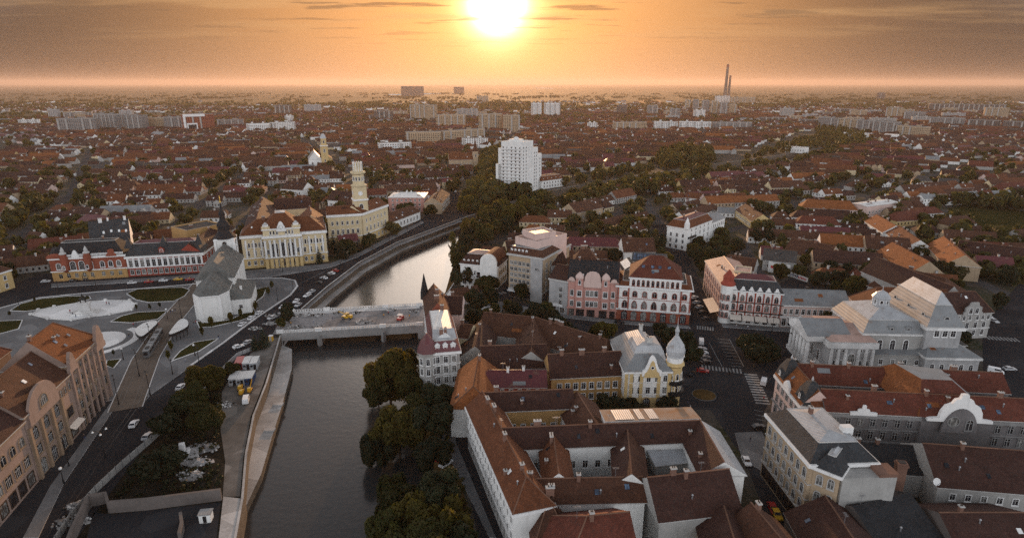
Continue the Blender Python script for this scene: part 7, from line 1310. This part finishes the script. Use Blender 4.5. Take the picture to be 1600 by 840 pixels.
# fountain square: rim wall, pedestal with a rider
mb=MB(); mb.strip(WP+[WP[0]],-.4,0,.14,.55,'stone_pale'); 
for p in WP: mb.box(p.x-.5,p.y-.5,.14,p.x+.5,p.y+.5,1.1,'stone_pale')
tag(mb.build('rim_wall'),'low pale stone rim with posts around the white fountain square','wall')
c=at(134,489); r=thing('monument','tall pale pedestal with a dark rider statue on the white fountain square','monument',T3(c.x,c.y,.16)@RZ(.3)); extra(r,Matrix(),'pedestal',lambda mb:(mb.box(-5,-3,0,5,3,.6,'stone_pale'),mb.box(-3.4,-2,.6,3.4,2,1.2,'stone_pale'),mb.box(-2.2,-1.3,1.2,2.2,1.3,4.6,'stone_pale'),mb.box(-2.5,-1.6,4.6,2.5,1.6,5,'stone_pale')))
extra(r,T3(0,0,5),'rider_statue',lambda mb:(mb.tube((-1.2,0,1.75),(1.0,0,1.9),.55,'bronze',8,.6),mb.tube((1.0,0,2.0),(1.8,0,3.1),.34,'bronze',8,.24),mb.tube((1.7,0,3.1),(2.5,0,2.7),.24,'bronze',8,.15),[mb.tube((x,y,1.6),(x+.1,y,0),.2,'bronze',6,.12) for x in(-1.1,.9) for y in(-.3,.3)],mb.tube((-1.6,0,1.9),(-2.0,0,.9),.15,'bronze',6,.06),mb.tube((-.1,0,2.1),(0,0,3.5),.42,'bronze',8,.36),mb.lathe(0,0,[(.1,3.5),(.26,3.7),(.26,4.0),(.1,4.2)],'bronze',8),mb.tube((.0,.3,3.3),(.7,.45,2.7),.14,'bronze',6,.1),mb.tube((-.1,.45,2.3),(.3,.6,1.2),.2,'bronze',6,.13),mb.tube((-.1,-.45,2.3),(.3,-.6,1.2),.2,'bronze',6,.13)))
# ------------------------------------------------------------------ lamps, people, saplings
def lamp_double(p,h,label,arms=2,globe=False):
    c=at(*p); r=thing('street_lamp',label,'street lamp',T3(c.x,c.y,.02)@RZ(-.9),'street lamps on the square and quays'); extra(r,Matrix(),'pole',lambda mb:(mb.cyl(0,0,0,1.2,.22,.2,'iron',8),mb.cyl(0,0,1.2,h,.13,.08,'iron',8)))
    if globe: extra(r,Matrix(),'lamp_globe',lambda mb:mb.lathe(0,0,[(.08,h),(.38,h+.22),(.42,h+.45),(.30,h+.72),(.05,h+.85)],'lamp_globe',10))
    else:
        for k in range(arms):
            a=2*math.pi*k/arms; q=extra(r,RZ(a),'arm',lambda mb:(mb.tube((0,0,h-.2),(.7,0,h+.55),.06,'iron',6),mb.tube((.7,0,h+.55),(1.7,0,h+.55),.06,'iron',6))); extra(q,Matrix(),'lamp_head',lambda mb:(mb.lathe(1.8,0,[(.12,h+.15),(.34,h+.2),(.2,h+.5),(.05,h+.62)],'lamp_globe' if arms==3 else 'iron',8)))
for p,h,a,lab in [((218,588),9.5,2,'tall double lamp beside the tram track, nearest the tram'),((235,618),8,2,'double lamp at the lower tip of the square'),((186,632),9.5,2,'tall double lamp by the hotel corner'),((284,498),9,1,'tall single lamp between the two tram shelters'),((236,536),7.5,2,'double lamp right by the left tram shelter'),((108,728),9.5,2,'double lamp on the dark pavement below the hotel gable'),((165,715),8,3,'three-headed white lamp on the dark lower road'),((315,436),9,1,'tall lamp behind the church at the palace corner'),((312,571),7.5,2,'double lamp at the kerb below the right lawn'),((270,585),6,1,'single lamp at the kerb of the square'),((31,482),6,1,'lamp at the far left end of the square'),((151,452),7,1,'lamp on the square kerb facing the palace door'),((92,457),6,1,'lamp on the square kerb left of the palace door'),((458,452),8,1,'lamp at the round tip of the square before the town hall'),((434,470),7,1,'lamp on the kerb right of the church'),((404,487),7,1,'lamp at the kerb by the three white cars'),((442,425),6,1,'lamp in front of the town hall arches'),((1225,545),7,1,'lamp before the theatre columns'),((1206,520),7,1,'lamp outside the long grey roofed building'),((1140,585),6,1,'lamp beside the zebra crossing on the square')]: lamp_double(p,h,lab,a)
for i,p in enumerate([(507,449),(535,424),(560,407),(585,394.5),(611,381),(639,368),(666,357),(694,347)]):
    q=at(p[0]-2,p[1]); c=q; r=thing('street_lamp',f'slim dark lamp post on the river promenade wall, {["first","second","third","fourth","fifth","sixth","seventh","eighth"][i]} up from the bridge','street lamp',T3(c.x,c.y,.1),'promenade lamp posts'); extra(r,Matrix(),'pole',lambda mb:(mb.box(-.45,-.45,0,.45,.45,1.4,'iron'),mb.cyl(0,0,1.4,4.6,.14,.1,'iron',8))); extra(r,Matrix(),'lamp_globe',lambda mb:mb.lathe(0,0,[(.1,4.6),(.4,4.9),(.3,5.4),(.1,5.6)],'iron',8))
for p,lab in [((193,562),'white globe lamp next to the hotel corner'),((262,498),'white globe lamp above the left tram shelter'),((305,556),'white globe lamp on the right lawn'),((100,755),'globe lamp low on the hotel pavement')]: lamp_double(p,4.2,lab,globe=True)
def person_mesh(top,legs):
    "one skinned standing figure mid-stride"
    bm=bmesh.new(); me=bpy.data.meshes.new('person'); vs=[(0,0,.93),(0,0,1.15),(0,0,1.38),(0,0,1.50),(0,.02,1.60),(0,.02,1.72),(.10,0,.88),(.11,.12,.48),(.11,.05,.05),(.11,.20,.03),(-.10,0,.88),(-.11,-.12,.50),(-.11,-.28,.08),(-.11,-.15,.03),(.19,0,1.40),(.25,-.06,1.12),(.24,.06,.88),(-.19,0,1.40),(-.25,.06,1.12),(-.24,.16,.90)]
    es=[(0,1),(1,2),(2,3),(3,4),(4,5),(0,6),(6,7),(7,8),(8,9),(0,10),(10,11),(11,12),(12,13),(2,14),(14,15),(15,16),(2,17),(17,18),(18,19)]; rd=[.15,.14,.16,.06,.10,.09,.10,.07,.05,.045,.10,.07,.05,.045,.065,.05,.04,.065,.05,.04]
    me.from_pydata(vs,es,[]); o=bpy.data.objects.new('person_builder',me); COL.objects.link(o); md=o.modifiers.new('s','SKIN'); 
    for v,r_ in zip(me.skin_vertices[0].data,rd): v.radius=(r_,r_)
    me.skin_vertices[0].data[0].use_root=True; o.modifiers.new('u','SUBSURF').levels=1
    dg=bpy.context.evaluated_depsgraph_get(); m2=bpy.data.meshes.new_from_object(o.evaluated_get(dg)); bpy.data.objects.remove(o); m2.name='person'
    for m_ in(legs,top,'skin','wood_dark'): m2.materials.append(MATS[m_])
    for p in m2.polygons:
        z=p.center.z; x=abs(p.center.x); p.material_index=3 if z>1.66 else (2 if z>1.47 or (x>.2 and z<.98) else (1 if z>.92 or x>.2 else 0)); p.use_smooth=True
    return m2
PM=[person_mesh(t,l) for t,l in(('cloth_dark','cloth_blue'),('cloth_red','cloth_dark'),('cloth_white','cloth_blue'),('plant_orange','cloth_dark'))]
PP=[((167,476.5),1,'person in red standing on the white fountain square'),((171,477),0,'person in dark clothes beside the one in red on the fountain square'),((110,489),1,'person near the left rim of the fountain square'),((114,493),0,'person walking at the lower rim of the fountain square'),((119,496),0,'person in dark clothes at the hotel roof edge of the fountain'),((267,489),0,'person at the lawn corner, first of a short row'),((270,488),2,'person in white at the lawn corner'),((274,487),0,'person in dark clothes at the end of the lawn row'),((209,510),1,'person in red left of the left tram shelter'),((213,509),0,'person in dark left of the left tram shelter'),((202,527),0,'person crossing the paving below the left shelter'),((249,510),1,'person in red waiting under the left shelter'),((303,508),0,'person in dark clothes near the church wall'),((306,506),1,'person in red near the church wall'),((290,566),2,'person in white on the lawn path'),((342,529),0,'person at the tip of the right lawn'),((164,630),0,'person on the hotel pavement'),((133,686),0,'person lower on the hotel pavement'),
((455,508),3,'worker in orange on the road at the bridge start'),((607,492),1,'worker in red on the bridge by the far parapet'),((600,496),3,'worker in orange in the middle of the bridge'),((640,497),3,'worker in orange near the house end of the bridge'),((520,500),0,'worker in dark clothes left of the yellow loader'),((490,505),2,'worker in white on the left of the bridge'),((1082,530),2,'person in white beside the square trees'),((1193,626),1,'person in red on the zebra by the palace corner'),((1188,615),2,'person in white on the zebra by the palace corner'),((1078,640),2,'person in white outside the onion palace'),((1075,630),0,'person in dark outside the onion palace'),((1172,690),0,'person on the pale pavement by the dark street'),((1150,512),2,'person in white at the awnings'),((1168,514),2,'person in white further along the awnings')]
for p,k,lab in PP:
    c=at(*p); o=link('person',PM[k],None,T3(c.x,c.y,.24 if BR and p[0]>470 and p[0]<650 and p[1]<520 else .15)@RZ(random.uniform(0,6.28))@Matrix.Scale(1.0,4)); tag(o,lab,'person')
for p,h,m_,lab in [((331,512),5,'leaf_gold','sapling beside the church apse'),((362,505),5,'leaf_gold','sapling in front of the church side chapel'),((377,499),5,'leaf_green','sapling at the right end of the church chapel'),((400,486),4.5,'leaf_gold','sapling on the corner lawn right of the church'),((420,462),4.5,'leaf_gold','sapling in the paving behind the church'),((425,452),4.5,'leaf_green','sapling nearest the town hall forecourt'),((268,548),4,'leaf_gold','sapling below the right tram shelter'),((317,525),4,'leaf_gold','orange sapling right of the right shelter'),((264,563),4,'leaf_gold','sapling at the left tip of the right lawn'),((240,462),2.6,'leaf_dark','small shrub in the middle of the far right lawn'),((55,472),2.4,'leaf_dark','small shrub on the far left lawn'),((16,494),2.4,'leaf_dark','small dark shrub at the left lawn edge'),((214,484),2.6,'leaf_dark','shrub at the right end of the fountain rim'),((235,484),2.8,'leaf_dark','dark shrub group on the mid lawn'),((250,481),2.6,'leaf_dark','dark shrub at the lawn corner people'),((178,556),2.6,'leaf_dark','dark shrub by the hotel corner lawn')]:
    c=at(*p); tree(c,h*.24,h,'round',m_,0,lab,base=.2,name='sapling' if 'sapling' in lab else 'shrub',cat='young tree' if 'sapling' in lab else 'shrub')
# flower bed circle and fountain figure on the right square
c=at(1100,617); mb=MB(); mb.lathe(c.x,c.y,[(4.0,.02),(4.0,.2),(3.8,.2)],'paving',24); mb.lathe(c.x,c.y,[(3.8,.25),(2.5,.5),(.1,.7)],'yellowgrass',24); tag(mb.build('flower_bed'),'round brown flower bed in the middle of the right-hand square','flower bed')
c=at(765,486); mb=MB(); mb.lathe(c.x,c.y,[(5.5,.1),(5.5,.55),(5.0,.55)],'stone_pale',24); mb.lathe(c.x,c.y,[(5.0,.3),(3,.6),(.1,.8)],'grass',24); tag(mb.build('flower_bed'),'oval planted bed before the grey interwar block','flower bed')
# ------------------------------------------------------------------ building site at the lower left
def container(p,q,col,label,L=6,w_=2.5,h=2.6,ends='glass'):
    a=at(*p); r=thing('site_container',label,'container',heading(Vector((a.x,a.y,.04)),a,at(*q)),'site containers by the quay wall'); 
    def f(mb):
        mb.box(0,0,0,L,w_,h,col)
        for i in range(int(L/.5)): mb.box(.1+i*.5,-.05,.1,.3+i*.5,0,h-.1,col)
    extra(r,Matrix(),'body',f); extra(r,Matrix(),'roof',lambda mb:mb.box(-.1,-.1,h,L+.1,w_+.1,h+.1,'roof_white' if col!='car_red' else 'car_red')); extra(r,Matrix(),'door',lambda mb:mb.box(-.08,.25,.1,-.02,1.15,2.1,'iron')); extra(r,Matrix(),'window',lambda mb:mb.box(-.08,1.4,1.1,-.02,2.2,1.9,ends))
for p,q,c,lab in [((379,577),(385,562),'car_red','red site container at the left end of the back row'),((391,577),(397,562),'car_silver','white roofed container in the middle of the back row'),((402,577),(408,563),'car_silver','white roofed container at the right of the back row'),((370,602),(378,584),'car_silver','white roofed container at the left of the front row'),((382,602),(390,584),'car_silver','white roofed container in the middle of the front row'),((395,601),(403,583),'car_blue','white roofed container with blue sides, front row right')]: container(p,q,c,lab)
for p,q,lab in [((376,609),(380,603),'orange dumper in front of the left container'),((378,616),(382,610),'yellow-orange roller nearest the gravel path'),((391,612),(396,604),'orange boom lift beside the blue container')]:
    a=at(*p); r=thing('site_machine',lab,'machine',heading(Vector((a.x,a.y,.04)),a,at(*q))); extra(r,Matrix(),'body',lambda mb:(mb.box(-1.1,-.6,.45,1.1,.6,1.1,'plant_orange'),mb.box(-1,-.5,1.1,-.1,.5,1.9,'car_yellow'))); extra(r,Matrix(),'boom' if 'boom' in lab else 'skip',lambda mb:(mb.tube((0,0,1.2),(3.2,0,3.2),.14,'plant_orange') if 'boom' in lab else mb.box(.1,-.55,1.1,1.3,.55,1.5,'plant_orange')))
    for x in(-.7,.7):
        for y in(-.6,.6): link('wheel',WMID,r,T3(x,y,.45))
a=at(385,627); car(a,heading(Vector((a.x,a.y,.04)),a,at(387,617)),'car_white','white pickup van below the site machines',True,'site_van')
a=at(424,532); r=thing('site_toilet','yellow portable cabin at the bridge corner','cabin',T3(a.x,a.y,.05)); extra(r,Matrix(),'body',lambda mb:mb.box(-.7,-.7,0,.7,.7,2.1,'car_yellow')); extra(r,Matrix(),'roof',lambda mb:mb.box(-.8,-.8,2.1,.8,.8,2.3,'trim_white')); extra(r,Matrix(),'door',lambda mb:mb.box(-.4,-.75,.1,.4,-.71,1.9,'trim_grey'))
hd=px([(80,862),(112,812),(150,770),(192,730),(238,690),(275,655),(305,625),(330,600),(352,578)]); mb=MB(); 
for i in range(len(hd)-1): mb.strip(hd[i:i+2],-.05,.05,.02,2.1,'wall_grey')
for i in range(len(hd)-1):
    for t in(0,.25,.5,.75): q=hd[i].lerp(hd[i+1],t); mb.box(q.x-.08,q.y-.12,0,q.x+.08,q.y+.12,2.25,'steel')
tag(mb.build('hoarding'),'long grey site hoarding along the dark road at the lower left','fence')
hb=px([(352,575),(372,556),(400,545),(412,543)]); mb=MB(); 
for i in range(3):
    n=4
    for k in range(n): a=hb[i].lerp(hb[i+1],k/n+.02);b=hb[i].lerp(hb[i+1],(k+.94)/n); mb.strip([a,b],-.15,.15,.02,1.5,'wall_stonegrey')
tag(mb.build('block_barrier'),'row of grey concrete panels closing the site by the conifers','barrier')
def retwall(pts,h,label): mb=MB(); mb.strip(px(pts),-.35,.35,.0,h,'wall_dark'); tag(mb.build('retaining_wall'),label,'wall')
retwall([(172,800),(232,795),(292,787),(347,780)],3.2,'bare concrete retaining wall crossing the dark building pit'); retwall([(172,800),(168,785),(140,790)],3.2,'short return of the retaining wall at the pit corner'); retwall([(140,792),(115,845),(100,890)],3.2,'concrete wall of the pit running to the bottom edge'); retwall([(282,845),(286,828),(284,812)],2.4,'inner concrete stub wall standing in the pit')
pit=px([(176,803),(292,790),(345,784),(336,860),(300,900),(120,900),(146,800)]); sheet('pit_floor',pit,.02,'asphalt')
for i,(p,s,h,lab) in enumerate([((318,700),4.5,1.0,'pale rubble heap by the gravel path bend, upper'),((305,722),4.2,.9,'pale rubble heap below the pale slabs'),((298,742),3.5,.8,'lowest pale rubble heap above the pit'),((112,815),4,1.2,'grey rubble heap inside the hoarding at bottom left'),((122,790),3,1,'small rubble heap inside the hoarding'),((352,632),3,.7,'rubble by the yard clump of trees')]): 
    q=at(*p); rubble(Vector((q.x,q.y,.02)),s,h,lab,50+i,'rubble heaps of the building pit')
a=at(291,712); r=thing('concrete_base','broken concrete base with an upright stub beside the rubble','concrete block',T3(a.x,a.y,.02)@RZ(.35)); extra(r,Matrix(),'slab',lambda mb:(mb.box(-3.2,-2.4,0,3.2,2.4,.9,'concrete'),mb.box(-2.6,-1.8,.9,1.0,1.8,1.6,'stone_pale'))); extra(r,Matrix(),'stub',lambda mb:(mb.box(-1.3,-.6,1.6,.1,.6,4.2,'stone_pale'),mb.box(-1.5,-.8,1.5,.3,.8,1.9,'concrete')))
a=at(323,812); r=thing('site_hut','small pale site hut at the edge of the dark pit','hut',T3(a.x,a.y,.02)@RZ(.15)); extra(r,Matrix(),'wall',lambda mb:mb.box(-1.3,-1.0,0,1.3,1,2.2,'wall_white')); extra(r,Matrix(),'roof',lambda mb:mb.box(-1.5,-1.2,2.2,1.5,1.2,2.4,'roof_grey')); extra(r,Matrix(),'door',lambda mb:mb.box(-.4,-1.06,.1,.4,-1.01,1.9,'iron'))
# painted storehouse wall and graffiti wall by the car park
w0=at(1199.5,424);w1=at(1233,431); Fm,W=frame(w0,w1); r=thing('painted_wall','white wall painted with a dark red emblem and a tall brown bottle','wall',Fm); extra(r,Matrix(),'panel',lambda mb:mb.box(0,-.3,0,W,0,6,'wall_white'))
extra(r,Matrix(),'emblem',lambda mb:(mb.box(W*.12,-.36,2.5,W*.66,-.32,3.9,'sign_red'),mb.face([(W*.4+1.0*math.cos(i*.524),-.37,4.7+.9*math.sin(i*.524)) for i in range(12)],'sign_red'),mb.box(W*.22,-.36,1.5,W*.55,-.32,1.75,'steel'),mb.box(W*.14,-.36,3.95,W*.62,-.32,4.05,'gold'))); extra(r,Matrix(),'painted_bottle',lambda mb:mb.face([(W*.8,-.36,.6),(W*.92,-.36,.6),(W*.92,-.36,3.2),(W*.88,-.36,4.0),(W*.875,-.36,5.2),(W*.845,-.36,5.2),(W*.84,-.36,4.0),(W*.8,-.36,3.2)],'wood_dark'))
w0=at(1234,431);w1=at(1262,441); Fm,W=frame(w0,w1); r=thing('graffiti_wall','low wall with blue and red painted lettering beside the car park','wall',Fm); extra(r,Matrix(),'wall',lambda mb:mb.box(0,-.25,0,W,0,2.4,'wall_white')); extra(r,Matrix(),'graffiti',lambda mb:[mb.box(W*(.05+.075*i),-.31,.5+.2*(i%2),W*(.05+.075*i)+.5,-.26,1.9,'car_blue' if i<6 else 'sign_red') for i in range(12)])
CP=px([(1212,445),(1238,434),(1264,443),(1300,462),(1280,470),(1212,462)]); sheet('car_park',CP,.02,'asphalt')
LB_.done()
